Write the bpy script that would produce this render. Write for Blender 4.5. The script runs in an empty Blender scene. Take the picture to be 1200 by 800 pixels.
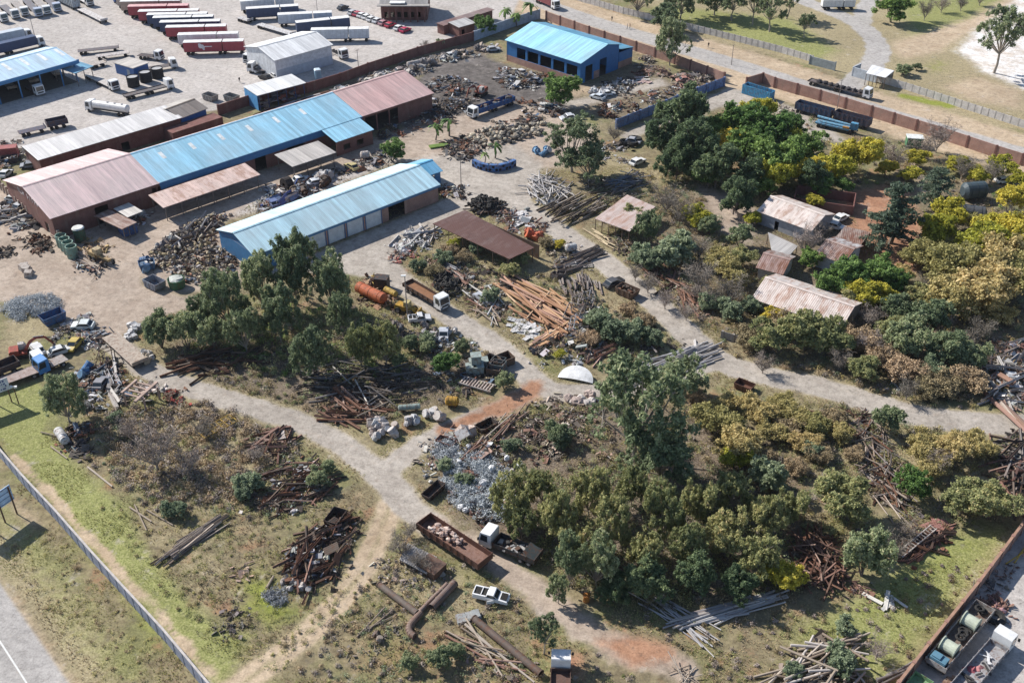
import bpy, math, random
import numpy as np
from mathutils import Vector, Matrix
R = random.Random(7)
NR = np.random.default_rng(7)
SC = bpy.context.scene
COL = SC.collection
# ------------------------------------------------------------------ camera (a drone about 109 m up)
FP = 1250.0; PITCH = math.atan(850 / 1250.0); CAMH = 109.0
CP, SP = math.cos(PITCH), math.sin(PITCH)
def g(x, y, z=0.0):
    """point of the photograph -> point of the place at height z"""
    u = x - 600; v = y - 400
    dz = -FP * SP - v * CP
    t = (z - CAMH) / dz
    return Vector((u * t, (FP * CP - v * SP) * t, z))
def depth(p): return p[1] * CP + (CAMH - p[2]) * SP
def scale_at(x, y, z=0.0): return FP / depth(g(x, y, z))
def proj(p):
    zc = depth(p); yc = -p[1] * SP + (CAMH - p[2]) * CP
    return 600 + FP * p[0] / zc, 400 + FP * yc / zc
def yaw(a, b):
    a = g(*a); b = g(*b); return math.atan2(b.y - a.y, b.x - a.x)
def gdist(a, b): return (g(*a) - g(*b)).length
def lin(c):
    if isinstance(c, str):
        c = [int(c[i:i + 2], 16) / 255 for i in (0, 2, 4)]
    else:
        return tuple(c)[:3]
    return tuple(x / 12.92 if x < .04045 else ((x + .055) / 1.055) ** 2.4 for x in c)
# ------------------------------------------------------------------ materials
def newmat(name):
    m = bpy.data.materials.new(name); m.use_nodes = True
    nt = m.node_tree; nt.nodes.clear()
    return m, nt
def N(nt, t, **kw):
    n = nt.nodes.new(t)
    for k, v in kw.items():
        if k.startswith('i_'): n.inputs[int(k[2:])].default_value = v
        else: setattr(n, k, v)
    return n
def LK(nt, a, b): nt.links.new(a, b)
def mix(nt, fac, a, b, mode='MIX'):
    n = nt.nodes.new('ShaderNodeMix'); n.data_type = 'RGBA'; n.blend_type = mode
    for s, v in ((0, fac), (6, a), (7, b)):
        if hasattr(v, 'is_output'): LK(nt, v, n.inputs[s])
        elif s == 0: n.inputs[0].default_value = v
        else: n.inputs[s].default_value = (*lin(v), 1)
    return n.outputs[2]
def noise(nt, scale, detail=3, rough=.55, coord='Object', stretch=None, rot=0):
    tc = nt.nodes.new('ShaderNodeTexCoord'); mp = nt.nodes.new('ShaderNodeMapping')
    LK(nt, tc.outputs[coord], mp.inputs[0])
    if stretch: mp.inputs['Scale'].default_value = stretch
    mp.inputs['Rotation'].default_value = (0, 0, rot)
    n = N(nt, 'ShaderNodeTexNoise'); n.inputs['Scale'].default_value = scale
    n.inputs['Detail'].default_value = detail; n.inputs['Roughness'].default_value = rough
    LK(nt, mp.outputs[0], n.inputs['Vector'])
    return n.outputs['Fac']
def ramp(nt, fac, stops):
    r = nt.nodes.new('ShaderNodeValToRGB')
    el = r.color_ramp.elements
    while len(el) > 1: el.remove(el[-1])
    for i, (p, c) in enumerate(stops):
        e = el[0] if i == 0 else el.new(p)
        e.position = p; e.color = (*lin(c), 1) if not isinstance(c, (int, float)) else (c, c, c, 1)
    LK(nt, fac, r.inputs[0]); return r.outputs[0]
def finish(nt, col, rough=.7, metal=0., bump=None, bstr=.3, bdist=.05, spec=.3):
    b = N(nt, 'ShaderNodeBsdfPrincipled'); o = N(nt, 'ShaderNodeOutputMaterial')
    if hasattr(col, 'is_output'): LK(nt, col, b.inputs['Base Color'])
    else: b.inputs['Base Color'].default_value = (*lin(col), 1)
    if hasattr(rough, 'is_output'): LK(nt, rough, b.inputs['Roughness'])
    else: b.inputs['Roughness'].default_value = rough
    b.inputs['Metallic'].default_value = metal
    b.inputs['Specular IOR Level'].default_value = spec
    if bump is not None:
        bp = N(nt, 'ShaderNodeBump'); bp.inputs['Strength'].default_value = bstr; bp.inputs['Distance'].default_value = bdist
        LK(nt, bump, bp.inputs['Height']); LK(nt, bp.outputs[0], b.inputs['Normal'])
    LK(nt, b.outputs[0], o.inputs[0])
    return b
def src_color(nt, kind):
    if kind == 'obj': return N(nt, 'ShaderNodeObjectInfo').outputs['Color']
    return N(nt, 'ShaderNodeAttribute', attribute_name='Col').outputs['Color']
M = {}
def mk_paint(name, kind, rough, dirt, rust, spec=.35):
    m, nt = newmat(name)
    c = src_color(nt, kind)
    n1 = noise(nt, .9, 5, .65); n2 = noise(nt, 6, 4, .7)
    c = mix(nt, 1., c, ramp(nt, n1, [(.25, 1 - dirt), (.7, 1.06)]), 'MULTIPLY')
    c = mix(nt, ramp(nt, n2, [(.5, 0), (.72, dirt * .8)]), c, (.22, .17, .12))
    if rust: c = mix(nt, ramp(nt, noise(nt, 1.7, 5, .7), [(.56 - rust * .2, 0), (.66, .85)]), c, (.12, .05, .025))
    finish(nt, c, rough, 0, n2, .15, .03, spec); M[name] = m
mk_paint('paint', 'obj', .45, .25, 0)          # vehicle paint, per-object colour
mk_paint('worn', 'obj', .7, .45, .45)          # worn painted steel
mk_paint('dull', 'obj', .85, .4, 0, .2)        # plaster, timber, concrete, fabric
mk_paint('coldull', 'col', .8, .35, 0, .25)    # many-coloured scrap
mk_paint('colpaint', 'col', .5, .25, 0)
m, nt = newmat('glass_dark'); finish(nt, (.02, .028, .035), .08, 0, spec=.6); M['glass'] = m
m, nt = newmat('tyre_rubber'); finish(nt, mix(nt, noise(nt, 3), (.012, .012, .013), (.05, .047, .043)), .85); M['tyre'] = m
m, nt = newmat('dark_interior'); finish(nt, (.02, .018, .017), .9); M['dark'] = m
# sheet-metal roof: sheet joints along the slope, weathering streaks, fine corrugation bump. Local x = along the ridge
def mk_roof(name, fade, rustc=None, rustamt=0.):
    m, nt = newmat(name)
    c = src_color(nt, 'obj')
    tc = N(nt, 'ShaderNodeTexCoord'); sp = N(nt, 'ShaderNodeSeparateXYZ'); LK(nt, tc.outputs['Object'], sp.inputs[0])
    fl = N(nt, 'ShaderNodeMath', operation='SNAP', i_1=.76); LK(nt, sp.outputs[0], fl.inputs[0])
    wn = N(nt, 'ShaderNodeTexWhiteNoise', noise_dimensions='1D'); LK(nt, fl.outputs[0], wn.inputs['W'])
    c = mix(nt, 1., c, ramp(nt, wn.outputs['Value'], [(0, 1 - fade), (1, 1 + fade * .5)]), 'MULTIPLY')
    big = noise(nt, .12, 4, .6)
    c = mix(nt, ramp(nt, big, [(.35, 0), (.75, fade * 1.6)]), c, (.42, .40, .38))
    st = noise(nt, 1., 4, .7, stretch=(2.2, .16, .3))
    c = mix(nt, 1., c, ramp(nt, st, [(.3, 1 - fade * 1.2), (.62, 1.05)]), 'MULTIPLY')
    if rustc:
        rs = noise(nt, 1., 6, .75, stretch=(.9, .22, .4))
        c = mix(nt, ramp(nt, rs, [(.62 - rustamt * .45, 0), (.70 - rustamt * .2, .92)]), c, rustc)
        r2 = noise(nt, .5, 5, .7)
        c = mix(nt, ramp(nt, r2, [(.55, 0), (.7, .6)]), c, (rustc[0] * .55, rustc[1] * .5, rustc[2] * .5))
    wv = N(nt, 'ShaderNodeMath', operation='SINE'); ml = N(nt, 'ShaderNodeMath', operation='MULTIPLY', i_1=16.5)
    LK(nt, sp.outputs[0], ml.inputs[0]); LK(nt, ml.outputs[0], wv.inputs[0])
    finish(nt, c, .5, 0, wv.outputs[0], .35, .05, .35); M[name] = m
mk_roof('roof', .19)
mk_roof('roof_old', .25)
mk_roof('roof_rust', .25, (.16, .065, .035), .55)
mk_roof('roof_rusty', .2, (.10, .045, .032), .95)
def mk_brick(name, a, b, mortar, sc=1.):
    m, nt = newmat(name)
    tc = N(nt, 'ShaderNodeTexCoord'); sp = N(nt, 'ShaderNodeSeparateXYZ'); LK(nt, tc.outputs['Object'], sp.inputs[0])
    ad = N(nt, 'ShaderNodeMath', operation='ADD'); LK(nt, sp.outputs[0], ad.inputs[0]); LK(nt, sp.outputs[1], ad.inputs[1])
    cb = N(nt, 'ShaderNodeCombineXYZ'); LK(nt, ad.outputs[0], cb.inputs[0]); LK(nt, sp.outputs[2], cb.inputs[1])
    br = N(nt, 'ShaderNodeTexBrick'); LK(nt, cb.outputs[0], br.inputs['Vector'])
    br.inputs['Scale'].default_value = 3.6 * sc
    br.inputs['Color1'].default_value = (*lin(a), 1); br.inputs['Color2'].default_value = (*lin(b), 1); br.inputs['Mortar'].default_value = (*lin(mortar), 1)
    c = mix(nt, 1., br.outputs['Color'], ramp(nt, noise(nt, .5, 5, .65), [(.25, .62), (.75, 1.15)]), 'MULTIPLY')
    c = mix(nt, ramp(nt, noise(nt, 1., 3, .6, stretch=(.6, .6, .12)), [(.55, 0), (.8, .35)]), c, (.3, .24, .19))
    finish(nt, c, .85, 0, br.outputs['Fac'], .2, .02); M[name] = m
mk_brick('brick', (.33, .175, .135), (.40, .225, .175), (.36, .30, .26))
mk_brick('brick_dark', (.17, .07, .06), (.21, .09, .075), (.2, .15, .13))
mk_brick('block', (.36, .32, .29), (.42, .38, .34), (.27, .25, .23), .5)
m, nt = newmat('road_paint'); finish(nt, mix(nt, noise(nt, 2, 5, .7), (.45, .45, .43), (.75, .75, .72)), .7); M['road_paint'] = m
# foliage: leaf colour varies leaf by leaf (attribute) and tree by tree (object random)
LEAFK = {'twig': 1.5, 'wire': 1.1, 'leaf_gum': 2.8, 'leaf_olive': 2.8, 'leaf_dark': 2.7, 'leaf_green': 2.0, 'leaf_yellow': 1.9, 'leaf_gold': 2.3, 'leaf_tan': 2.0, 'leaf_sage': 1.9, 'leaf_cedar': 1.8}
def mk_leaf(name, stops, trans=.36):
    m, nt = newmat(name)
    a = N(nt, 'ShaderNodeAttribute', attribute_name='rnd')
    c = ramp(nt, a.outputs['Fac'], [(p, tuple(min(.8, x * LEAFK.get(name, 1.9)) for x in q)) for p, q in stops])
    oi = N(nt, 'ShaderNodeObjectInfo')
    hs = N(nt, 'ShaderNodeHueSaturation')
    mr = N(nt, 'ShaderNodeMapRange'); LK(nt, oi.outputs['Random'], mr.inputs[0]); mr.inputs[3].default_value = .486; mr.inputs[4].default_value = .523
    mv = N(nt, 'ShaderNodeMapRange'); LK(nt, oi.outputs['Random'], mv.inputs[0]); mv.inputs[3].default_value = 1.35; mv.inputs[4].default_value = .8
    LK(nt, mr.outputs[0], hs.inputs['Hue']); LK(nt, mv.outputs[0], hs.inputs['Value']); LK(nt, c, hs.inputs['Color'])
    d = N(nt, 'ShaderNodeBsdfPrincipled'); d.inputs['Roughness'].default_value = .6; d.inputs['Specular IOR Level'].default_value = .25
    t = N(nt, 'ShaderNodeBsdfTranslucent'); mx = N(nt, 'ShaderNodeMixShader', i_0=trans); o = N(nt, 'ShaderNodeOutputMaterial')
    LK(nt, hs.outputs[0], d.inputs['Base Color']); LK(nt, hs.outputs[0], t.inputs[0])
    LK(nt, d.outputs[0], mx.inputs[1]); LK(nt, t.outputs[0], mx.inputs[2]); LK(nt, mx.outputs[0], o.inputs[0])
    M[name] = m
mk_leaf('leaf_gum', [(0, (.040, .052, .028)), (.5, (.075, .092, .047)), (.85, (.115, .128, .068)), (1, (.165, .16, .095))])
mk_leaf('leaf_olive', [(0, (.055, .06, .028)), (.5, (.11, .115, .048)), (.85, (.155, .145, .065)), (1, (.20, .165, .085))])
mk_leaf('leaf_dark', [(0, (.024, .036, .018)), (.6, (.048, .066, .032)), (1, (.09, .11, .05))])
mk_leaf('leaf_green', [(0, (.035, .06, .018)), (.5, (.075, .12, .03)), (1, (.13, .18, .05))])
mk_leaf('leaf_yellow', [(0, (.10, .10, .018)), (.5, (.25, .22, .03)), (1, (.38, .32, .05))])
mk_leaf('leaf_gold', [(0, (.08, .072, .03)), (.5, (.18, .15, .06)), (1, (.27, .22, .105))])
mk_leaf('leaf_tan', [(0, (.08, .06, .035)), (.5, (.16, .12, .07)), (1, (.26, .20, .12))], .15)
mk_leaf('leaf_sage', [(0, (.065, .085, .05)), (.5, (.125, .15, .088)), (1, (.20, .225, .14))])
mk_leaf('leaf_cedar', [(0, (.028, .042, .028)), (.6, (.06, .084, .055)), (1, (.11, .135, .09))])
mk_leaf('twig', [(0, (.07, .055, .045)), (.6, (.15, .125, .105)), (1, (.24, .205, .175))], 0.)
m, nt = newmat('bark'); finish(nt, mix(nt, noise(nt, 3, 5), (.08, .06, .045), (.26, .22, .18)), .9); M['bark'] = m
m, nt = newmat('bark_pale'); finish(nt, mix(nt, noise(nt, 2, 5), (.16, .13, .10), (.46, .41, .36)), .85); M['bark_pale'] = m
# ------------------------------------------------------------------ mesh builder
def rotz(v, a):
    c, s = math.cos(a), math.sin(a); return (v[0] * c - v[1] * s, v[0] * s + v[1] * c, v[2])
class MB:
    def __init__(s): s.v = []; s.f = []; s.c = []
    def add(s, vs, fs, col=None):
        o = len(s.v); s.v.extend(tuple(v) for v in vs)
        for f in fs: s.f.append(tuple(i + o for i in f)); s.c.append(col)
        return s
    def box(s, c, d, rz=0., col=None, mat=None, taper=1.):
        x, y, z = d[0] / 2, d[1] / 2, d[2] / 2
        vs = [(-x, -y, -z), (x, -y, -z), (x, y, -z), (-x, y, -z), (-x * taper, -y * taper, z), (x * taper, -y * taper, z), (x * taper, y * taper, z), (-x * taper, y * taper, z)]
        if mat is not None: vs = [tuple(mat @ Vector(v)) for v in vs]
        elif rz: vs = [rotz(v, rz) for v in vs]
        vs = [(v[0] + c[0], v[1] + c[1], v[2] + c[2]) for v in vs]
        return s.add(vs, [(3, 2, 1, 0), (4, 5, 6, 7), (0, 1, 5, 4), (1, 2, 6, 5), (2, 3, 7, 6), (3, 0, 4, 7)], col)
    def bb(s, x0, x1, y0, y1, z0, z1, col=None):
        return s.box(((x0 + x1) / 2, (y0 + y1) / 2, (z0 + z1) / 2), (x1 - x0, y1 - y0, z1 - z0), 0, col)
    def tube(s, p0, p1, r0, r1=None, n=8, caps=True, col=None, hollow=0.):
        p0 = Vector(p0); p1 = Vector(p1); r1 = r0 if r1 is None else r1
        d = (p1 - p0); q = d.to_track_quat('Z', 'Y') if d.length > 1e-6 else Matrix.Identity(3).to_quaternion()
        vs = []
        for p, r in ((p0, r0), (p1, r1)):
            for i in range(n):
                a = 2 * math.pi * i / n; vs.append(p + q @ Vector((r * math.cos(a), r * math.sin(a), 0)))
        fs = [(i, (i + 1) % n, n + (i + 1) % n, n + i) for i in range(n)]
        if hollow:
            for p, r in ((p0, r0), (p1, r1)):
                for i in range(n):
                    a = 2 * math.pi * i / n; vs.append(p + q @ Vector((r * hollow * math.cos(a), r * hollow * math.sin(a), 0)))
            for i in range(n):
                j = (i + 1) % n
                fs += [(2 * n + j, 2 * n + i, 3 * n + i, 3 * n + j), (i, 2 * n + i, 2 * n + j, j), (n + j, 3 * n + j, 3 * n + i, n + i)]
        elif caps: fs += [tuple(range(n - 1, -1, -1)), tuple(range(n, 2 * n))]
        return s.add(vs, fs, col)
    def path(s, pts, r, n=6, col=None):
        for a, b in zip(pts[:-1], pts[1:]): s.tube(a, b, r, r, n, True, col)
        return s
    def prism(s, prof, y0, y1, col=None):
        """profile in x,z extruded along y"""
        n = len(prof)
        vs = [(p[0], y0, p[1]) for p in prof] + [(p[0], y1, p[1]) for p in prof]
        fs = [tuple(range(n)), tuple(range(2 * n - 1, n - 1, -1))] + [(i, n + i, n + (i + 1) % n, (i + 1) % n) for i in range(n)]
        return s.add(vs, fs, col)
    def prismx(s, prof, x0, x1, col=None):
        """profile in y,z extruded along x"""
        n = len(prof)
        vs = [(x0, p[0], p[1]) for p in prof] + [(x1, p[0], p[1]) for p in prof]
        fs = [tuple(range(n - 1, -1, -1)), tuple(range(n, 2 * n))] + [(i, (i + 1) % n, n + (i + 1) % n, n + i) for i in range(n)]
        return s.add(vs, fs, col)
    def blob(s, c, r, jit=.2, col=None, seg=(8, 5), rnd=R):
        vs = []; nu, nv = seg
        vs.append((c[0], c[1], c[2] + r[2]))
        for j in range(1, nv):
            t = math.pi * j / nv
            for i in range(nu):
                a = 2 * math.pi * i / nu; k = 1 + rnd.uniform(-jit, jit)
                vs.append((c[0] + r[0] * k * math.sin(t) * math.cos(a), c[1] + r[1] * k * math.sin(t) * math.sin(a), c[2] + r[2] * k * math.cos(t)))
        vs.append((c[0], c[1], c[2] - r[2]))
        fs = [(0, 1 + i, 1 + (i + 1) % nu) for i in range(nu)]
        for j in range(nv - 2):
            o = 1 + j * nu; fs += [(o + i, o + nu + i, o + nu + (i + 1) % nu, o + (i + 1) % nu) for i in range(nu)]
        o = 1 + (nv - 2) * nu; fs += [(len(vs) - 1, o + (i + 1) % nu, o + i) for i in range(nu)]
        return s.add(vs, fs, col)
    def torus(s, c, R0, r, n=12, k=6, col=None, flat=1., mat=None):
        vs = []
        for i in range(n):
            a = 2 * math.pi * i / n
            for j in range(k):
                b = 2 * math.pi * j / k
                v = Vector(((R0 + r * math.cos(b)) * math.cos(a), (R0 + r * math.cos(b)) * math.sin(a), r * flat * math.sin(b)))
                if mat is not None: v = mat @ v
                vs.append((v[0] + c[0], v[1] + c[1], v[2] + c[2]))
        fs = [(i * k + j, ((i + 1) % n) * k + j, ((i + 1) % n) * k + (j + 1) % k, i * k + (j + 1) % k) for i in range(n) for j in range(k)]
        return s.add(vs, fs, col)
    def mesh(s, name, mat):
        me = bpy.data.meshes.new(name)
        me.from_pydata(s.v, [], s.f); me.materials.append(M[mat] if isinstance(mat, str) else mat)
        if any(c is not None for c in s.c):
            at = me.attributes.new('Col', 'FLOAT_COLOR', 'FACE')
            a = np.ones((len(s.f), 4), np.float32)
            for i, c in enumerate(s.c):
                if c is not None: a[i, :3] = c
            at.data.foreach_set('color', a.ravel())
        me.update(); return me
def ob(name, me, parent=None, color=None, loc=None, rz=None):
    o = bpy.data.objects.new(name, me); COL.objects.link(o)
    if parent is not None: o.parent = parent
    if color is not None: o.color = (*lin(color), 1)
    if loc is not None: o.location = loc
    if rz is not None: o.rotation_euler = (0, 0, rz)
    return o
def part(name, mb, mat, parent, color=None, label=None):
    o = ob(name, mb.mesh(name, mat), parent, color)
    if label: o['label'] = label
    return o
TAGGED = []
def tag(o, label, cat, group=None):
    o['label'] = label; o['category'] = cat; o['kind'] = 'thing'
    if group: o['group'] = group
    TAGGED.append(o); return o
def thing(name, label, cat, loc, rz=0., group=None):
    return tag(ob(name, None, None, None, loc, rz), label, cat, group)
def single(name, mb, mat, label, cat, loc=(0, 0, 0), rz=0., group=None, color=None):
    return tag(ob(name, mb.mesh(name, mat), None, color, loc, rz), label, cat, group)
def structure(o): o['kind'] = 'structure'; return o
def kids(o): return [c for c in ALLKIDS.get(o.name, [])]
def dup(root, loc, rz, label=None, group=None, scale=None, colors=None):
    """a copy of a thing with copies of its parts and sub-parts"""
    r = root.copy(); COL.objects.link(r); r.location = loc; r.rotation_euler = (0, 0, rz)
    if scale: r.scale = scale
    if label: r['label'] = label
    if group: r['group'] = group
    for ch in root.children:
        c = ch.copy(); COL.objects.link(c); c.parent = r
        base = ch.name.split('.')[0]
        if colors and base in colors: c.color = (*lin(colors[base]), 1)
        for gch in ch.children:
            d = gch.copy(); COL.objects.link(d); d.parent = c
    TAGGED.append(r); return r
ORD = ['', 'second', 'third', 'fourth', 'fifth', 'sixth', 'seventh', 'eighth', 'ninth', 'tenth', 'eleventh', 'twelfth']
NUM = ['', 'one', 'two', 'three', 'four', 'five', 'six', 'seven', 'eight', 'nine', 'ten', 'eleven', 'twelve', 'thirteen', 'fourteen', 'fifteen', 'sixteen']
def settle_labels():
    """things that would share a label are told apart by their order in the view (short rows); big heaps share label and group"""
    by = {}
    for o in TAGGED: by.setdefault(o['label'], []).append(o)
    for lab, os_ in by.items():
        n = len(os_)
        if n == 1: continue
        if n <= 12:
            os_.sort(key=lambda o: proj(o.matrix_basis.translation)[0])
            for i, o in enumerate(os_):
                if n == 2: s = 'left one' if i == 0 else 'right one'
                elif i == 0: s = 'leftmost'
                elif i == n - 1: s = 'rightmost'
                else: s = '%s from left' % ORD[i]
                o['label'] = lab + ', ' + s
        for o in os_:
            if not o.get('group'): o['group'] = lab.split(' beside')[0].split(' in ')[0].split(' on ')[0] + ' alike'
# ------------------------------------------------------------------ ground: one grid, zones painted as soil types, roads split off as objects of their own
def gp(pts): return np.array([[g(x, y).x, g(x, y).y] for x, y in pts])
GX = np.arange(-215, 226, .8); GY = np.arange(62, 412, .8)
XX, YY = np.meshgrid(GX, GY); PTS = np.stack([XX.ravel(), YY.ravel()], 1)
def seg_dist(P, poly, closed):
    d = np.full(len(P), 1e9)
    n = len(poly)
    for i in range(n if closed else n - 1):
        a = poly[i]; b = poly[(i + 1) % n]; ab = b - a
        t = np.clip(((P - a) @ ab) / max(ab @ ab, 1e-9), 0, 1)
        d = np.minimum(d, np.hypot(*(P - a - t[:, None] * ab).T))
    return d
def inside(P, poly):
    r = np.zeros(len(P), bool); n = len(poly)
    for i in range(n):
        (x0, y0), (x1, y1) = poly[i], poly[(i + 1) % n]
        if y0 == y1: continue
        r ^= ((y0 > P[:, 1]) != (y1 > P[:, 1])) & (P[:, 0] < (x1 - x0) * (P[:, 1] - y0) / (y1 - y0) + x0)
    return r
def smooth(poly, it=2):
    poly = np.array(poly, float)
    for _ in range(it):
        q = [poly[0]]
        for a, b in zip(poly[:-1], poly[1:]): q += [a * .75 + b * .25, a * .25 + b * .75]
        q.append(poly[-1]); poly = np.array(q)
    return poly
CH = ['lawn', 'lime', 'dry', 'red', 'gravel', 'concrete', 'dark', 'tar', 'sand', 'white', 'dust', 'litter']
W = {c: np.zeros(len(PTS), np.float32) for c in CH}
def sd_poly(P, px):
    p = gp(px); d = seg_dist(P, p, True); return np.where(inside(P, p), d, -d)
WOB = (np.sin(PTS[:, 0] * .9 + 2 * np.sin(PTS[:, 1] * .37)) + np.sin(PTS[:, 1] * 1.1 + 2 * np.sin(PTS[:, 0] * .41)) + .8 * np.sin(PTS[:, 0] * 2.3 + PTS[:, 1] * 1.7)) * .22
def sd_line(P, px, half, wob=1.):
    return half - seg_dist(P, smooth(gp(px)), False) + wob * WOB
def paint(ch, sd, blur=1.5, amt=1.):
    w = np.clip(sd / (2 * blur) + .5, 0, 1) * amt
    W[ch] = np.maximum(W[ch], w.astype(np.float32)); return w
def poly(ch, px, blur=2., amt=1.): return paint(ch, sd_poly(PTS, px), blur, amt)
def line(ch, px, half, blur=1., amt=1.): return paint(ch, sd_line(PTS, px, half), blur, amt)
# --- routes (photo coordinates on the ground)
MAIN_RD = [(480, -58), (600, -12), (640, 6), (700, 27), (800, 57), (900, 87), (1000, 122), (1100, 152), (1200, 181), (1300, 212)]
SIDE_RD = [(985, 110), (1005, 92), (1030, 68), (1028, 48), (1005, 26), (960, 8), (900, -15)]
SIDE_RD2 = [(1010, 30), (1012, 10), (1030, -12)]
R1 = [(585, 222), (610, 240), (640, 260), (700, 300), (760, 348), (800, 385), (825, 410), (850, 427), (900, 441), (960, 452), (1000, 465), (1060, 484), (1120, 494), (1220, 499)]
R2 = [(470, 330), (500, 352), (540, 378), (580, 403), (610, 430), (632, 452), (660, 462), (700, 460), (760, 450), (830, 425)]
R3 = [(628, 452), (600, 472), (560, 489), (520, 505), (485, 525), (455, 552)]
R4 = [(110, 392), (150, 412), (180, 440), (260, 466), (330, 487), (380, 506), (420, 535), (452, 560), (475, 590), (505, 615)]
R4b = [(505, 615), (560, 645), (620, 685), (660, 715), (700, 748), (750, 768), (800, 782)]
R5 = [(458, 590), (440, 640), (415, 685), (370, 735), (310, 780), (270, 812)]
TAR = [(-120, 560), (-60, 660), (-10, 728), (50, 815), (90, 880)]
lorry = [(-90, -70), (640, -70), (600, 20), (550, 45), (365, 101), (250, 130), (190, 135), (30, 180), (-90, 215)]
sdL = sd_poly(PTS, lorry); paint('concrete', sdL, 2)
poly('sand', [(150, -10), (300, -60), (420, -40), (400, 25), (310, 55), (285, 35), (215, 8)], 6, .75)
poly('sand', [(520, -40), (640, -40), (620, 20), (590, 5), (540, 35)], 4, .8)
poly('sand', [(0, 150), (60, 130), (130, 130), (100, 150), (20, 175), (0, 180)], 4, .6)
poly('dust', [(-60, 300), (50, 285), (110, 312), (150, 290), (190, 250), (290, 222), (330, 222), (250, 252), (180, 270), (160, 300), (170, 335), (255, 355), (165, 377), (140, 398), (60, 375), (-20, 348), (-60, 320)], 2.5)
poly('dust', [(-60, 215), (0, 212), (55, 262), (185, 222), (300, 200), (335, 212), (258, 262), (300, 300), (280, 335), (200, 345), (150, 320), (60, 320), (-60, 310)], 3)
poly('dust', [(300, 200), (420, 165), (470, 175), (330, 225)], 3, .9)
poly('concrete', [(60, 268), (180, 232), (300, 205), (305, 215), (190, 250), (90, 285)], 4, .6)
poly('gravel', [(0, 295), (40, 300), (60, 330), (0, 340), (-40, 320)], 3, .7)
poly('concrete', [(20, 300), (60, 305), (85, 325), (60, 335), (30, 320)], 2, .7)
poly('concrete', [(80, 290), (150, 270), (165, 262), (150, 290), (110, 300)], 4, .5)
poly('concrete', [(270, 228), (320, 200), (430, 168), (470, 190), (350, 240), (255, 262)], 3, .75)
poly('dark', [(296, 232), (330, 213), (350, 220), (320, 245), (300, 247)], 3, .6)
sdY = sd_poly(PTS, [(300, 320), (380, 292), (520, 233), (590, 205), (630, 195), (640, 225), (600, 245), (560, 242), (505, 268), (468, 295), (470, 310), (505, 345), (470, 345), (430, 325), (380, 320)]); paint('gravel', sdY, 2)
poly('concrete', [(380, 290), (520, 233), (560, 238), (470, 290), (440, 320)], 4, .45)
poly('dust', [(420, 165), (500, 140), (620, 120), (700, 150), (700, 190), (640, 200), (600, 170), (470, 190)], 4, .9)
poly('gravel', [(425, 195), (480, 160), (540, 145), (610, 148), (660, 160), (665, 180), (610, 215), (560, 240), (520, 220), (470, 190)], 3)
poly('sand', [(570, 160), (640, 150), (650, 180), (600, 205), (560, 190)], 5, .5)
poly('dark', [(470, 112), (505, 75), (560, 62), (605, 80), (610, 100), (590, 112), (600, 130), (560, 150), (520, 150), (500, 140), (500, 110)], 4, 1.)
poly('dark', [(560, 95), (650, 92), (690, 125), (640, 150), (560, 160)], 5, .75)
poly('dark', [(440, 140), (510, 112), (540, 150), (480, 160)], 4, .7)
poly('dark', [(0, 255), (40, 268), (60, 300), (20, 300), (0, 290)], 3, .5)
poly('dark', [(60, 300), (120, 320), (110, 345), (40, 340)], 4, .45)
poly('dark', [(150, 330), (200, 345), (160, 375), (120, 370)], 5, .4)
poly('dark', [(240, 250), (300, 228), (300, 245), (260, 262)], 3, .55)
poly('dark', [(600, 90), (640, 95), (640, 128), (600, 118)], 4, .7)
poly('litter', [(380, 102), (560, 45), (600, 60), (500, 90), (400, 118)], 3, .7)
poly('litter', [(590, 60), (760, 70), (850, 95), (820, 115), (720, 150), (650, 130), (600, 110)], 5, .6)
poly('sand', [(650, 100), (700, 95), (745, 90), (790, 95), (770, 105), (700, 112), (655, 122)], 4, .6)
poly('gravel', [(652, 118), (690, 112), (745, 98), (775, 88), (790, 100), (720, 118), (670, 130)], 2.5, .7)
# yard outside the blue sheet wall and along the brick wall
poly('gravel', [(722, 158), (790, 128), (855, 102), (900, 112), (940, 130), (975, 150), (1000, 170), (960, 165), (900, 130), (850, 125), (790, 145), (735, 165)], 2.5, .9)
poly('sand', [(845, 95), (880, 85), (900, 95), (895, 108), (870, 112), (845, 108)], 3, .8)
# main road verges, road
line('sand', MAIN_RD, 13, 4, .95)
poly('dry', [(690, -30), (1300, -40), (1300, 175), (1120, 140), (1040, 115), (1000, 95), (975, 84), (830, 48)], 4, .9)
poly('lawn', [(780, 5), (930, 20), (990, 60), (960, 75), (840, 42), (740, 10)], 7, .85)
poly('lawn', [(1040, -10), (1200, -30), (1200, 10), (1110, 60), (1060, 45)], 7, .8)
line('lime', [(760, 38), (850, 62), (955, 92)], 2.4, 2.5, .85)
line('lime', [(700, 16), (760, 38)], 1.6, 2.5, .5)
poly('lime', [(1065, 75), (1090, 62), (1130, 72), (1120, 90), (1080, 92)], 6, .5)
line('lime', [(1060, 113), (1110, 124)], 2.2, 2, .9)
poly('sand', [(1040, 48), (1130, 20), (1200, -20), (1250, -20), (1130, 50), (1110, 62), (1060, 72), (1040, 62)], 5, .8)
poly('white', [(1118, 60), (1140, 36), (1165, 18), (1200, -10), (1280, -20), (1280, 110), (1200, 105), (1150, 85), (1135, 70)], 5, .95)
poly('sand', [(1090, 100), (1140, 85), (1210, 105), (1210, 135), (1130, 120)], 5, .7)
sdM = sd_line(PTS, MAIN_RD, 4.6, .5); paint('tar', sdM, 1.2, .85)
sdS = np.maximum(sd_line(PTS, SIDE_RD, 4.), sd_line(PTS, SIDE_RD2, 3.5)); paint('tar', sdS, 1.2, .8)
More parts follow.
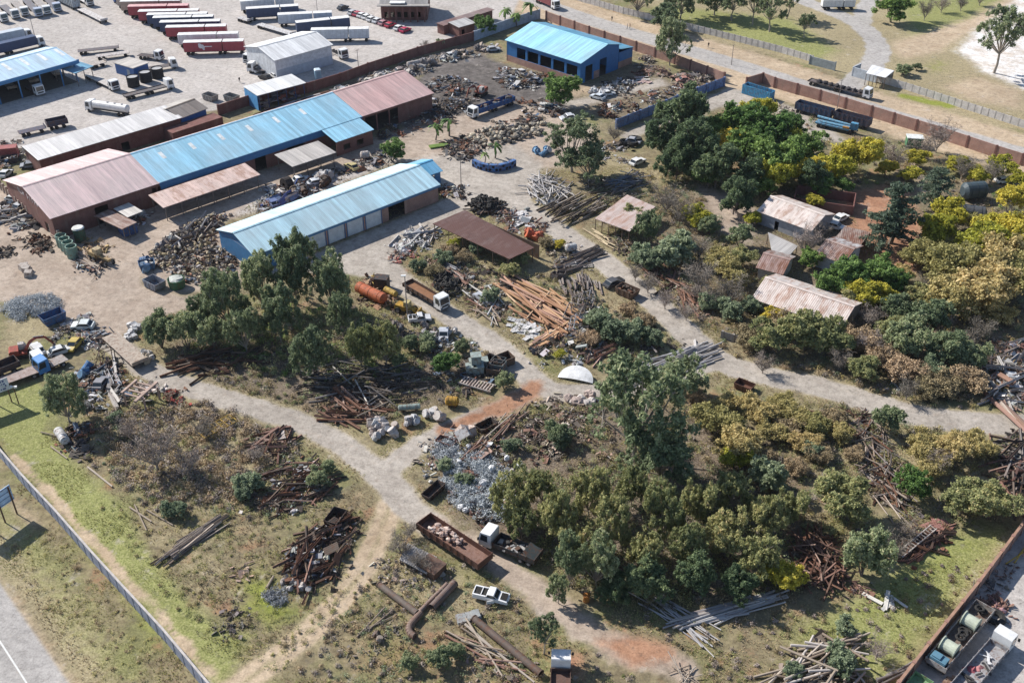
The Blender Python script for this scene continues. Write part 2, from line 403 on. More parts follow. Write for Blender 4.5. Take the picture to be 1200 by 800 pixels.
# dirt roads
sdR = np.maximum.reduce([sd_line(PTS, R1, 3.0, .5), sd_line(PTS, R2, 2.7, .5), sd_line(PTS, R3, 2.2, .6), sd_line(PTS, R4, 2.4, .6)])
paint('gravel', sdR, 1.2)
paint('dry', sdR + 1.6, 1.8, .7)
line('red', R3[:4], 1.7, 1.6, .85); line('red', [(622, 458), (600, 471), (580, 480)], 2.8, 2.2, .85)
for rd, off in ((R1, 1.0), (R2, 1.0), (R4, .95), (R3, .95)):
    cc = smooth(gp(rd)); tt = np.gradient(cc, axis=0); tt /= np.linalg.norm(tt, axis=1)[:, None]; nn_ = np.stack([-tt[:, 1], tt[:, 0]], 1)
    for sg in (-1, 1): paint('dust', .38 + WOB * .5 - seg_dist(PTS, cc + nn_ * off * sg, False), .5, .55)
    paint('dry', .25 + WOB * .7 - seg_dist(PTS, cc, False), .5, .4)
sdR4b = sd_line(PTS, R4b, 2.6); paint('dust', sdR4b, 1.6, .8)
line('gravel', [(640, 712), (690, 742), (715, 752)], 1.7, 1.4, .8)
line('sand', [(445, 555), (470, 590), (500, 620)], 2.2, 2, .6)
poly('red', [(690, 750), (740, 740), (790, 752), (800, 775), (740, 785)], 2.5, .9)
poly('red', [(645, 755), (690, 760), (690, 800), (650, 800)], 2.5, .8)
c5 = smooth(gp(R5)); tn = np.gradient(c5, axis=0); tn /= np.linalg.norm(tn, axis=1)[:, None]; nm = np.stack([-tn[:, 1], tn[:, 0]], 1)
sd5 = np.maximum(.7 - seg_dist(PTS, c5 + nm * 1.05, False), .7 - seg_dist(PTS, c5 - nm * 1.05, False))
paint('sand', sd5 + .25 + WOB * .5, .9, .9); paint('dry', 2.8 - seg_dist(PTS, c5, False), 1.5, .8)
line('sand', [(16, 535), (45, 565), (85, 607), (125, 652), (165, 695), (208, 745), (252, 795), (280, 830)], .9, .8, .85)
poly('litter', [(120, 480), (250, 470), (330, 520), (300, 570), (210, 600), (140, 560)], 4, .7)
poly('litter', [(235, 725), (290, 712), (310, 735), (260, 748)], 3, .7)
# grass and bare places
poly('lawn', [(-60, 470), (0, 455), (50, 442), (75, 470), (60, 500), (100, 545), (150, 595), (185, 650), (215, 690), (260, 730), (300, 740), (270, 800), (245, 815), (120, 660), (0, 528), (-60, 470)], 2.5, .85)
poly('lawn', [(-80, 500), (0, 545), (120, 690), (225, 815), (120, 815), (60, 760), (0, 660), (-80, 560)], 3, .5)
poly('dry', [(-80, 520), (0, 600), (100, 700), (160, 815), (80, 815), (0, 690), (-80, 560)], 4, .85)
poly('lime', [(60, 560), (90, 600), (150, 680), (195, 745), (180, 760), (140, 700), (80, 630)], 2.5, .75)
poly('lime', [(275, 680), (310, 660), (335, 690), (360, 720), (320, 740), (280, 720)], 4, .8)
poly('dry', [(120, 600), (230, 590), (300, 650), (260, 720), (180, 690)], 5, .5)
poly('dry', [(150, 470), (250, 480), (330, 520), (300, 580), (180, 600), (120, 540)], 5, .8)
poly('sand', [(5, 590), (20, 580), (45, 605), (60, 622), (30, 615)], 1.8, .8)
poly('red', [(330, 640), (420, 560), (440, 590), (400, 620), (350, 680), (300, 690)], 5, .55)
poly('red', [(240, 620), (300, 600), (310, 625), (260, 650)], 4, .5)
poly('red', [(390, 740), (470, 720), (600, 760), (640, 815), (380, 815)], 6, .5)
poly('dry', [(420, 640), (560, 660), (600, 740), (480, 720), (420, 700)], 4, .7)
poly('lime', [(975, 715), (1020, 700), (1090, 640), (1140, 618), (1160, 640), (1110, 680), (1070, 720), (1040, 735)], 4, .6)
poly('lawn', [(900, 740), (980, 700), (1090, 620), (1185, 605), (1190, 640), (1090, 760), (1050, 815), (950, 770)], 4, .8)
line('dry', [(1190, 630), (1140, 665), (1100, 710), (1060, 728), (1000, 735)], 1.6, 1.4, .9)
poly('dry', [(0, 375), (60, 365), (70, 385), (40, 410), (0, 415)], 3, .8)
poly('litter', [(190, 400), (300, 380), (440, 420), (600, 410), (590, 440), (480, 490), (420, 500), (300, 470), (210, 440)], 4, .85)
poly('litter', [(560, 490), (700, 470), (860, 470), (960, 560), (980, 690), (860, 720), (720, 700), (640, 660), (520, 620), (490, 540)], 6, .85)
poly('litter', [(640, 215), (900, 210), (1200, 200), (1240, 480), (1100, 480), (900, 430), (830, 390), (730, 310)], 8, .6)
poly('red', [(985, 225), (1060, 210), (1085, 265), (1080, 320), (1010, 330), (985, 280)], 4, .95)
poly('sand', [(1060, 185), (1075, 185), (1095, 225), (1080, 240), (1070, 215)], 2, .8)
poly('sand', [(1095, 205), (1200, 205), (1215, 225), (1130, 225)], 4, .6)
poly('dust', [(800, 205), (870, 230), (900, 250), (880, 300), (830, 265)], 4, .8)
poly('dry', [(700, 170), (780, 190), (800, 215), (740, 230), (690, 210)], 4, .7)
poly('dry', [(560, 250), (640, 270), (780, 370), (820, 420), (700, 440), (600, 400), (500, 330), (480, 290)], 5, .6)
poly('dry', [(880, 460), (1060, 490), (1200, 505), (1200, 600), (1000, 560)], 6, .7)
poly('red', [(880, 640), (960, 640), (990, 690), (940, 700)], 4, .4)
poly('dry', [(1060, 720), (1120, 665), (1160, 640), (1130, 680), (1085, 735)], 3, .8)
poly('dry', [(940, 735), (1010, 725), (1060, 740), (1000, 760)], 3, .7)
poly('litter', [(820, 715), (930, 700), (960, 725), (880, 750)], 4, .5)
sdP = sd_poly(PTS, [(1230, 565), (1200, 612), (1052, 806), (1040, 840), (1700, 840), (1700, 500)]); paint('concrete', sdP, .4)
sdT = sd_line(PTS, [(x - 42, y + 26) for x, y in TAR], 6.4)
tarpoly = [(-160, 500), (-90, 575), (0, 682), (84, 803), (110, 850), (-160, 850)]
sdT = sd_poly(PTS, tarpoly); paint('tar', sdT, .8); paint('sand', sdT + 1.6, 1.4, .6)
class GroundMat: pass
m, nt = newmat('ground_soil')
A = [N(nt, 'ShaderNodeAttribute', attribute_name=k) for k in ('za', 'zb', 'zc')]
chs = {}
for k, a in enumerate(A):
    sp = N(nt, 'ShaderNodeSeparateColor'); LK(nt, a.outputs['Color'], sp.inputs[0])
    for j in range(3): chs[CH[k * 4 + j]] = sp.outputs[j]
    chs[CH[k * 4 + 3]] = a.outputs['Alpha']
n1 = noise(nt, .09, 5, .62); n2 = noise(nt, .55, 6, .68); n3 = noise(nt, 3.5, 5, .7); n4 = noise(nt, .03, 3, .6)
c = ramp(nt, n2, [(.3, (.13, .105, .065)), (.45, (.20, .165, .10)), (.58, (.255, .215, .125)), (.72, (.34, .285, .185))])
c = mix(nt, ramp(nt, n1, [(.48, 0), (.62, .7)]), c, ramp(nt, n3, [(.3, (.12, .13, .05)), (.7, (.23, .235, .095))]))
c = mix(nt, ramp(nt, noise(nt, .16, 5, .7, rot=1), [(.56, 0), (.66, .7)]), c, (.30, .17, .10))
cols = {
    'litter': [(.3, (.09, .07, .05)), (.5, (.17, .135, .10)), (.7, (.29, .235, .175))],
    'dry': [(.3, (.22, .175, .10)), (.5, (.31, .26, .155)), (.7, (.40, .34, .22))],
    'lawn': [(.3, (.15, .168, .055)), (.5, (.24, .25, .09)), (.7, (.35, .33, .165))],
    'lime': [(.3, (.15, .18, .035)), (.6, (.25, .27, .055))],
    'sand': [(.3, (.36, .27, .18)), (.6, (.48, .38, .27))],
    'dust': [(.3, (.29, .225, .175)), (.5, (.37, .30, .24)), (.7, (.45, .37, .30))],
    'red': [(.3, (.25, .125, .075)), (.6, (.38, .215, .135))],
    'concrete': [(.3, (.38, .345, .315)), (.5, (.44, .405, .375)), (.7, (.49, .455, .425))],
    'dark': [(.3, (.06, .053, .05)), (.5, (.13, .115, .105)), (.7, (.22, .195, .18))],
    'gravel': [(.3, (.28, .245, .21)), (.5, (.37, .33, .285)), (.7, (.45, .405, .355))],
    'tar': [(.3, (.34, .32, .30)), (.7, (.43, .405, .38))],
    'white': [(.3, (.44, .36, .28)), (.48, (.62, .57, .52)), (.6, (.74, .73, .72))],
}
for k in ['litter', 'dry', 'lawn', 'lime', 'sand', 'concrete', 'dark', 'gravel', 'dust', 'red', 'tar', 'white']:
    ad = N(nt, 'ShaderNodeMath', operation='MULTIPLY_ADD'); LK(nt, n2, ad.inputs[0]); ad.inputs[1].default_value = .75 if k not in ('tar', 'concrete') else .25
    LK(nt, chs[k], ad.inputs[2])
    mr = N(nt, 'ShaderNodeMapRange', interpolation_type='SMOOTHSTEP'); LK(nt, ad.outputs[0], mr.inputs[0])
    o0 = .375 if k not in ('tar', 'concrete') else .125
    mr.inputs[1].default_value = .28 + o0; mr.inputs[2].default_value = .72 + o0
    mm = N(nt, 'ShaderNodeMath', operation='MULTIPLY'); LK(nt, mr.outputs[0], mm.inputs[0])
    mc = N(nt, 'ShaderNodeMath', operation='MINIMUM', i_1=1.); ms = N(nt, 'ShaderNodeMath', operation='MULTIPLY', i_1=1.4); LK(nt, chs[k], ms.inputs[0]); LK(nt, ms.outputs[0], mc.inputs[0]); LK(nt, mc.outputs[0], mm.inputs[1])
    src = n3 if k in ('lawn', 'lime', 'dry', 'litter') else noise(nt, .22, 7, .72, rot=.6)
    c = mix(nt, mm.outputs[0], c, ramp(nt, src, cols[k]))
st = noise(nt, .5, 6, .75, rot=1.1); c = mix(nt, ramp(nt, st, [(.56, 0), (.68, .5)]), c, (.13, .115, .10))
st2 = noise(nt, .28, 6, .7, rot=2.2); c = mix(nt, ramp(nt, st2, [(.60, 0), (.68, .5)]), c, (.45, .40, .345))
# mottled tussocks
mo = noise(nt, .9, 6, .72, rot=.3)
c = mix(nt, 1., c, ramp(nt, mo, [(.3, .68), (.48, 1.), (.7, 1.22)]), 'MULTIPLY')
# oil and wheel stains
c = mix(nt, 1., c, ramp(nt, n3, [(.25, .72), (.5, 1.), (.75, 1.18)]), 'MULTIPLY')
c = mix(nt, 1., c, ramp(nt, n4, [(.3, .86), (.7, 1.1)]), 'MULTIPLY')
c = mix(nt, 1., c, ramp(nt, noise(nt, .35, 6, .75, stretch=(1, 1.8, 1), rot=.6), [(.3, .88), (.55, 1.02)]), 'MULTIPLY')
finish(nt, c, .92, 0, n3, .5, .12, .15); M['ground'] = m
# split the grid into ground and surfaces
nx, ny = len(GX), len(GY)
cat = np.zeros(len(PTS), int)
NAMES = ['ground', 'lorry_yard', 'scrap_yard', 'dirt_road', 'main_road', 'side_road', 'tar_road', 'paved_yard', 'lawn', 'red_track']
cat[W['lawn'] > .5] = 8
cat[(W['gravel'] > .5) | (W['dust'] > .5)] = 2
cat[sdL > 0] = 1; cat[sdR4b > 0] = 9; cat[sdR > 0] = 3; cat[sdS > 0] = 5; cat[sdM > 0] = 4; cat[sdT > 0] = 6; cat[sdP > 0] = 7
zz = (np.sin(PTS[:, 0] * .31 + 1.3 * np.sin(PTS[:, 1] * .17)) * np.sin(PTS[:, 1] * .27) * .05).astype(np.float32)
zz[(cat > 0) & (cat < 8)] *= .2; zz -= .04
V = np.stack([PTS[:, 0], PTS[:, 1], zz], 1).astype(np.float32)
ii = np.arange(nx * ny).reshape(ny, nx)
Q = np.stack([ii[:-1, :-1].ravel(), ii[:-1, 1:].ravel(), ii[1:, 1:].ravel(), ii[1:, :-1].ravel()], 1)
qc = PTS[Q].mean(1); keep = np.abs(qc[:, 0]) < 32 + .53 * qc[:, 1] + 8
Q = Q[keep]; qcat = cat[Q[:, 0]]
ZA = np.stack([W[c] for c in CH[0:4]], 1); ZB = np.stack([W[c] for c in CH[4:8]], 1); ZC = np.stack([W[c] for c in CH[8:12]], 1)
def np_mesh(name, verts, quads, mat, smooth_=False):
    me = bpy.data.meshes.new(name)
    me.vertices.add(len(verts)); me.vertices.foreach_set('co', np.ascontiguousarray(verts, np.float32).ravel())
    k = quads.shape[1]
    me.loops.add(quads.size); me.loops.foreach_set('vertex_index', np.ascontiguousarray(quads, np.int32).ravel())
    me.polygons.add(len(quads)); me.polygons.foreach_set('loop_start', np.arange(0, quads.size, k, dtype=np.int32))
    try: me.polygons.foreach_set('loop_total', np.full(len(quads), k, np.int32))
    except Exception: pass
    me.materials.append(M[mat]); me.update(calc_edges=True)
    return me
for k, nm_ in enumerate(NAMES):
    q = Q[qcat == k]
    if not len(q): continue
    used, inv = np.unique(q, return_inverse=True); q2 = inv.reshape(q.shape)
    me = np_mesh(nm_, V[used], q2, 'ground')
    for an, Z in (('za', ZA), ('zb', ZB), ('zc', ZC)):
        at = me.attributes.new(an, 'FLOAT_COLOR', 'POINT'); at.data.foreach_set('color', np.ascontiguousarray(Z[used], np.float32).ravel())
    structure(ob(nm_, me))
mb = MB(); mb.add([(-3000, -1500, -.25), (3000, -1500, -.25), (3000, 4000, -.25), (-3000, 4000, -.25)], [(0, 1, 2, 3)])
structure(ob('far_ground', mb.mesh('far_ground', 'ground')))
def zone(name, x, y):
    i = int(round((y - GY[0]) / .8)); j = int(round((x - GX[0]) / .8))
    if 0 <= i < ny and 0 <= j < nx: return W[name][i * nx + j]
    return 0.
def catat(x, y):
    i = int(round((y - GY[0]) / .8)); j = int(round((x - GX[0]) / .8))
    return cat[i * nx + j] if 0 <= i < ny and 0 <= j < nx else 0
# white line and edge line of the tar road
def strip(name, px, w, z=.012):
    p = smooth(gp(px), 1); mb = MB()
    t = np.gradient(p, axis=0); t /= np.linalg.norm(t, axis=1)[:, None]; n_ = np.stack([-t[:, 1], t[:, 0]], 1)
    a = p + n_ * w / 2; b = p - n_ * w / 2
    for i in range(len(p) - 1):
        mb.add([(*a[i], z), (*b[i], z), (*b[i + 1], z), (*a[i + 1], z)], [(0, 1, 2, 3)])
    o = structure(ob(name, mb.mesh(name, 'road_paint'))); return o
strip('road_line', [(-60, 668), (-20, 722), (0, 751), (32, 801), (60, 845)], .22)
# ------------------------------------------------------------------ grass tufts (stuff): blades of dry and green grass over the unpaved ground
def tufts(name, n, test, mats, size, label=None):
    P = []
    cand = NR.uniform([-75, 70], [75, 235], (n * 6, 2))
    ok = np.array([abs(c[0]) < 30 + .5 * c[1] and test(c[0], c[1]) for c in cand])
    P = cand[ok][:n]; n = len(P)
    k = 4
    vs = np.zeros((n, k, 3, 3)); a = NR.uniform(0, 2 * np.pi, (n, k)); h = NR.uniform(.5, 1.2, (n, k)) * size; w = NR.uniform(.12, .25, (n, k)) * size
    lean = NR.uniform(.5, 1.6, (n, k)) * h
    bx = P[:, None, 0] + NR.uniform(-.3, .3, (n, k)) * size; by = P[:, None, 1] + NR.uniform(-.3, .3, (n, k)) * size
    vs[:, :, 0] = np.stack([bx - np.sin(a) * w, by + np.cos(a) * w, np.full_like(bx, -.06)], -1)
    vs[:, :, 1] = np.stack([bx + np.sin(a) * w, by - np.cos(a) * w, np.full_like(bx, -.06)], -1)
    vs[:, :, 2] = np.stack([bx + np.cos(a) * lean, by + np.sin(a) * lean, h], -1)
    me = np_mesh(name, vs.reshape(-1, 3), np.arange(n * k * 3).reshape(-1, 3), mats)
    at = me.attributes.new('rnd', 'FLOAT', 'FACE'); at.data.foreach_set('value', NR.uniform(0, 1, n * k).astype(np.float32))
    o = ob(name, me); o['kind'] = 'stuff'; o['label'] = 'rough grass tufts on the unpaved ground'
# ------------------------------------------------------------------ buildings
def frame(p0, p1, z):
    a = g(*p0, z); b = g(*p1, z); d = b - a
    return Vector((a.x, a.y, 0)), math.atan2(d.y, d.x), d.length
def wall_mesh(L, H, ops, t=.22, mbx=None, axis='x', at=0., z0=0.):
    """an upright wall along x (or y) with real openings (x0,x1,z0,z1)"""
    mb = mbx or MB()
    def bx(a, b, c, d):
        if b - a < .01 or d - c < .01: return
        if axis == 'x': mb.bb(a, b, at, at + t, c, d)
        else: mb.bb(at, at + t, a, b, c, d)
    ops = sorted(ops); x = 0
    for (a, b, c, d) in ops:
        bx(x, a, z0, H); bx(a, b, z0, c); bx(a, b, d, H); x = b
    bx(x, L, z0, H); return mb
def slab(mb, a, b, c, d, t):
    """roof sheet with thickness from four corners"""
    vs = [a, b, c, d] + [(p[0], p[1], p[2] - t) for p in (a, b, c, d)]
    mb.add(vs, [(0, 1, 2, 3), (7, 6, 5, 4), (0, 4, 5, 1), (1, 5, 6, 2), (2, 6, 7, 3), (3, 7, 4, 0)]); return mb
def building(name, label, cat, p0, p1, ze, Wd, zr, rf=.5, wall='dull', wcol=(.3, .25, .2), roof='roof', rcol=(.3, .3, .3), rcol2=None, ze2=None,
             front=(), back=(), left=(), right=(), ov=.45, gablecol=None, fascia=None, group=None, gablemat=None, ridgecap=True, base=None):
    loc, rz, L = frame(p0, p1, ze)
    t = thing(name, label, cat, loc, rz, group); ze2 = ze if ze2 is None else ze2; yr = Wd * rf
    rc2 = rcol2 or rcol
    def P(mb, mt, c, nm='wall'): return part(nm, mb, mt, t, c)
    P(wall_mesh(L, ze - .02, list(front)), wall, wcol)
    P(wall_mesh(L, ze2 - .02, list(back), at=Wd - .22), wall, wcol)
    for side, ops, x0 in ((0, left, 0.), (1, right, L - .22)):
        mb = MB(); wall_mesh(Wd - .46, min(ze, ze2) - .03, [(a - .23, b - .23, c, d) for a, b, c, d in ops], mbx=mb, axis='y', at=x0)
        mb.v = [(v[0], v[1] + .23, v[2]) for v in mb.v]; P(mb, wall, wcol)
        gb = MB(); zl = min(ze, ze2) - .03
        prof = [(.0, zl), (Wd, zl)] + ([(Wd, ze2 - .02)] if ze2 > zl + .05 else []) + [(yr, zr - .03)] + ([(0, ze - .02)] if ze > zl + .05 else [])
        gb.prismx(prof, x0 + .004, x0 + .216); part('gable', gb, gablemat or wall, t, gablecol or wcol)
    s1 = (zr - ze) / max(yr, .01); s2 = (zr - ze2) / max(Wd - yr, .01)
    mb = MB(); slab(mb, (-ov, -ov, ze - s1 * ov + .12), (L + ov, -ov, ze - s1 * ov + .12), (L + ov, yr, zr + .12), (-ov, yr, zr + .12), .1); r1 = part('roof', mb, roof, t, rcol)
    mb = MB(); slab(mb, (L + ov, Wd + ov, ze2 - s2 * ov + .12), (-ov, Wd + ov, ze2 - s2 * ov + .12), (-ov, yr + .003, zr + .12), (L + ov, yr + .003, zr + .12), .1)
    part('roof', mb, roof, t, rc2)
    if ridgecap:
        mb = MB(); mb.prismx([(yr - .35, zr + .10), (yr + .35, zr + .10), (yr, zr + .24)], -ov - .01, L + ov + .01); part('ridge_cap', mb, 'dull', r1, tuple(min(1, x * 1.12) for x in rcol))
    if fascia:
        mb = MB(); mb.bb(-ov, L + ov, -ov - .05, -ov + .03, ze - s1 * ov - .45, ze - s1 * ov + .0); part('fascia', mb, 'paint', t, fascia)
    mb = MB(); mb.bb(.3, L - .3, .3, Wd - .3, -.05, .03); part('floor_slab', mb, 'dull', t, (.12, .11, .10))
    t['L'] = L
    return t, L, r1, (s1, s2, yr)
def skylights(roof, xs, y0, y1, ze, s1, w=.8, col=(.75, .78, .78)):
    for x in xs:
        mb = MB(); slab(mb, (x, y0, ze + s1 * y0 + .15), (x + w, y0, ze + s1 * y0 + .15), (x + w, y1, ze + s1 * y1 + .15), (x, y1, ze + s1 * y1 + .15), .03)
        part('skylight', mb, 'dull', roof, col)
def roller(t, x0, x1, z1, col, y=.06, fr=None):
    mb = MB(); n = int(z1 / .22)
    for i in range(n): mb.bb(x0, x1, y - .0 + (.02 if i % 2 else 0), y + .08, i * z1 / n, (i + 1) * z1 / n - .012)
    d = part('roller_door', mb, 'paint', t, col)
    mb = MB(); mb.bb(x0 - .18, x0 - .005, -.05, .17, 0, z1 + .3); mb.bb(x1 + .005, x1 + .18, -.05, .17, 0, z1 + .3); mb.bb(x0 - .004, x1 + .004, -.06, .16, z1 + .005, z1 + .3)
    part('frame', mb, 'paint', d, fr or (.05, .16, .33))
def windows(t, xs, w, z0, z1, y=.1, col=(.5, .5, .5)):
    for x in xs:
        mb = MB(); mb.bb(x, x + w, y, y + .05, z0, z1); wn = part('window', mb, 'glass', t)
        mb = MB(); mb.bb(x - .06, x + w + .06, y - .12, y - .02, z0 - .08, z0 - .003); mb.bb(x + w / 2 - .03, x + w / 2 + .03, y - .03, y - .004, z0, z1); part('frame', mb, 'dull', wn, col)
BLUE = lin('8cc4e0'); BLUEW = lin('2a62a8'); PINK = lin('d9b3b0'); MAR = (.13, .045, .05)
SKY1 = (.20, .46, .66); SKY2 = (.36, .60, .72)
mk_roof('roof_lean', .13, (.34, .20, .14), .34)
# 1 long blue shed with roller doors
doors = [(12.6, 16.6), (17.4, 21.4), (22.2, 26.2), (27.0, 31.0)]
t, L, r1, (s1, s2, yr) = building('blue_shed', 'long light blue roofed shed with a row of four white roller doors', 'shed', (298, 298), (513, 216), 4.2, 14, 6.3, wall='brick', wcol=None,
    rcol=(.47, .69, .77), rcol2=(.60, .78, .84), front=[(a, b, 0, 3.6) for a, b in doors] + [(33, 37.4, 0, 3.9)], gablecol=(.045, .15, .31), gablemat='paint', fascia=(.06, .19, .36))
for a, b in doors: roller(t, a, b, 3.6, (.66, .68, .68))
mb = MB(); mb.bb(-.05, .001, 0, 14, 0, 4.1); part('cladding', mb, 'paint', t, (.05, .17, .34))
mb = MB(); mb.bb(0, 12.2, -.04, .001, 0, 4.0); part('cladding', mb, 'paint', t, (.07, .22, .42))
# 2 factory: maroon end, blue middle, maroon end
A0 = (60, 255); Ez = 5.2
loc, rz, Ltot = frame(A0, (430, 134.5), Ez)
ux = Vector((math.cos(rz), math.sin(rz), 0)); vy = Vector((-math.sin(rz), math.cos(rz), 0))
def fpx(x, y, z):
    p = loc + ux * x + vy * y; return proj((p.x, p.y, z))
def along(px, z, y=0.):
    q = g(*px, z); return (Vector((q.x, q.y, 0)) - loc).dot(ux), (Vector((q.x, q.y, 0)) - loc).dot(vy)
xa = along((183, 214), Ez)[0]
t, L1, r1, (s1, s2, yr) = building('maroon_workshop', 'maroon brick workshop with faded pink roof and white lettering on its gable', 'workshop', A0, fpx(xa, 0, Ez), Ez, 24.4, 8.0, wall='brick_dark',
    rcol=(.60, .45, .44), rcol2=(.66, .49, .47), front=[(9.2, 12.2, 0, 4.2), (22.5, 25.5, 0, 4.3)], left=[(3, 5, 0, 2.5)], gablecol=MAR, gablemat='paint')
mb = MB()                                                # lettering on the gable, unreadable at this distance: white strokes
for i in range(9):
    if i in (3,): continue
    y0 = 17.0 - i * 1.25
    for k in range(3):
        a = R.choice([(0, 0, .8, 1.0), (.05, 0, .1, 1.), (.6, 0, .1, 1.), (0, .85, .7, .14), (0, .4, .6, .14), (0, 0, .7, .14)])
        mb.bb(-.06 - .004 * k, -.02, y0 - a[0] - min(a[2], .14 if a[3] > .5 else a[2]), y0 - a[0], 5.15 + a[1] * 1.15, 5.15 + (a[1] + a[3]) * 1.15)
part('sign_lettering', mb, 'dull', t, (.75, .72, .72))
xb = along((424, 137.5), Ez)[0]
p_b0 = fpx(xa + .6, 0, Ez); p_b1 = fpx(xb, 0, Ez)
t, L2, r1, (s1, s2, yr) = building('blue_workshop', 'blue roofed middle workshop with white skylights between two maroon roofs', 'workshop', p_b0, p_b1, Ez, 14.6, 8.0, rf=12.1 / 14.6, ze2=7.1, wall='brick_dark',
    rcol=(.30, .58, .74), rcol2=(.66, .49, .47), front=[(9, 12, 0, 4), (24, 27, 0, 4.2), (33, 38, 0, 4.4)], fascia=(.04, .15, .34), ov=.3)
skylights(r1, [5 + 7.6 * i for i in range(6)], 7, 9.6, Ez, s1, .9)
mb = MB(); mb.bb(0, L2, -.06, -.004, 3.4, Ez - .6); part('cladding', mb, 'paint', t, (.05, .18, .38))
mb = MB(); slab(mb, (L2 - 12, -6.2, Ez - 1.3), (L2 - .6, -6.2, Ez - 1.3), (L2 - .6, -.35, Ez - .05), (L2 - 12, -.35, Ez - .05), .12); part('annex_roof', mb, 'roof', t, (.30, .58, .74))
mb = MB(); wall_mesh(10.8, Ez - 1.5, [(2, 4, 1, 2.4), (6, 8, 1, 2.4)], mbx=mb, at=-5.8); mb.v = [(v[0] + L2 - 11.7, v[1], v[2]) for v in mb.v]; mb.bb(L2 - 1.1, L2 - .9, -5.5, -.3, 0, Ez - 1.4); part('annex_wall', mb, 'brick_dark', t)
xc_ = along((507, 109.5), Ez)[0]; p_c0 = fpx(xb + .9, .3, Ez); p_c1 = fpx(xc_, .3, Ez)
t, L3, r1, _ = building('open_shed', 'pink roofed open sided shed above the dark scrap piles', 'shed', p_c0, p_c1, Ez, 14.4, 8.0, rf=11.9 / 14.4, ze2=7.1, wall='brick_dark', rcol=(.62, .40, .37), rcol2=(.66, .49, .47),
    front=[(.6, 4, 0, 4.4), (4.4, 8, 0, 4.4), (8.3, 11, 0, 4.4)], right=[(2, 7, 0, 4.2), (8, 13, 0, 4.2)])
# canopies along the factory front
def canopy(name, label, p0, p1, ze, depth_, z2, mat, col, posts=5, cat='canopy', side=None, group=None, beam=(.2, .18, .17), wallback=False):
    loc_, rz_, L = frame(p0, p1, ze)
    t = thing(name, label, cat, loc_, rz_, group)
    mb = MB(); slab(mb, (-.3, -.3, ze + .1), (L + .3, -.3, ze + .1), (L + .3, depth_, z2 + .1), (-.3, depth_, z2 + .1), .12); part('roof', mb, mat, t, col)
    for i in range(posts):
        x = .3 + (L - .6) * i / max(1, posts - 1)
        mb = MB(); mb.bb(x - .08, x + .08, .05, .21, -.1, ze - .03); part('post', mb, 'worn', t, beam)
        mb = MB(); mb.bb(x - .08, x + .08, depth_ - .4, depth_ - .24, -.1, z2 - .05); part('post', mb, 'worn', t, beam)
    mb = MB(); mb.bb(0, L, .04, .2, ze - .25, ze - .034); part('beam', mb, 'worn', t, beam)
    return t, L
canopy('lean_to', 'long rusty pink lean-to roof along the blue workshop front', (192, 243), (303, 205), 3.4, 6.2, 4.1, 'roof_lean', (.62, .46, .40), 7)
canopy('lean_to', 'grey sheet lean-to roof in front of the blue workshop recess', (343, 195), (392, 179), 3.6, 7.5, 4.0, 'roof_old', (.48, .44, .40), 4)
t, L = canopy('carport', 'small cream roofed carport with a blue box under its edge', (150, 254), (165, 248), 2.9, 5, 3.2, 'roof_old', (.62, .58, .52), 3)
t, L = canopy('carport', 'brown roofed carport against the maroon workshop', (143, 268), (158, 261), 2.7, 9, 3.0, 'roof_rust', (.40, .30, .25), 3)
mb = MB(); mb.bb(-1.6, 1.6, -1.2, 1.2, 0, 2.4); single('blue_crate', mb, 'worn', 'blue steel crate under the small carport', 'crate', g(151, 273), rz, color=(.04, .12, .30))
# blue gable pavilion by the far end of the blue shed
t, L, r1, _ = building('blue_pavilion', 'small bright blue pavilion roof at the far end of the long shed', 'pavilion', (480, 212), (516, 200), 3.2, 7.5, 4.4, wall='paint', wcol=(.05, .2, .4), rcol=(.13, .42, .66), rcol2=(.2, .5, .7), front=[(.8, 3.4, 0, 2.6), (3.8, 7, 0, 2.6)], right=[(1, 3.3, 0, 2.6), (4, 6.6, 0, 2.6)])
# 3 blue hall at the top
loc3, rz3, L3_ = frame((594, 47), (680.5, 74), 6.2)
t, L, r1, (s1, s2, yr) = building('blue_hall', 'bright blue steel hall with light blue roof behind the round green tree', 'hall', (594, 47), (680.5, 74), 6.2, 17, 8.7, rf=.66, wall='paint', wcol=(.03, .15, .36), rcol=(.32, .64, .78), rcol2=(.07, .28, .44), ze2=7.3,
    front=[(4, 7.4, 1.8, 4.9), (8.2, 12.4, 1.8, 4.9), (13.2, 17.4, 1.8, 4.9), (18.2, 22.4, 1.8, 4.9), (23.2, 27.2, 1.8, 4.9)], right=[(2.2, 5.4, 0, 4.6), (8.5, 11.6, 0, 5)])
mb = MB(); mb.bb(0, L, -.05, -.004, 0, 1.8); part('brick_base', mb, 'brick', t)
mb = MB(); mb.bb(-.004, .06, -.1, -.06, 0, 6); mb.bb(L + .004, L + .03, 6, 8.4, .0, 2.2); part('brick_panel', mb, 'brick', t)
mb = MB(); slab(mb, (0, 17.4, 5.8), (L, 17.4, 5.8), (L, 24, 4.8), (0, 24, 4.8), .12); part('annex_roof', mb, 'roof', t, (.09, .30, .46))
mb = MB(); mb.bb(L - .25, L - .02, 17.2, 23.6, 2.0, 4.75); mb.bb(.02, L - .26, 23.4, 23.6, 0, 4.7); part('annex_wall', mb, 'paint', t, (.03, .16, .38))
mb = MB(); mb.bb(L - .3, L - .05, 17.2, 23.6, 0, 1.99); part('brick_base', mb, 'brick', t)
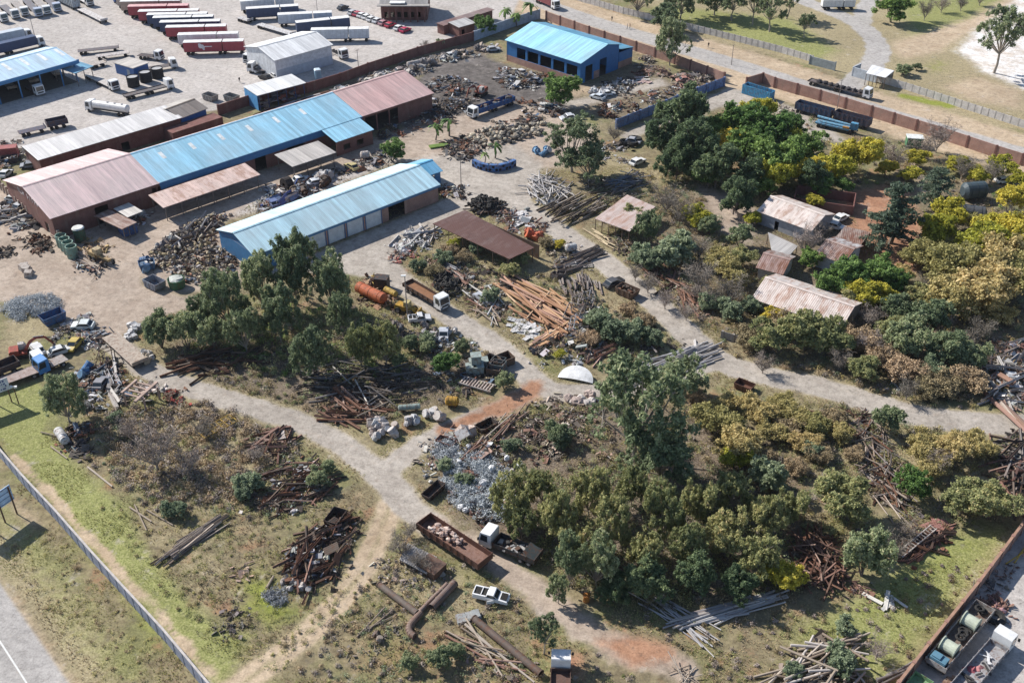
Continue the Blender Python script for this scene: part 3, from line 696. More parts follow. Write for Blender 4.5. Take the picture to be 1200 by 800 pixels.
# 4 white roofed long store and its brown neighbour
t, L, r1, (s1, s2, yr) = building('white_roof_store', 'long white flat roofed store with maroon wall behind the workshops', 'store', (46, 187), (211, 138), 4.2, 8.5, 4.9, rf=.97, wall='brick_dark', rcol=(.66, .64, .62), gablecol=(.08, .22, .48), gablemat='paint', ridgecap=False, front=[(8, 10, 0, 2.2), (20, 22, 0, 2.2)])
t, L, r1, _ = building('brown_roof_store', 'blue walled store with curved brown roof beside the white store', 'store', (212, 138), (241, 127), 4.0, 9.5, 5.2, wall='paint', wcol=(.04, .14, .38), roof='roof_old', rcol=(.22, .18, .15), rcol2=(.42, .38, .33))
mb = MB(); mb.bb(0, 14.5, -4.8, -.6, 0, 2.9); o = single('brick_lean_building', mb, 'brick_dark', 'low maroon block in front of the brown roofed store', 'outbuilding', *frame((190, 150), (240, 134), 2.9)[:2])
# 5 lorry workshop canopy, top left
t, L, r1, (s1, s2, yr) = building('lorry_canopy', 'large pale blue roofed lorry workshop open at its side', 'workshop', (-60, 112), (87, 71), 6.2, 16, 7.5, rf=.62, wall='paint', wcol=(.05, .20, .42), rcol=(.42, .62, .78), rcol2=(.5, .68, .8), front=[(.4 + 6.1 * i, 6.2 + 6.1 * i, 0, 5.0) for i in range(6)], right=[(1, 8, 0, 5), (8.6, 15, 0, 5)], fascia=(.05, .22, .48))
skylights(r1, [3 + 5.2 * i for i in range(7)], 4, 9, 6.2, s1, 1.)
canopy('lean_to', 'blue lean-to roof on the end of the lorry workshop', (88, 86), (108, 78), 4.0, 9, 4.6, 'roof', (.10, .30, .45), 3)
# 6 white warehouse with half grey wall
t, L, r1, _ = building('white_warehouse', 'white steel warehouse in the lorry park', 'warehouse', (322, 70.5), (388, 52.5), 5.8, 15.5, 7.6, wall='dull', wcol=(.66, .68, .70), rcol=(.80, .80, .79), rcol2=(.80, .80, .79))
mb = MB(); mb.bb(0, L, -.06, -.004, 0, 2.7); part('grey_base', mb, 'paint', t, (.42, .48, .54))
# 7 open canopy shed behind pink roof
t, L = canopy('storage_shed', 'open white roofed storage shed with blue end wall by the maroon wall', (302, 112), (357, 97.5), 4.3, 7.5, 4.6, 'roof', (.74, .74, .72), 6, 'shed', beam=(.06, .15, .35))
mb = MB(); mb.bb(-.2, -.02, .2, 7.3, .0, 4.2); part('end_wall', mb, 'paint', t, (.10, .32, .60)); mb = MB(); mb.bb(0, L, 7.1, 7.3, 0, 4.2); part('back_wall', mb, 'brick_dark', t)
for k in range(3):
    mb = MB()
    for i in range(26): mb.box((R.uniform(1, L - 1), 1.2 + 2 * k + R.uniform(-.4, .4), R.uniform(.3, 2.1)), (R.uniform(.5, 2), R.uniform(.3, .8), R.uniform(.2, .7)), R.uniform(-.2, .2), R.choice([(.3, .3, .32), (.12, .14, .2), (.4, .35, .28), (.25, .1, .08)]))
    o = single('stored_steel', mb, 'coldull', 'stacked steel stock on the racks of the white storage shed', 'steel stock', t.location, t.rotation_euler.z); o['kind'] = 'stuff'
# 8 brick building at the top edge
t, L, r1, _ = building('brick_office', 'brick office building with pillared front at the top edge', 'office', (446, 4), (500, 4), 5.5, 14, 8.5, wall='brick_dark', roof='roof_old', rcol=(.32, .30, .29), front=[(1 + 2.1 * i, 2.2 + 2.1 * i, .9, 2.6) for i in range(6)], left=[(1 + 2.2 * i, 2.2 + 2.2 * i, .9, 3) for i in range(5)])
mb = MB()
for i in range(7): mb.bb(.2 + i * 2.3, .6 + i * 2.3, -2.2, -1.8, 0, 5.1)
part('pillar', mb, 'brick_dark', t).__setitem__('kind', 'stuff')
mb = MB(); mb.bb(-1, L + 1, -2.5, -.5, 5.15, 5.4); part('porch_roof', mb, 'dull', t, (.38, .36, .34))
mb = MB(); mb.bb(3, 8, -1.4, 1.6, 5.7, 6.0); part('white_canopy', mb, 'dull', t, (.78, .78, .76))
t, L, r1, _ = building('brick_outbuilding', 'small brick outbuilding with grey roof behind the lollipop tree', 'outbuilding', (538, 32), (556, 27), 3.2, 5, 3.6, rf=.95, wall='brick_dark', roof='roof_old', rcol=(.5, .48, .46), ridgecap=False, front=[(1, 2.2, 0, 2.1)])
t, L, r1, _ = building('brick_outbuilding', 'roofless low brick block beside the car park', 'outbuilding', (520, 30), (577, 12), 3., 3, 3.1, rf=.9, wall='brick_dark', roof='roof_old', rcol=(.20, .10, .08), ridgecap=False)
# 9 rusty roofed open sheds in the middle
def mono(name, label, c, ze, zb, mat, col, wallm='worn', wcol=(.12, .09, .07), posts=True, cat='shed', t_=.14):
    """single slope or flat shed from four roof corners: near-left, near-right, far-right, far-left"""
    P = [g(*c[0], ze), g(*c[1], ze), g(*c[2], zb), g(*c[3], zb)]
    o = P[0].copy(); o.z = 0; d = P[1] - P[0]; rz_ = math.atan2(d.y, d.x)
    L = [Matrix.Rotation(-rz_, 3, 'Z') @ Vector((p.x - o.x, p.y - o.y, p.z)) for p in P]
    t = thing(name, label, cat, o, rz_)
    mb = MB(); slab(mb, *L, t_); part('roof', mb, mat, t, col)
    if posts:
        for i, (a, b) in enumerate(((0, 1), (3, 2))):
            for k in range(6):
                p = L[a].lerp(L[b], .02 + .96 * k / 5); mb = MB(); mb.tube((p.x, p.y * .98 + .1, -.1), (p.x, p.y * .98 + .1, p.z - .16), .09); part('post', mb, 'worn', t, (.14, .10, .08))
    if wallm:
        mb = MB(); a, b = L[3], L[2]; mb.bb(a.x + .3, b.x - .3, a.y - .45, a.y - .3, 0, min(a.z, b.z) - .3); part('back_wall', mb, wallm, t, wcol)
    return t
mono('rusty_shed', 'open shed with dark rusty iron roof between the two yard roads', [(507, 262), (597, 303.5), (626, 290), (545, 246)], 3.2, 3.6, 'roof_rusty', (.16, .09, .075))
mb = MB(); mb.bb(-.6, .6, -.5, .5, 0, 1.1)
mono('rusty_shed', 'small rusty pink roofed shed beneath grey bushes beside the east dirt road', [(697, 256), (738, 271), (768, 242), (735, 228)], 2.9, 3.4, 'roof_lean', (.50, .40, .36))
# 10 farm houses on the right
def house(label, c0, c1, ze, Wd, zr, rcol, wcol, mat='roof_rust', rot=0, **kw):
    t, L, r1, s = building('farm_house', label, 'house', c0, c1, ze, Wd, zr, wall='dull', wcol=wcol, roof=mat, rcol=rcol, **kw)
    windows(t, [L * .2, L * .6], 1.2, 1., 2.1, .1); return t, L
house('farm house with long pale pink roof beside walled yard', (890, 247), (950, 269), 3.1, 9.5, 4.7, (.66, .58, .53), (.40, .42, .46), 'roof_lean', front=[(4, 5, 0, 2.1)])
house('white walled farm house with half brown roof by the red soil yard', (958, 297), (987, 307), 3.0, 8.5, 4.2, (.36, .27, .24), (.52, .58, .62), 'roof_rust', rcol2=(.62, .63, .64), front=[(3, 4, 0, 2)])
house('farm cottage with brown pink roof and cream wall in the middle of the houses', (889, 313), (916, 320), 2.8, 7.5, 4.0, (.36, .25, .22), (.55, .50, .44), 'roof_rust', rcol2=(.40, .38, .36))
house('long farm barn with streaked rusty pink roof nearest the dirt road', (884, 349), (984, 383), 2.6, 10.5, 4.4, (.62, .53, .48), (.36, .32, .28), 'roof_lean', rcol2=(.6, .54, .5), front=[(3, 5, 0, 2.2), (10, 12, 0, 2.2)])
def block(name, label, px, dims, rz_, mat, col, cat, z=0): # plain rectangular pieces with a lip
    x, y, h = dims; mb = MB(); tt = .2
    mb.bb(-x / 2, x / 2, -y / 2, -y / 2 + tt, z, h); mb.bb(-x / 2, x / 2, y / 2 - tt, y / 2, z, h); mb.bb(-x / 2, -x / 2 + tt, -y / 2 + tt, y / 2 - tt, z, h); mb.bb(x / 2 - tt, x / 2, -y / 2 + tt, y / 2 - tt, z, h)
    return single(name, mb, mat, label, cat, g(*px), rz_, color=col)
block('walled_yard', 'roofless brick walled yard behind the long pale farm house', (965, 240), (13, 7, 2.3), yaw((930, 250), (985, 258)) , 'brick_dark', None, 'yard wall')
mono('lean_to', 'low brown flat roof joined to the white farm house', [(975, 283), (1008, 288), (1020, 272), (990, 265)], 2.6, 2.7, 'roof_rust', (.32, .25, .21), 'brick')
mono('lean_to', 'grey sheet porch roof between the farm cottages', [(905, 297), (922, 303), (935, 288), (900, 272)], 2.5, 2.7, 'roof_old', (.44, .42, .40), None)
# gatehouse over the main road
mono('gatehouse', 'white roofed gatehouse at the side road junction', [(1015, 86), (1038, 91), (1048, 83), (1022, 76)], 3.4, 3.4, 'roof', (.80, .80, .80), 'dull', (.5, .48, .45), cat='gatehouse')
mb = MB(); mb.bb(-3.8, 3.8, -.15, .15, 0, 2.6); mb.bb(-3.9, -3.6, -.2, 4, 0, 2.7); single('gate_wall', mb, 'dull', 'pale grey wall in front of the white gatehouse', 'wall', g(1012, 93), yaw((1000, 88), (1024, 95)), color=(.48, .52, .56))
mb = MB(); mb.bb(-4, 4, -.12, .12, 0, 2.4); mb.bb(-4.2, -4, -.25, .25, 0, 2.7); mb.bb(4, 4.2, -.25, .25, 0, 2.7); o = single('gate_board', mb, 'dull', 'grey board wall closing the pale fence at the junction', 'wall', g(963, 79), yaw((952, 76), (975, 82)), color=(.30, .34, .35))
# ------------------------------------------------------------------ walls and fences
def wall_run(name, label, pts, h, mat, col=None, pier=0, pier_h=0, th=.22, pmat=None, pcol=None, cat='wall', cap=None, panel_gap=0., pw=.45):
    P = [g(*p) for p in pts]; o = P[0].copy()
    t = thing(name, label, cat, o)
    Q = [p - o for p in P]
    for a, b in zip(Q[:-1], Q[1:]):
        d = b - a; L = d.length; rz_ = math.atan2(d.y, d.x)
        mb = MB(); ty = .0
        if panel_gap:
            n = max(1, round(L / panel_gap)); w_h = h
            for i in range(n):
                for k in range(int(round(h / .4))): mb.bb(i * L / n + .02, (i + 1) * L / n - .02, -th / 2 + R.uniform(-.012, .012), th / 2, -.1 if k == 0 else k * .4 + .005, k * .4 + .4)
        else: mb.bb(0, L, -th / 2, th / 2, -.1, h)
        w_ = part('wall_panel', mb, mat, t, col); w_.location = a; w_.rotation_euler = (0, 0, rz_)
        if panel_gap: w_['kind'] = 'stuff'
        if cap: 
            mb = MB(); mb.bb(0, L, -th / 2 - .06, th / 2 + .06, h + .004, h + .12); c_ = part('coping', mb, 'dull', t, cap); c_.location = a; c_.rotation_euler = (0, 0, rz_)
        if pier:
            n = max(1, round(L / pier)); me = None
            for i in range(n + (1 if b is Q[-1] else 0)):
                if me is None:
                    mb = MB(); mb.bb(-pw / 2, pw / 2, -pw / 2 - .02, pw / 2 + .02, -.1, pier_h or h + .15); me = mb.mesh('pier', pmat or mat)
                q = ob('pier', me, t, pcol or col); q.location = a + d * (i / n); q.rotation_euler = (0, 0, rz_)
    return t
wall_run('brick_wall', 'brick wall with dark piers along the road behind the blue hall', [(640, 24), (690, 42), (745, 60), (790, 75), (848, 97)], 2.9, 'brick', None, 7.2, 3.1, pmat='brick_dark')
wall_run('brick_wall', 'long brick wall with dark piers along the road by the blue trailers', [(874, 103), (893, 97.5), (907, 103), (960, 118), (1020, 137), (1100, 162), (1165, 184), (1260, 214)], 3.0, 'brick', None, 7.0, 3.1, pmat='brick_dark')
wall_run('precast_fence', 'pale concrete panel fence across the road from the blue hall', [(660, -4), (730, 16), (790, 31), (860, 48), (915, 62), (952, 73)], 2.1, 'dull', (.62, .59, .56), 2.1, 2.15, .1, cat='fence', panel_gap=2.1, pw=.16, pcol=(.52, .49, .46))
wall_run('precast_fence', 'pale concrete panel fence along the road right of the gatehouse', [(1025, 95), (1060, 105), (1110, 121), (1165, 139), (1230, 160)], 2.1, 'dull', (.60, .57, .54), 2.1, 2.15, .1, cat='fence', panel_gap=2.1, pw=.16, pcol=(.50, .47, .44))
wall_run('maroon_wall', 'dark maroon wall between the lorry park and the scrap yard', [(257, 135), (300, 121), (360, 109), (400, 97), (432, 85), (490, 66), (555, 48)], 2.8, 'brick_dark', None, 8, 2.95)
wall_run('pale_wall', 'pale blue plastered wall beside the lollipop tree', [(556, 48), (580, 39), (606, 30), (632, 22)], 3.0, 'dull', (.42, .47, .54), 6, 3.1)
wall_run('sheet_wall', 'blue sheet metal wall beside the dark tree clump', [(722, 151), (750, 140), (780, 128), (806, 117), (848, 101)], 2.6, 'worn', (.14, .25, .48), 4, 2.7, .08)
wall_run('precast_wall', 'grey precast wall along the grass verge of the tar road', [(-30, 494), (0, 535), (30, 570), (70, 613), (110, 659), (150, 703), (195, 752), (240, 806), (290, 865)], 2.4, 'dull', (.27, .30, .38), 2.2, 2.42, .16, cat='wall', panel_gap=2.2, pw=.2, pcol=(.24, .26, .32), cap=(.55, .51, .48))
wall_run('brick_boundary', 'orange topped brick boundary wall beside the paved yard', [proj(Vector((*g(x, y, 2.5)[:2], 0))) for x, y in [(1248, 545), (1200, 611), (1148, 680), (1089, 753), (1035, 822)]], 2.4, 'brick', None, 4.2, 2.6, .24, cat='wall', cap=(.40, .24, .17))
t = wall_run('arched_wall', 'low cream wall with square openings beside the maroon workshop', [(2, 222), (25, 245), (48, 262), (75, 285)], .5, 'dull', (.38, .31, .26), 2.0, 2.3, .3, pw=.55)
for k in range(3): pass
wall_run('yard_fence', 'low plank fence beside the farm houses', [(850, 243), (868, 258), (880, 270)], 1.3, 'dull', (.38, .32, .28), 3, 1.5, .08, cat='fence')
wall_run('yard_fence', 'short grey board fence at the bend of the dirt road', [(846, 396), (872, 404)], 1.5, 'dull', (.32, .29, .26), 2.4, 1.6, .08, cat='fence')
# billboards
def billboard(label, a, b, z0, z1, mat_col, back=True, posts=4, strokes=True):
    A = g(*a); B = g(*b); d = B - A; L = d.length; t = thing('billboard', label, 'billboard', A, math.atan2(d.y, d.x))
    mb = MB(); mb.bb(0, L, -.05, .05, z0, z1); part('board', mb, 'dull', t, mat_col)
    for i in range(posts):
        x = .4 + (L - .8) * i / (posts - 1); mb = MB(); mb.bb(x - .09, x + .09, .06 if not strokes else .06, .22, -.2, z1 - .1); part('post', mb, 'worn', t, (.12, .07, .05))
    if strokes:
        mb = MB()
        for r in range(4):
            x = .4; z = z1 - .5 - r * (z1 - z0 - .4) / 4.2
            while x < L - .6:
                w_ = R.uniform(.15, .55)
                if R.random() > .18: mb.bb(x, x + w_, -.075, -.052, z - .16, z + (.1 if r % 2 else .2))
                x += w_ + .14
        part('lettering', mb, 'dull', t, (.10, .13, .30))
    else:
        for r in range(4):
            mb = MB(); mb.bb(0, L, -.11, -.054, z0 + .2 + r * (z1 - z0 - .4) / 3, z0 + .3 + r * (z1 - z0 - .4) / 3); part('rail', mb, 'worn', t, (.25, .36, .5))
    return t
billboard('white billboard with blue lettering on the grass beside the flatbed trailers', (-32, 488), (17, 470), 2.6, 5.0, (.72, .74, .78))
t = billboard('pale blue billboard seen from behind on four brown posts on the verge', (-26, 634), (22, 599.6), 2.6, 5.4, (.50, .66, .85), strokes=False)
for c in t.children:
    if c.name.startswith('post'): c.location.y = -.30
# ------------------------------------------------------------------ trees: trunk with limbs, crown of many leaf faces in clumps
def leaf_mesh(name, mat, C, rad, per, size, up=.55, asp=1.9, squash=.8, droop=0.):
    """C: clump centres, rad: clump radii, per: leaves per clump"""
    C = np.array(C); rad = np.array(rad); n = len(C) * per
    c = np.repeat(C, per, 0); r = np.repeat(rad, per)
    d = NR.normal(size=(n, 3)); d /= np.linalg.norm(d, axis=1)[:, None]
    u = NR.uniform(0, 1, n) ** .5 * NR.choice([1., 1., 1., 1.45], n)
    p = c + d * (r * u)[:, None] * np.array([1, 1, squash])
    nr = d * .5 + NR.normal(size=(n, 3)) * .6 + np.array([0, 0, up]); nr /= np.linalg.norm(nr, axis=1)[:, None]
    t = np.cross(nr, np.cross(nr, np.array([0, 0, 1.]) * droop + NR.normal(size=(n, 3)) * (1 - droop * .6))); t /= np.linalg.norm(t, axis=1)[:, None] + 1e-9; b = np.cross(nr, t)
    s = (size * NR.uniform(.6, 1.35, n))[:, None]
    v = np.stack([p - t * s * asp * .5, p - b * s * .5, p + t * s * asp * .5, p + b * s * .5], 1)
    me = np_mesh(name, v.reshape(-1, 3), np.arange(n * 4).reshape(-1, 4), mat)
    tone = np.repeat(NR.normal(0, .16, len(C)), per)
    at = me.attributes.new('rnd', 'FLOAT', 'FACE'); at.data.foreach_set('value', np.clip(NR.beta(1.25, 1.5, n) + tone * .8, 0, 1).astype(np.float32))
    return me
def trunk_mesh(name, limbs, mat='bark'):
    mb = MB()
    for p0, p1, r0, r1 in limbs:
        p0 = Vector(p0); p1 = Vector(p1); m_ = p0.lerp(p1, .5) + Vector((NR.normal() * .05, NR.normal() * .05, 0)) * (p1 - p0).length
        mb.tube(p0, m_, r0, (r0 + r1) / 2, 7, False); mb.tube(m_, p1, (r0 + r1) / 2, r1, 7, False)
    return mb.mesh(name, mat)
def shell(n, c, r, lo=-.35, thick=.45):
    out = []
    while len(out) < n:
        d = NR.normal(size=3); d /= np.linalg.norm(d)
        if d[2] < lo: continue
        k = 1 - thick * NR.uniform(0, 1) ** 1.5
        out.append(np.array(c) + d * np.array(r) * k)
    return out
def v_lobed(h, w, nl, cl, per, leaf, mat, crad, bark='bark', base=.25, gap=.5, squash=1.15, asp=2.4, droop=.75, vert=1.25):
    """broad tree of several lobes carried on limbs (height h, crown width w)"""
    C = []; rad = []; limbs = [((0, 0, -.3), (NR.normal() * .02 * h, NR.normal() * .02 * h, h * base), .035 * h * .6, .026 * h * .6)]
    top = limbs[0][1]
    for i in range(nl):
        a = 2 * math.pi * (i / nl) * 1.618 * nl / 2 + NR.uniform(-.5, .5); e = NR.uniform(.15, 1.)
        rr = w * .5 * NR.uniform(.30, .80) * math.sqrt(1 - (e * .85) ** 2 + .15); z = h * (base + .12 + (1 - base - .24) * e)
        lc = np.array([math.cos(a) * rr, math.sin(a) * rr, z]); lr = w * NR.uniform(.10, .20)
        limbs.append((top, tuple(lc - np.array([0, 0, lr * .4])), .018 * h * .6, .006 * h * .6))
        n = int(cl * NR.uniform(.7, 1.3)); pts = shell(n, lc, (lr, lr, lr * vert), -.8, gap)
        C += pts; rad += list(NR.uniform(.6, 1.25, n) * crad)
        for q in pts[:5]: limbs.append((tuple(lc - np.array([0, 0, lr * .4])), tuple(q), .05, .015))
    return trunk_mesh('trunk', limbs, bark), leaf_mesh('crown', mat, C, rad, per, leaf, squash=squash, asp=asp, droop=droop)
def v_dome(h, w, cl, per, leaf, mat, crad, base=.12, bark='bark', lo=-.35, stems=4):
    """dense rounded tree or shrub"""
    zc = h * (base + .42); rz_ = h * (1 - base) * .5
    C = []
    lob = [((0, 0, zc - rz_ * .1), (w * .3, w * .3, rz_ * .72))] + [((math.cos(a) * w * q, math.sin(a) * w * q, zc + NR.uniform(-.5, .45) * rz_), (w * NR.uniform(.11, .24),) * 2 + (rz_ * NR.uniform(.3, .7),)) for a, q in zip(NR.uniform(0, 6.28, 9), NR.uniform(.15, .36, 9))]
    for i, (c, r) in enumerate(lob): C += shell(int(cl * (.3 if i == 0 else .08)), c, r, lo, .45)
    limbs = [((NR.normal() * .05, NR.normal() * .05, -.2), (math.cos(a) * w * .2, math.sin(a) * w * .2, zc), .03 * h * .6 + .03, .02) for a in NR.uniform(0, 6.28, stems)]
    return trunk_mesh('trunk', limbs, bark), leaf_mesh('crown', mat, C, list(NR.uniform(.6, 1.3, len(C)) * crad), per, leaf)
def v_bare(h, w, n, mat='twig', bark='bark_pale'):
    limbs = []; tw = []
    for i in range(7):
        a = 2 * math.pi * i / 7 + NR.uniform(-.3, .3); e = NR.uniform(.5, 1)
        tip = Vector((math.cos(a) * w * .4 * NR.uniform(.4, 1), math.sin(a) * w * .4 * NR.uniform(.4, 1), h * e)); st = Vector((0, 0, h * .12))
        limbs.append((st, tip, .018 * h, .004 * h))
        for k in range(n):
            f = NR.uniform(.3, 1); p = st.lerp(tip, f); d = Vector((NR.normal(), NR.normal(), abs(NR.normal()) * .8 + .2)).normalized() * (h * NR.uniform(.12, .3))
            tw.append((p, p + d)); 
            for q in range(3):
                p2 = p.lerp(p + d, NR.uniform(.3, 1)); p3 = p2 + Vector((NR.normal(), NR.normal(), NR.normal() * .6 + .3)).normalized() * h * NR.uniform(.06, .16); tw.append((p2, p3)); tw.append((p2.lerp(p3, .5), p3 + Vector((NR.normal(), NR.normal(), NR.normal())) * h * .03))
    limbs.append(((0, 0, -.2), (0, 0, h * .14), .026 * h, .02 * h))
    vs = []; nn = len(tw)
    for a, b in tw:
        d = (b - a); s = d.cross(Vector((NR.normal(), NR.normal(), NR.normal()))).normalized() * .02
        vs += [a - s, a + s, b + s * .5, b - s * .5]
    me = np_mesh('crown', np.array([tuple(v) for v in vs]), np.arange(nn * 4).reshape(-1, 4), mat)
    at = me.attributes.new('rnd', 'FLOAT', 'FACE'); at.data.foreach_set('value', NR.uniform(0, 1, nn).astype(np.float32))
    return trunk_mesh('trunk', limbs, bark), me
def v_cedar(h, w, mat):
    C = []; rad = []; limbs = [((0, 0, -.2), (0, 0, h * .97), .035 * h, .006 * h)]
    for k in range(9):
        z = h * (.22 + .085 * k); L = w * .52 * (1 - (k / 9) ** 1.6) + .3
        for a in NR.uniform(0, 6.28, 5):
            l = L * NR.uniform(.6, 1.05); tip = (math.cos(a) * l, math.sin(a) * l, z + .06 * l); limbs.append(((0, 0, z - .2), tip, .06, .02))
            for f in np.linspace(.35, 1, 5): C.append((tip[0] * f + NR.normal() * .25, tip[1] * f + NR.normal() * .25, z + .06 * l * f)); rad.append(.55 + .25 * NR.uniform())
    return trunk_mesh('trunk', limbs), leaf_mesh('crown', mat, C, rad, 26, .26, squash=.35)
def v_palm(h, w, mat):
    V_ = []; F_ = []
    for i in range(22):
        a = NR.uniform(0, 6.28); el = NR.uniform(-.3, 1.1); pts = []
        for k in range(6):
            f = k / 5; pts.append((math.cos(a) * w * .5 * f * math.cos(el * .6), math.sin(a) * w * .5 * f * math.cos(el * .6), h + w * .5 * (math.sin(el) * f - .75 * f * f)))
        for k in range(5):
            wd = .28 * math.sin(math.pi * (k + .6) / 6.2) + .04; s = (-math.sin(a) * wd, math.cos(a) * wd)
            p, q = pts[k], pts[k + 1]; o = len(V_)
            V_ += [(p[0] - s[0], p[1] - s[1], p[2] - .05), (p[0] + s[0], p[1] + s[1], p[2] - .05), (q[0] + s[0], q[1] + s[1], q[2] - .05), (q[0] - s[0], q[1] - s[1], q[2] - .05)]
    V_ = np.array(V_); me = np_mesh('crown', V_, np.arange(len(V_)).reshape(-1, 4), mat)
    at = me.attributes.new('rnd', 'FLOAT', 'FACE'); at.data.foreach_set('value', NR.uniform(0, 1, len(V_) // 4).astype(np.float32))
    return trunk_mesh('trunk', [((0, 0, -.2), (0, 0, h), .22, .16)]), me
mk_leaf('grass_blade', [(0, (.11, .115, .04)), (.5, (.185, .18, .065)), (1, (.26, .235, .11))])
SPECIES = {  # name -> (variants, unit height, unit width, default height / width)
    'gum': ([v_lobed(12, 11, 17, 19, 62, .21, 'leaf_gum', .50, 'bark_pale', .12) for _ in range(4)], 12, 11, 1.15),
    'olivegum': ([v_lobed(9, 10, 17, 18, 56, .2, 'leaf_olive', .46, 'bark_pale', .12) for _ in range(4)], 9, 10, .95),
    'sparse': ([v_lobed(14, 11, 18, 9, 55, .22, 'leaf_gum', .5, 'bark_pale', .3, .7) for _ in range(3)], 14, 11, 1.25),
    'opengum': ([v_lobed(13, 11, 22, 9, 60, .21, 'leaf_gum', .5, 'bark_pale', .16, .7) for _ in range(2)], 13, 11, 1.2),
    'dark': ([v_lobed(11, 10, 16, 20, 62, .23, 'leaf_dark', .55, 'bark', .1) for _ in range(3)], 11, 10, 1.05),
    'green': ([v_dome(6, 6.5, 210, 65, .19, 'leaf_green', .42) for _ in range(3)], 6, 6.5, .85),
    'pine': ([v_dome(9, 6.5, 220, 65, .2, 'leaf_dark', .45, .1) for _ in range(2)], 9, 6.5, 1.3),
    'bush': ([v_dome(5.4, 6.5, 220, 65, .17, 'leaf_olive', .4) for _ in range(3)], 5.4, 6.5, .8),
    'gumbush': ([v_dome(5.4, 6.5, 220, 65, .17, 'leaf_gum', .4) for _ in range(3)], 5.4, 6.5, .85),
    'yellow': ([v_dome(5, 7, 190, 60, .19, 'leaf_yellow', .48, .15) for _ in range(3)], 5, 7, .7),
    'gold': ([v_dome(5, 7, 190, 55, .17, 'leaf_gold', .5, .1) for _ in range(3)], 5, 7, .65),
    'tan': ([v_dome(3.6, 6, 170, 50, .14, 'leaf_tan', .5, .03) for _ in range(3)], 3.6, 6, .6),
    'sage': ([v_dome(4, 5, 170, 60, .18, 'leaf_sage', .36, .06) for _ in range(3)], 4, 5, .8),
    'bare': ([v_bare(5, 6.5, 34) for _ in range(3)], 5, 6.5, .75),
    'cedar': ([v_cedar(11, 9, 'leaf_cedar') for _ in range(2)], 11, 9, 1.15),
    'palm': ([v_palm(4.5, 4.5, 'leaf_green')], 6, 4.5, 1.3),
}
KIND = {'opengum': ('gum_tree', 'tree'), 'gum': ('gum_tree', 'tree'), 'olivegum': ('gum_tree', 'tree'), 'sparse': ('gum_tree', 'tree'), 'dark': ('evergreen_tree', 'tree'), 'green': ('leafy_tree', 'tree'), 'pine': ('evergreen_tree', 'tree'), 'bush': ('bush', 'bush'), 'gumbush': ('bush', 'bush'),
        'yellow': ('yellow_tree', 'tree'), 'gold': ('autumn_tree', 'tree'), 'tan': ('dry_bush', 'bush'), 'sage': ('sage_bush', 'bush'), 'bare': ('bare_tree', 'tree'), 'cedar': ('cedar_tree', 'tree'), 'palm': ('palm_tree', 'palm')}
TREES = []
def tree(sp, x, y, wpx, label, group=None, hr=None):
    """x, y: middle of the crown in the photograph, wpx its width there"""
    var, uh, uw, r = SPECIES[sp]; r = hr or r
    s = scale_at(x, y, 3); w = wpx / s; h = w * r
    p = g(x, y, h * .55); p.z = 0
    t, c = var[len(TREES) % len(var)]
    n, cat_ = KIND[sp]; o = thing(n, label, cat_, p, R.uniform(0, 6.28), group)
    o.scale = (w / uw * 1.06, w / uw * 1.06, h / uh)
    ob('trunk', t, o); ob('crown', c, o); TREES.append((p, w, h)); return o
def trees(sp, lst, label, group=None, hr=None):
    for q in lst: tree(sp, q[0], q[1], q[2], label, group, q[3] if len(q) > 3 else hr)
# central grove
trees('gum', [(342, 308, 54, 1.8), (302, 324, 46, 1.7), (264, 352, 50, 1.65), (386, 328, 48, 1.7), (324, 362, 50, 1.6), (284, 384, 44, 1.5), (236, 368, 38, 1.5), (400, 366, 38, 1.6)], 'tall dark green gum tree in the central grove below the blue shed', 'gum trees of the central grove')
trees('gumbush', [(184, 383, 44, 1.15), (216, 385, 44, 1.2), (246, 386, 42, 1.2)], 'small green tree at the left end of the central grove', 'small trees at the grove end')
tree('gum', 252, 340, 38, 'narrow dark gum tree at the shed corner of the central grove', None, 1.5)
tree('gum', 360, 408, 50, 'pale green gum tree at the front of the central grove', None, 1.45)
tree('olivegum', 422, 402, 42, 'olive green gum tree nearest the tipper truck', None, 1.5)
tree('olivegum', 450, 402, 42, 'olive green gum tree right of the grove beside the loader', None, 1.4)
tree('green', 520, 422, 36, 'low light green shrub behind the green steel cabinets')
tree('sparse', 364, 296, 22, 'thin young gum tree in front of the white roller doors', None, 1.9)
# foreground grove
tree('opengum', 752, 470, 118, 'tallest gum tree with white forked trunk at the edge of the foreground grove', None, 1.3)
tree('opengum', 800, 440, 62, 'gum tree leaning over the stack of silver pipes', None, 1.)
tree('gum', 775, 530, 80, 'dark gum tree below the tallest forked gum', None, 1.)
trees('olivegum', [(600, 578, 52, 1.5), (636, 572, 42), (652, 606, 50, 1.45), (692, 576, 46, 1.5), (672, 640, 46), (718, 612, 50, 1.5), (742, 570, 42), (778, 598, 52, 1.5), (824, 586, 46, 1.4), (755, 644, 46), (808, 638, 48), (612, 612, 38)], 'brownish olive gum tree in the big foreground grove', 'olive gum trees of the foreground grove', 1.3)
trees('olivegum', [(852, 622, 54), (862, 575, 48), (900, 606, 50), (888, 652, 52), (932, 592, 44)], 'olive gum tree on the right side of the foreground grove', 'gum trees on the right side of the grove', 1.2)
trees('gum', [(668, 655, 44, 1.8), (702, 656, 50, 1.6), (655, 688, 30, 1.6)], 'green gum tree beside the truck at the front of the grove', 'gum trees at the front of the grove')
trees('dark', [(758, 676, 54), (815, 672, 54), (865, 684, 46), (720, 688, 40)], 'dark shaded tree over the long pipes in the foreground grove', 'dark trees over the pipes')
tree('sparse', 638, 742, 40, 'spindly sage green young gum beside the red track', None, 1.6)
tree('gumbush', 652, 505, 34, 'round olive shrub in the scrap left of the tallest gum')
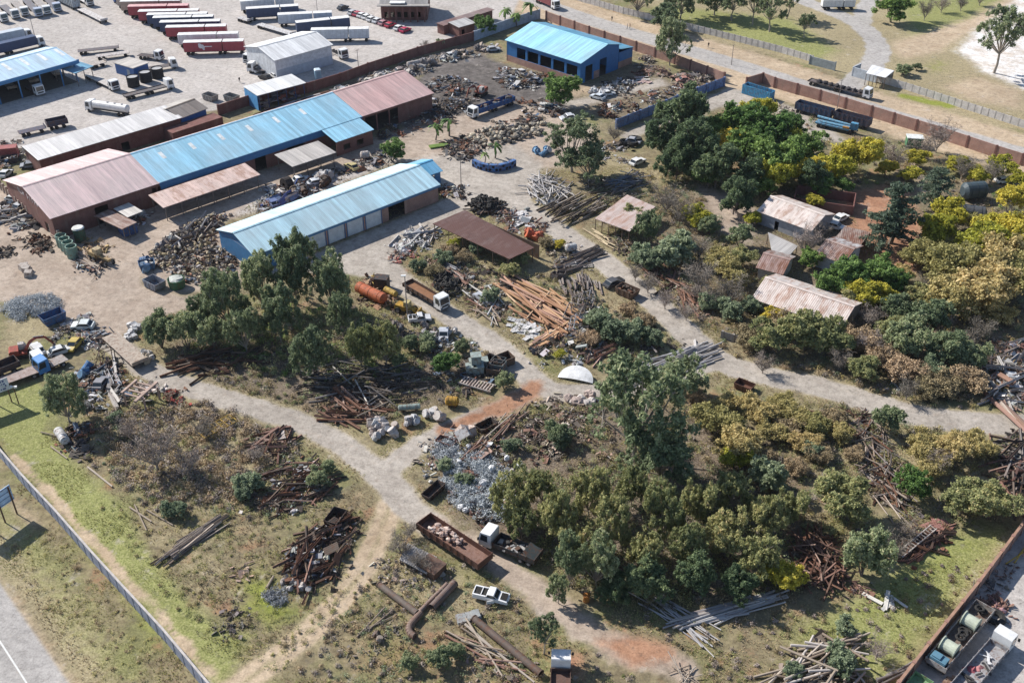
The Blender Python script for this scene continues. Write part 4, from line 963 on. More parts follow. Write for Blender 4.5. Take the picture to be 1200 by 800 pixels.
trees('gold', [(838, 492, 62), (872, 515, 66), (890, 478, 50)], 'golden brown autumn tree beside the dirt road bend', 'golden trees by the road bend')
trees('gold', [(930, 485, 44), (960, 495, 44), (905, 505, 40), (945, 515, 40), (990, 505, 36), (850, 470, 36), (915, 468, 34)], 'golden dry bush in the scrub between grove and dirt road', 'golden dry bushes of the scrub')
trees('tan', [(925, 500, 40), (975, 485, 36), (890, 535, 40), (960, 530, 36), (935, 545, 34), (1000, 530, 30), (820, 465, 30)], 'brown dry bush in the scrub between grove and dirt road', 'brown dry bushes of the scrub')
tree('yellow', 862, 535, 44, 'mustard yellow bush among golden trees behind the grove')
tree('sage', 903, 552, 46, 'blue green sage bush right of the foreground grove', None, 1.)
tree('sage', 950, 525, 28, 'small pale sage bush in the dry scrub')
tree('bush', 985, 580, 72, 'round olive green tree left of the scrap iron strip', None, .9)
tree('green', 1072, 568, 42, 'bright green leafy bush right of the scrap iron strip', None, 1.1)
trees('bush', [(1135, 580, 62), (1165, 588, 60)], 'broad olive green tree near the brick boundary wall', 'olive trees by the boundary wall')
tree('gumbush', 1017, 645, 66, 'round dark green tree standing on the lawn edge', None, 1.1)
tree('yellow', 920, 672, 54, 'yellow leaved bush in front of the rusty iron heap')
tree('gumbush', 1040, 490, 40, 'grey green round bush against the lower dirt road edge', None, 1.05)
trees('gold', [(1080, 520, 50), (1115, 525, 56), (1150, 520, 46), (1095, 548, 44)], 'straw gold bush below the east dirt road', 'straw gold bushes below the road')
tree('bare', 1098, 540, 46, 'grey leafless shrub among the straw gold bushes')
trees('sage', [(990, 733, 30), (988, 770, 44), (932, 784, 28)], 'pale sage shrub on the timber heap at the bottom edge', 'sage shrubs on the timber heap')
trees('bare', [(1030, 760, 44), (1050, 640, 50), (1062, 618, 40)], 'grey bare shrub beside the lawn', 'bare shrubs by the lawn')
# right hand wood
trees('dark', [(805, 130, 62), (780, 160, 50), (815, 170, 62), (842, 190, 56), (795, 185, 46)], 'dark evergreen tree in the clump beside the blue sheet wall', 'dark trees beside the blue wall')
trees('green', [(872, 143, 56, .95), (905, 150, 60, .95), (880, 173, 50, .95), (915, 185, 60, .95), (938, 170, 52, .95)], 'bright green tree in the middle of the eastern wood', 'bright green trees of the wood')
trees('yellow', [(888, 128, 42, .9), (860, 163, 38, .9), (905, 203, 50, .85), (942, 198, 48, .85), (925, 160, 40, .9)], 'yellow green bush between the bright green trees of the wood', 'yellow green bushes of the wood')
trees('pine', [(880, 200, 40), (955, 205, 36), (912, 165, 30)], 'dark green conical tree among the bright trees of the wood', 'conical trees of the wood')
trees('yellow', [(1003, 180, 56, .85), (983, 194, 44, .85)], 'bright yellow tree near the blue crane truck', 'yellow trees near the crane truck')
tree('dark', 866, 228, 46, 'dark green round tree beside the long pale farm house', None, .95)
tree('yellow', 817, 254, 36, 'vivid yellow tree alone among grey bushes')
trees('sage', [(790, 288, 54), (768, 300, 40), (752, 298, 34)], 'sage green bush right of the small rusty pink shed', 'sage bushes by the rusty pink shed')
trees('gumbush', [(760, 264, 36, 1.1), (830, 262, 30), (868, 275, 34)], 'small dark green tree between rusty shed and farm houses', 'small dark trees between shed and houses')
trees('gold', [(850, 305, 50), (862, 320, 40)], 'olive gold tree left of the farm cottages', 'olive gold trees by the cottages')
trees('bare', [(782, 232, 50), (800, 246, 44), (820, 290, 44), (822, 322, 56), (858, 338, 50), (835, 345, 40)], 'grey leafless bush on the slope left of the farm houses', 'grey bushes left of the farm houses')
trees('sage', [(835, 352, 30), (858, 360, 34), (880, 356, 28)], 'light green shrub above the dirt road fence', 'light green shrubs by the road fence')
trees('cedar', [(1052, 245, 66, 1.2), (1100, 218, 48)], 'layered dark cedar by the red soil yard', 'cedars by the red yard')
tree('cedar', 1040, 268, 50, 'spreading low cedar shading the red soil', None, .95)
trees('green', [(1000, 320, 54, .9), (1032, 316, 50, .9), (972, 332, 40, .9), (1048, 330, 40, .9)], 'bright green bush in front of the white farm house', 'green bushes before the white house')
tree('yellow', 1015, 345, 50, 'yellow green bush behind the streaked barn')
trees('bare', [(946, 280, 46, .95), (962, 268, 34)], 'leafless tree between the farm houses', 'leafless trees between houses')
tree('green', 950, 300, 30, 'dark leafy vine tree beside white farm house wall')
trees('gold', [(1130, 312, 78, .75), (1168, 300, 74, .8), (1160, 336, 92, .7), (1118, 342, 70, .75), (1194, 322, 72, .8), (1098, 296, 54, .8)], 'tan gold spreading tree in the yellow thicket', 'tan gold trees of the yellow thicket')
trees('yellow', [(1184, 272, 66, .8), (1146, 284, 60, .8), (1186, 230, 50, .8), (1100, 270, 50, .85), (1112, 252, 44, .85), (1162, 262, 50, .8)], 'bright yellow tree at the top of the thicket', 'yellow trees of the thicket')
trees('bare', [(1190, 252, 40), (1090, 330, 36), (1150, 385, 46), (1105, 378, 44), (1128, 400, 40)], 'grey twiggy shrub at the edge of the yellow thicket', 'grey shrubs at the thicket')
trees('bush', [(948, 384, 62, .9), (972, 394, 54, .9), (906, 392, 52, .85)], 'olive green tree in front of the streaked barn', 'olive trees before the barn')
trees('tan', [(880, 395, 44), (920, 378, 44), (1005, 395, 46), (1035, 412, 50), (1060, 430, 50), (1110, 448, 50), (1140, 440, 50), (985, 375, 36), (1090, 455, 40)], 'dry tan bush along the upper edge of the dirt road', 'dry tan bushes along the dirt road')
trees('gumbush', [(1065, 395, 56), (1110, 405, 56), (1090, 370, 56), (1140, 415, 44), (1055, 360, 44)], 'grey green bush right of the streaked barn', 'grey green bushes right of the barn')
tree('sage', 1096, 430, 36, 'bright mint sage bush above the dirt road')
trees('bare', [(1085, 170, 40), (1050, 182, 44), (1030, 170, 36), (1130, 195, 40), (1165, 200, 40)], 'grey bare bush along the inside of the brick wall', 'bare bushes inside the brick wall')
tree('bare', 1102, 157, 44, 'dark leafless tree against the long brick wall', None, .95)
trees('yellow', [(1075, 186, 32), (1120, 190, 30), (1175, 196, 36)], 'lime yellow low bush under the brick wall', 'lime bushes under the brick wall')
trees('gold', [(1110, 280, 44), (1150, 260, 44), (1190, 300, 50), (1075, 300, 40), (1060, 320, 36), (1085, 350, 44), (1170, 365, 44)], 'pale gold bush filling the yellow thicket', 'pale gold bushes of the thicket')
trees('yellow', [(1040, 195, 28), (1065, 205, 28), (1150, 205, 32), (1195, 210, 30), (955, 235, 26), (880, 255, 26), (905, 370, 30), (1035, 350, 32)], 'small yellow green bush among the eastern thickets', 'small yellow bushes of the thickets')
trees('green', [(850, 150, 44), (830, 205, 36), (890, 215, 36), (960, 215, 34), (925, 145, 36), (990, 215, 26)], 'leafy green tree filling the edge of the eastern wood', 'leafy trees filling the wood edge')
trees('bush', [(1000, 345, 36), (930, 345, 30), (870, 300, 34), (905, 330, 26), (1045, 385, 40), (1075, 345, 36), (745, 250, 30), (1010, 430, 40)], 'olive shrub crowding the farm houses', 'olive shrubs around the farm houses')
trees('bare', [(1020, 400, 44), (985, 420, 40), (1065, 455, 40), (895, 425, 36), (760, 330, 36), (780, 350, 34), (805, 365, 30), (815, 340, 34), (745, 318, 30), (1020, 370, 40)], 'twiggy grey brown bush among the dry scrub of the slope', 'twiggy bushes of the dry slope')
trees('gumbush', [(590, 445, 26), (480, 400, 26), (500, 405, 24), (465, 420, 22), (540, 405, 22)], 'green weed bush in the scrap right of the central grove', 'weed bushes in the scrap')
trees('sage', [(660, 512, 30), (545, 560, 24), (520, 545, 22), (600, 520, 24), (575, 345, 24), (560, 290, 20), (520, 300, 24), (490, 310, 20), (500, 395, 22)], 'pale sage weed growing through the scrap', 'sage weeds in the scrap')
trees('yellow', [(545, 275, 18), (530, 285, 20), (655, 285, 16), (655, 415, 16), (580, 432, 12)], 'small lime weed bush in the scrap', 'lime weeds in the scrap')
# yard trees
trees('opengum', [(672, 165, 66, 1.05), (690, 190, 46, 1.)], 'grey green gum tree over the white pole pile', 'gum trees over the white poles')
tree('green', 656, 102, 44, 'bright green pepper tree in front of the blue hall', None, .95)
tree('gum', 788, 45, 38, 'tall gum tree behind the brick wall at the road', None, 1.5)
tree('gumbush', 780, 18, 40, 'dark round tree behind the pale concrete fence')
tree('green', 459, 175, 32, 'small round tree beside the blue pavilion')
tree('green', 566, 28, 27, 'lollipop shaped green tree by the pale blue wall')
trees('palm', [(510, 152, 18), (526, 146, 20), (580, 174, 17), (568, 183, 12)], 'small palm in the yard garden bed', 'palms of the yard')
trees('palm', [(592, 15, 16), (622, 10, 20), (606, 20, 16)], 'palm by the pale blue wall corner', 'palms by the wall corner')
trees('bare', [(498, 52, 16), (720, 155, 28)], 'grey bush against the maroon wall', 'bushes at the yard wall')
tree('gumbush', 517, 50, 14, 'small dark shrub on the maroon wall')
trees('bush', [(610, 302, 24), (598, 315, 26)], 'green bush at the corner of the long rusty shed', 'bushes at the rusty shed corner')
trees('tan', [(525, 290, 26), (545, 300, 24), (510, 315, 26), (640, 282, 22)], 'small dry shrub near the long rusty shed', 'dry shrubs near the rusty shed')
trees('sage', [(718, 382, 40), (742, 385, 38), (700, 372, 34), (765, 392, 30)], 'sage scrub bush above the silver pipe stack', 'sage scrub above the pipes')
trees('tan', [(690, 395, 30), (755, 372, 30), (735, 360, 26)], 'dry brown scrub beside the wrecked car', 'dry scrub by the wreck')
tree('gum', 74, 466, 50, 'bushy dark tree beside the white billboard', None, 1.35)
tree('bare', 178, 522, 84, 'large brown leafless tree in the dry grass on the left', None, .8)
trees('bare', [(220, 540, 50), (150, 500, 40), (240, 500, 40), (300, 530, 30), (100, 478, 30)], 'low brown twiggy bush in the dry grass on the left', 'twiggy bushes in the dry grass')
trees('sage', [(203, 595, 30), (290, 562, 34), (285, 575, 26), (135, 487, 18)], 'low green shrub in the left field', 'low green shrubs in the left field')
trees('gumbush', [(372, 558, 30), (384, 545, 22)], 'dark green shrub on the left scrap heap', 'shrubs on the left heap')
trees('bare', [(470, 638, 46), (492, 655, 40), (480, 620, 30)], 'leafless grey bush beside the long rusty trailer', 'bare bushes beside the rusty trailer')
trees('gumbush', [(515, 770, 34), (480, 775, 26), (535, 760, 26)], 'low olive bush at the bottom edge', 'olive bushes at the bottom edge')
# far side of the road
trees('sparse', [(905, 12, 36), (945, 28, 24), (885, 5, 34), (860, 2, 32), (925, -2, 34)], 'slim gum tree on the grass beyond the pale fence', 'slim gums beyond the pale fence')
trees('gum', [(750, -8, 40), (800, -4, 40), (840, -8, 40)], 'gum tree beyond the pale fence at the top edge', 'gums at the top edge')
tree('green', 1048, 6, 42, 'dense round green tree beyond the side road')
trees('bare', [(1086, 10, 26, 1.), (1105, 4, 26), (1128, 2, 26), (1150, -4, 26)], 'bare tree on the far grass beyond the side road', 'bare trees on the far grass')
tree('sparse', 1176, 42, 56, 'tall sparse gum tree on the white sand', None, 1.35)
trees('gumbush', [(1060, 80, 24, .6), (1075, 78, 14, .6)], 'low green shrub right of the gatehouse', 'shrubs by the gatehouse')
# ------------------------------------------------------------------ undergrowth (stuff): scrub nobody could count
def undergrowth(name, px, n, kinds, rad=(.4, 1.0), per=26, leaf=.2):
    p = gp(px); lo = p.min(0); hi = p.max(0); c = NR.uniform(lo, hi, (n * 5, 2)); c = c[inside(c, p)]
    c = np.array([q for q in c if catat(*q) not in (1, 3, 4, 5, 6, 7, 9)])[:n]
    if not len(c): return
    pick = NR.integers(0, len(kinds), len(c))
    for k, mat in enumerate(kinds):
        q = c[pick == k]
        if not len(q): continue
        tw = mat in ('twig', 'leaf_tan'); r = NR.uniform(rad[0], rad[1], len(q)); C = np.stack([q[:, 0], q[:, 1], r * .45], 1)
        o = ob(name, leaf_mesh(name, mat, C, r, int(per * (3.2 if tw else 2.4)), leaf * (.5 if tw else .62), squash=.7, asp=4. if tw else 1.9)); o['kind'] = 'stuff'; o['label'] = 'low scrub growing between trees and scrap'
undergrowth('scrub', [(560, 480), (700, 470), (850, 470), (1000, 470), (1190, 510), (1195, 600), (1060, 640), (960, 690), (880, 710), (760, 715), (660, 690), (600, 620), (520, 570)], 1500, ['leaf_tan', 'leaf_olive', 'leaf_gold', 'leaf_gum', 'twig'])
undergrowth('scrub', [(690, 215), (800, 200), (880, 300), (1000, 370), (1200, 350), (1210, 480), (1080, 478), (980, 445), (860, 420), (800, 370), (720, 300)], 1300, ['leaf_tan', 'leaf_tan', 'leaf_sage', 'leaf_gold', 'leaf_gum', 'twig'])
undergrowth('scrub', [(940, 160), (1060, 165), (1210, 210), (1210, 300), (1100, 300), (1085, 220), (980, 215)], 380, ['leaf_tan', 'twig', 'leaf_gold', 'leaf_sage', 'leaf_green'])
undergrowth('scrub', [(200, 400), (440, 360), (590, 400), (590, 440), (480, 490), (380, 490), (240, 440)], 560, ['leaf_gum', 'leaf_tan', 'twig', 'leaf_olive'], (.3, .8))
undergrowth('scrub', [(470, 290), (560, 300), (660, 330), (810, 400), (700, 430), (590, 380), (520, 340)], 520, ['leaf_sage', 'leaf_tan', 'leaf_olive', 'twig'], (.25, .7))
undergrowth('scrub', [(110, 470), (330, 500), (400, 560), (330, 610), (180, 600), (100, 540)], 420, ['twig', 'leaf_tan', 'leaf_olive', 'leaf_sage'], (.25, .8))
undergrowth('scrub', [(380, 720), (480, 640), (620, 690), (640, 800), (340, 810)], 360, ['leaf_tan', 'leaf_olive', 'twig', 'leaf_sage'], (.2, .6), 24, .16)
undergrowth('scrub', [(660, 730), (1000, 690), (1150, 650), (1060, 800), (700, 800)], 200, ['leaf_olive', 'leaf_tan', 'twig'], (.2, .6), 24, .16)
undergrowth('scrub', [(760, 120), (960, 140), (960, 220), (780, 210)], 200, ['leaf_green', 'leaf_dark', 'leaf_tan'], (.4, 1.0))
undergrowth('scrub', [(120, 480), (260, 470), (330, 520), (300, 580), (200, 600), (130, 560)], 520, ['twig', 'leaf_tan'], (.3, 1.0))
undergrowth('scrub', [(200, 370), (330, 350), (440, 370), (440, 440), (330, 440), (220, 420)], 240, ['leaf_gum', 'leaf_olive', 'leaf_green'], (.5, 1.3), 30, .24)
undergrowth('scrub', [(600, 560), (720, 540), (900, 590), (940, 660), (860, 700), (720, 700), (640, 670)], 260, ['leaf_gum', 'leaf_olive'], (.5, 1.4), 30, .24)
undergrowth('scrub', [(110, 590), (240, 560), (430, 600), (400, 700), (330, 790), (250, 760), (180, 680)], 520, ['grass_blade', 'leaf_tan', 'grass_blade', 'leaf_olive'], (.2, .6), 18, .14)
undergrowth('scrub', [(0, 640), (60, 620), (190, 740), (210, 800), (110, 800), (40, 700)], 170, ['grass_blade', 'leaf_tan'], (.2, .5), 14, .12)
tufts('dry_grass', 60000, lambda x, y: zone('lawn', x, y) + zone('lime', x, y) < .45 and catat(x, y) == 0 and zone('sand', x, y) < .35 and math.sin(x * .5 + 3 * math.sin(y * .13)) + math.sin(y * .6 + x * .2) > -.7, 'leaf_tan', .2)
tufts('green_grass', 60000, lambda x, y: catat(x, y) in (0, 8) and zone('sand', x, y) < .35 and math.sin(x * .35 + 2 * math.sin(y * .21)) + math.sin(y * .43 - x * .17) > .15, 'grass_blade', .17)
# ------------------------------------------------------------------ vehicles. local x = forward
WHITE = (.74, .74, .73); NAVY = (.035, .06, .13); REDT = (.34, .055, .075); GREY = (.3, .31, .33); CHAS = (.035, .035, .04)
def posed(a, b):
    A = g(*a); B = g(*b); d = B - A; return (A + B) / 2, math.atan2(d.y, d.x), d.length
def wheel_mesh(r, w):
    k = ('w', round(r, 2), round(w, 2))
    if k not in M:
        mb = MB(); mb.tube((0, -w / 2, 0), (0, w / 2, 0), r, r, 16); a = mb.mesh('wheel', 'tyre')
        mb = MB(); mb.tube((0, -w / 2 - .015, 0), (0, w / 2 + .015, 0), r * .55, r * .5, 12); M[k] = (a, mb.mesh('rim', 'worn'))
    return M[k]
def wheel(t, x, y, r=.5, w=.3, rim=True):
    a, b = wheel_mesh(r, w); o = ob('wheel', a, t); o.location = (x, y, r)
    if rim: ob('rim', b, o, (.35, .35, .35))
def gear(t, xs, Wd=2.4, r=.48):
    mb = MB()
    for x in xs:
        for y in (-Wd / 2 + .2, Wd / 2 - .2): mb.tube((x, y - .2, r), (x, y + .2, r), r, r, 10)
    return part('running_gear', mb, 'tyre', t)
def cab(t, xf, col, near=False, L=2.0, h=2.9, Wd=2.4):
    x0 = xf - L; z0 = .55
    mb = MB(); mb.prism([(x0, z0), (xf, z0), (xf + .02, z0 + .9), (xf - .28, h), (x0 + .1, h + .12), (x0, h)], -Wd / 2, Wd / 2); c = part('cab', mb, 'paint', t, col)
    s = (h - z0 - .9) / .30
    mb = MB(); f = lambda z: xf + .02 - (z - z0 - .9) * .30 / (h - z0 - .9)
    za, zb = z0 + .98, h - .22
    mb.add([(f(za) + .015, -Wd / 2 + .15, za), (f(za) + .015, Wd / 2 - .15, za), (f(zb) + .015, Wd / 2 - .2, zb), (f(zb) + .015, -Wd / 2 + .2, zb)], [(0, 1, 2, 3)]); part('windscreen', mb, 'glass', c)
    for s_ in (-1, 1):
        mb = MB(); y = s_ * (Wd / 2 + .012); mb.add([(x0 + .55, y, za), (xf - .25, y, za), (xf - .45, y, zb), (x0 + .55, y, zb)], [(0, 1, 2, 3)]); part('window', mb, 'glass', c)
        if near:
            mb = MB(); mb.box((xf - .1, s_ * (Wd / 2 + .28), z0 + 1.35), (.1, .28, .5)); part('mirror', mb, 'dull', c, (.05, .05, .05))
            mb = MB(); mb.box((xf + .03, s_ * .85, z0 + .25), (.05, .35, .2)); part('headlight', mb, 'glass', c)
    mb = MB(); mb.bb(xf - .1, xf + .08, -Wd / 2, Wd / 2, .38, z0 + .06); part('bumper', mb, 'paint', c, (.12, .12, .13))
    mb = MB(); mb.bb(xf + .018, xf + .05, -.8, .8, z0 + .35, z0 + .75); part('grille', mb, 'dull', c, (.05, .05, .055))
    return c
def dropside(t, x0, x1, z, hh, col, mat='worn', Wd=2.45, tail=True, name='load_bed', lo=False, inner=None):
    mb = MB(); mb.bb(x0, x1, -Wd / 2, Wd / 2, z, z + .12); b = part(name, mb, mat, t, inner or col)
    if hh:
        mb = MB(); e = .06
        mb.bb(x0, x1, -Wd / 2 - .004, -Wd / 2 + e, z + .124, z + hh); mb.bb(x0, x1, Wd / 2 - e, Wd / 2 + .004, z + .124, z + hh)
        n = max(2, int((x1 - x0) / 1.3))
        for i in range(n + 1):
            x = x0 + .05 + (x1 - x0 - .1) * i / n
            for s_ in (-1, 1): mb.bb(x - .05, x + .05, s_ * (Wd / 2 + .05) - .045, s_ * (Wd / 2 + .05) + .045, z + .05, z + hh + .02)
        part('side_board', mb, mat, b, col)
        mb = MB(); mb.bb(x1 - e, x1 + .003, -Wd / 2 + e, Wd / 2 - e, z + .124, z + hh + (.25 if lo else 0)); part('headboard', mb, mat, b, col)
        if tail: mb = MB(); mb.bb(x0 - .003, x0 + e, -Wd / 2 + e, Wd / 2 - e, z + .124, z + hh); part('tailgate', mb, mat, b, col)
    return b
def chassis(t, x0, x1, Wd=1.0, z=.75):
    mb = MB(); mb.bb(x0, x1, -Wd / 2, -Wd / 2 + .14, z, z + .22); mb.bb(x0, x1, Wd / 2 - .14, Wd / 2, z, z + .22)
    n = int((x1 - x0) / 1.5)
    for i in range(n + 1): mb.bb(x0 + i * (x1 - x0 - .1) / max(n, 1), x0 + i * (x1 - x0 - .1) / max(n, 1) + .1, -Wd / 2 + .141, Wd / 2 - .141, z + .03, z + .2)
    return part('chassis', mb, 'paint', t, CHAS)
def truck(label, rear, front, bed='flat', col=WHITE, bcol=GREY, near=False, load=None, name=None, cat='truck', group=None, rims=False, hh=.6):
    loc, rz, L = posed(rear, front); t = thing(name or {'flat': 'flatbed_truck', 'tip': 'tipper_truck', 'drop': 'dropside_truck', 'tank': 'tanker_truck', 'box': 'box_truck', 'none': 'truck_tractor', 'rail': 'articulated_truck'}[bed], label, cat, loc, rz, group)
    xf = L / 2; xr = -L / 2
    cab(t, xf, col, near); chassis(t, xr, xf - .4)
    xs = [xf - 1.1] + ([xr + 1.0, xr + 2.3] if L > 6.5 else [xr + 1.0]) + ([xr + L * .45, xr + L * .45 + 1.3] if L > 13 else [])
    if near:
        for x in xs:
            for y in (-1.02, 1.02): wheel(t, x, y)
    else: gear(t, xs)
    x1 = xf - 2.25
    if bed in ('flat', 'rail'): dropside(t, xr, x1, 1.0, .3 if bed == 'rail' else 0, bcol)
    if bed == 'flat': mb = MB(); mb.bb(x1 - .08, x1 + .02, -1.2, 1.2, 1.13, 2.0); part('headboard', mb, 'worn', t, bcol)
    if bed == 'drop': dropside(t, xr, x1, 1.0, hh, bcol)
    if bed == 'tip': dropside(t, xr, x1, 1.0, 1.3, bcol, lo=True)
    if bed == 'box':
        mb = MB(); mb.bb(xr, x1, -1.25, 1.25, 1.0, 3.6); part('cargo_box', mb, 'paint', t, bcol)
    if bed == 'tank':
        mb = MB(); mb.tube((xr, 0, 2.0), (x1, 0, 2.0), 1.05, 1.05, 16); mb.tube((xr - .25, 0, 2.0), (xr, 0, 2.0), .7, 1.05, 16); a = part('tank', mb, 'paint', t, bcol)
        for i in range(3): mb = MB(); mb.tube((xr + 1.5 + i * 2.2, 0, 3.0), (xr + 1.5 + i * 2.2, 0, 3.15), .3, .3, 10); part('hatch', mb, 'paint', a, (.3, .3, .3))
        mb = MB(); mb.bb(xr + .3, x1 - .3, -1.04, 1.04, 1.0, 1.12); part('cradle', mb, 'paint', t, CHAS)
    t['L'] = L; return t, L
def trailer(label, a, b, kind='box', col=WHITE, roof=None, near=False, group=None, hh=1.0, h=4.0, name=None, bed=None, Wd=2.5, mat='paint', wheels=True):
    loc, rz, L = posed(a, b); t = thing(name or ('box_trailer' if kind == 'box' else 'flatbed_trailer'), label, 'trailer', loc, rz, group); x0, x1 = -L / 2, L / 2
    if kind == 'box':                                # interlink: a long and a short tautliner body
        xs_ = x0 + L * .655
        for (p, q) in ((x0, xs_ - .35), (xs_, x1)):
            mb = MB(); mb.bb(p, q, -Wd / 2, Wd / 2, 1.15, h - .09); bd = part('cargo_body', mb, 'paint', t, col)
            mb = MB(); mb.bb(p - .02, q + .02, -Wd / 2 - .02, Wd / 2 + .02, h - .086, h); part('body_roof', mb, 'dull', bd, roof or WHITE)
            mb = MB()
            for i in range(int((q - p) / 1.2)): 
                x = p + .6 + i * 1.2; mb.bb(x - .03, x + .03, -Wd / 2 - .03, -Wd / 2 - .003, 1.2, h - .1)
            part('curtain_strap', mb, 'paint', bd, tuple(c_ * .75 for c_ in col))
        chassis(t, x0, x1); gear(t, [x0 + 1, x0 + 2.3, xs_ - 1.2, xs_ + .2, x1 - .9])
    else:
        chassis(t, x0, x1)
        if wheels:
            if near:
                for x in (x0 + .9, x0 + 2.1, x1 - 1.2):
                    for y in (-1.0, 1.0): wheel(t, x, y, .48)
            else: gear(t, [x0 + .9, x0 + 2.1, x1 - 1.2])
        dropside(t, x0, x1, 1.0, hh if kind == 'drop' else 0, col, 'worn' if mat == 'paint' else mat, Wd, inner=bed)
        if kind == 'flat': mb = MB(); mb.bb(x1 - .1, x1 + .02, -Wd / 2, Wd / 2, 1.124, 1.7); part('headboard', mb, 'worn', t, col)
    t['L'] = L; return t, L
# -- lorry park
RG = 'long interlink trailers parked in a row'
rows = [((217.5, 64), REDT, None, 'red interlink trailer with white emblem, front of the red row'), ((211, 55), WHITE, None, 'white interlink trailer behind the front red one'), ((197, 46), REDT, None, 'red interlink trailer in the middle of the row'), ((190, 40), NAVY, None, 'navy sided interlink trailer with white roof'), ((182, 34.5), NAVY, None, 'navy sided interlink trailer with white roof'),
        ((175, 31), NAVY, None, 'navy sided interlink trailer with white roof'), ((165, 27), REDT, None, 'red interlink trailer near the back of the row'), ((153, 21), REDT, None, 'red interlink trailer with pink roof near the back'), ((144, 15), (.42, .33, .26), None, 'beige sided interlink trailer'), ((139, 9), (.5, .42, .36), None, 'white roofed interlink trailer last in the row')]
for i, (p, c, r_, lab) in enumerate(rows):
    t, L = trailer(lab, p, (p[0] + 70, p[1] - 2.0 + .1 * i), 'box', c, (.68, .42, .42) if 'pink' in lab else WHITE, group=RG)
    if 'emblem' in lab:
        mb = MB(); mb.blob((-L * .22, -1.27, 2.9), (.75, .03, .75), .35); mb.bb(-L * .22 + .9, -L * .22 + 3.4, -1.29, -1.262, 2.5, 2.75); mb.blob((-L * .17, -1.27, 2.4), (.4, .03, .8), .3); part('emblem', mb, 'dull', t, (.8, .75, .76))
for lab, a, b, c in (('navy interlink trailer with white roof at the top edge', (290, 24), (351, 20), NAVY), ('white interlink trailer behind the navy one at the top edge', (283, 15), (345, 10), WHITE), ('white interlink trailer above the white warehouse', (327, 31), (390, 28), (.55, .6, .66)),
                     ('navy interlink trailer above the white warehouse', (348, 40.5), (410, 34), NAVY), ('long pale blue white interlink trailer right of the white warehouse', (366, 49), (433, 47.5), (.60, .65, .70))): trailer(lab, a, b, 'box', c, group=RG)
truck('white cabbed interlink lorry beside the blue canopy roof', (-30, 72), (52, 53), 'box', WHITE, NAVY); truck('white roofed lorry parked beyond the canopy lorry', (-35, 60), (38, 44.5), 'box', WHITE, (.5, .55, .6))
for i, (a, b, c) in enumerate([((4, 10), (20, 23), WHITE), ((17, 5), (31, 20), WHITE), ((31, 3), (47, 21), NAVY), ((41, 1), (57, 18.5), WHITE), ((53, -1), (69, 15), NAVY), ((-12, 18), (7, 27), WHITE)]):
    truck('flatbed truck facing the yard in the top left corner row', a, b, 'flat', c if c == WHITE else (.45, .5, .6), (.4, .38, .36) if i % 2 else (.16, .17, .2), group='trucks of the corner row')
trailer('grey box trailer at the top edge', (62, -2), (91, 12), 'drop', (.42, .48, .52), hh=2.4); truck('white truck at the top edge beside the grey trailer', (88, -3), (107, 8), 'flat', WHITE, WHITE)
trailer('white flatbed trailer alone at the top of the lorry park', (95, 14), (123, 28), 'flat', (.66, .64, .62)); truck('blue nosed truck beside the beige trailer', (130, -4), (139, 4), 'none', (.04, .10, .32), NAVY)
trailer('dark skeletal trailer right of the blue canopy', (92, 64), (140, 59), 'flat', (.10, .10, .12)); trailer('white decked trailer above the small blue shed', (113, 70), (152, 65), 'flat', (.55, .52, .5)); trailer('cream flatbed trailer beside the lean-to', (104, 81), (124, 76), 'flat', (.5, .46, .42))
truck('white flatbed truck with dark windscreen in front of the blue lean-to', (104, 91), (137, 107), 'flat', WHITE, (.6, .57, .54)); truck('white cabbed truck with black bed behind the small blue shed', (164, 68), (191, 71), 'flat', WHITE, (.05, .05, .06))
truck('white flatbed truck behind the three round tanks', (152, 88), (208, 79), 'flat', WHITE, (.10, .10, .11)); truck('white flatbed truck in front of the three round tanks', (146, 117), (203, 103), 'rail', WHITE, (.12, .12, .13))
truck('small white truck towing a dark frame before the blue canopy', (34, 104), (49, 113), 'flat', WHITE, (.07, .08, .10)); truck('white tanker truck alone on the open lorry yard', (151, 136), (104, 129), 'tank', WHITE, (.72, .70, .68))
trailer('navy tipper trailer alone left on the lorry yard', (56, 152), (80, 147), 'drop', (.04, .05, .09), hh=1.4); trailer('navy low bed trailer coupled behind the tipper trailer', (23, 160), (54, 153), 'flat', (.05, .06, .11))
truck('white cabbed tractor at the right end of the white warehouse', (386, 61), (405, 70), 'none'); truck('white cabbed tractor at the left end of the white warehouse', (303, 69), (289, 76), 'none'); trailer('low white car trailer above the white warehouse', (304, 32), (344, 44), 'flat', (.66, .66, .66)); trailer('low white trailer beside the navy interlink', (281, 24), (294, 28), 'flat', (.6, .6, .6))
truck('white dark decked truck at the warehouse corner', (314, 86), (292, 84), 'flat', WHITE, (.12, .12, .14))
truck('long flatbed lorry with white cab driving on the main road', (948, 98), (1020, 116.5), 'rail', WHITE, (.13, .12, .12), name='articulated_truck')
t = TAGGED[-1]; L = t['L']; mb = MB()
for i in range(9): mb.blob((-L / 2 + 3 + i * 1.75, R.uniform(-.2, .2), 1.5), (.7, 1.0, .45), .25)
part('load', mb, 'dull', t, (.06, .055, .06))
trailer('white trailer lorry parked at the top edge by the side road', (962, 11), (1000, 11), 'box', WHITE, h=3.4)
truck('white lorry at the far end of the main road', (630, 2), (653, 12), 'box', WHITE, (.2, .05, .06))
for a_, b_ in (((2, 92), (16, 108)), ((28, 86), (42, 100)), ((58, 80), (70, 92))): trailer('tan decked trailer standing in a bay of the blue lorry canopy', a_, b_, 'flat', (.38, .32, .26), group='trailers in the canopy bays')
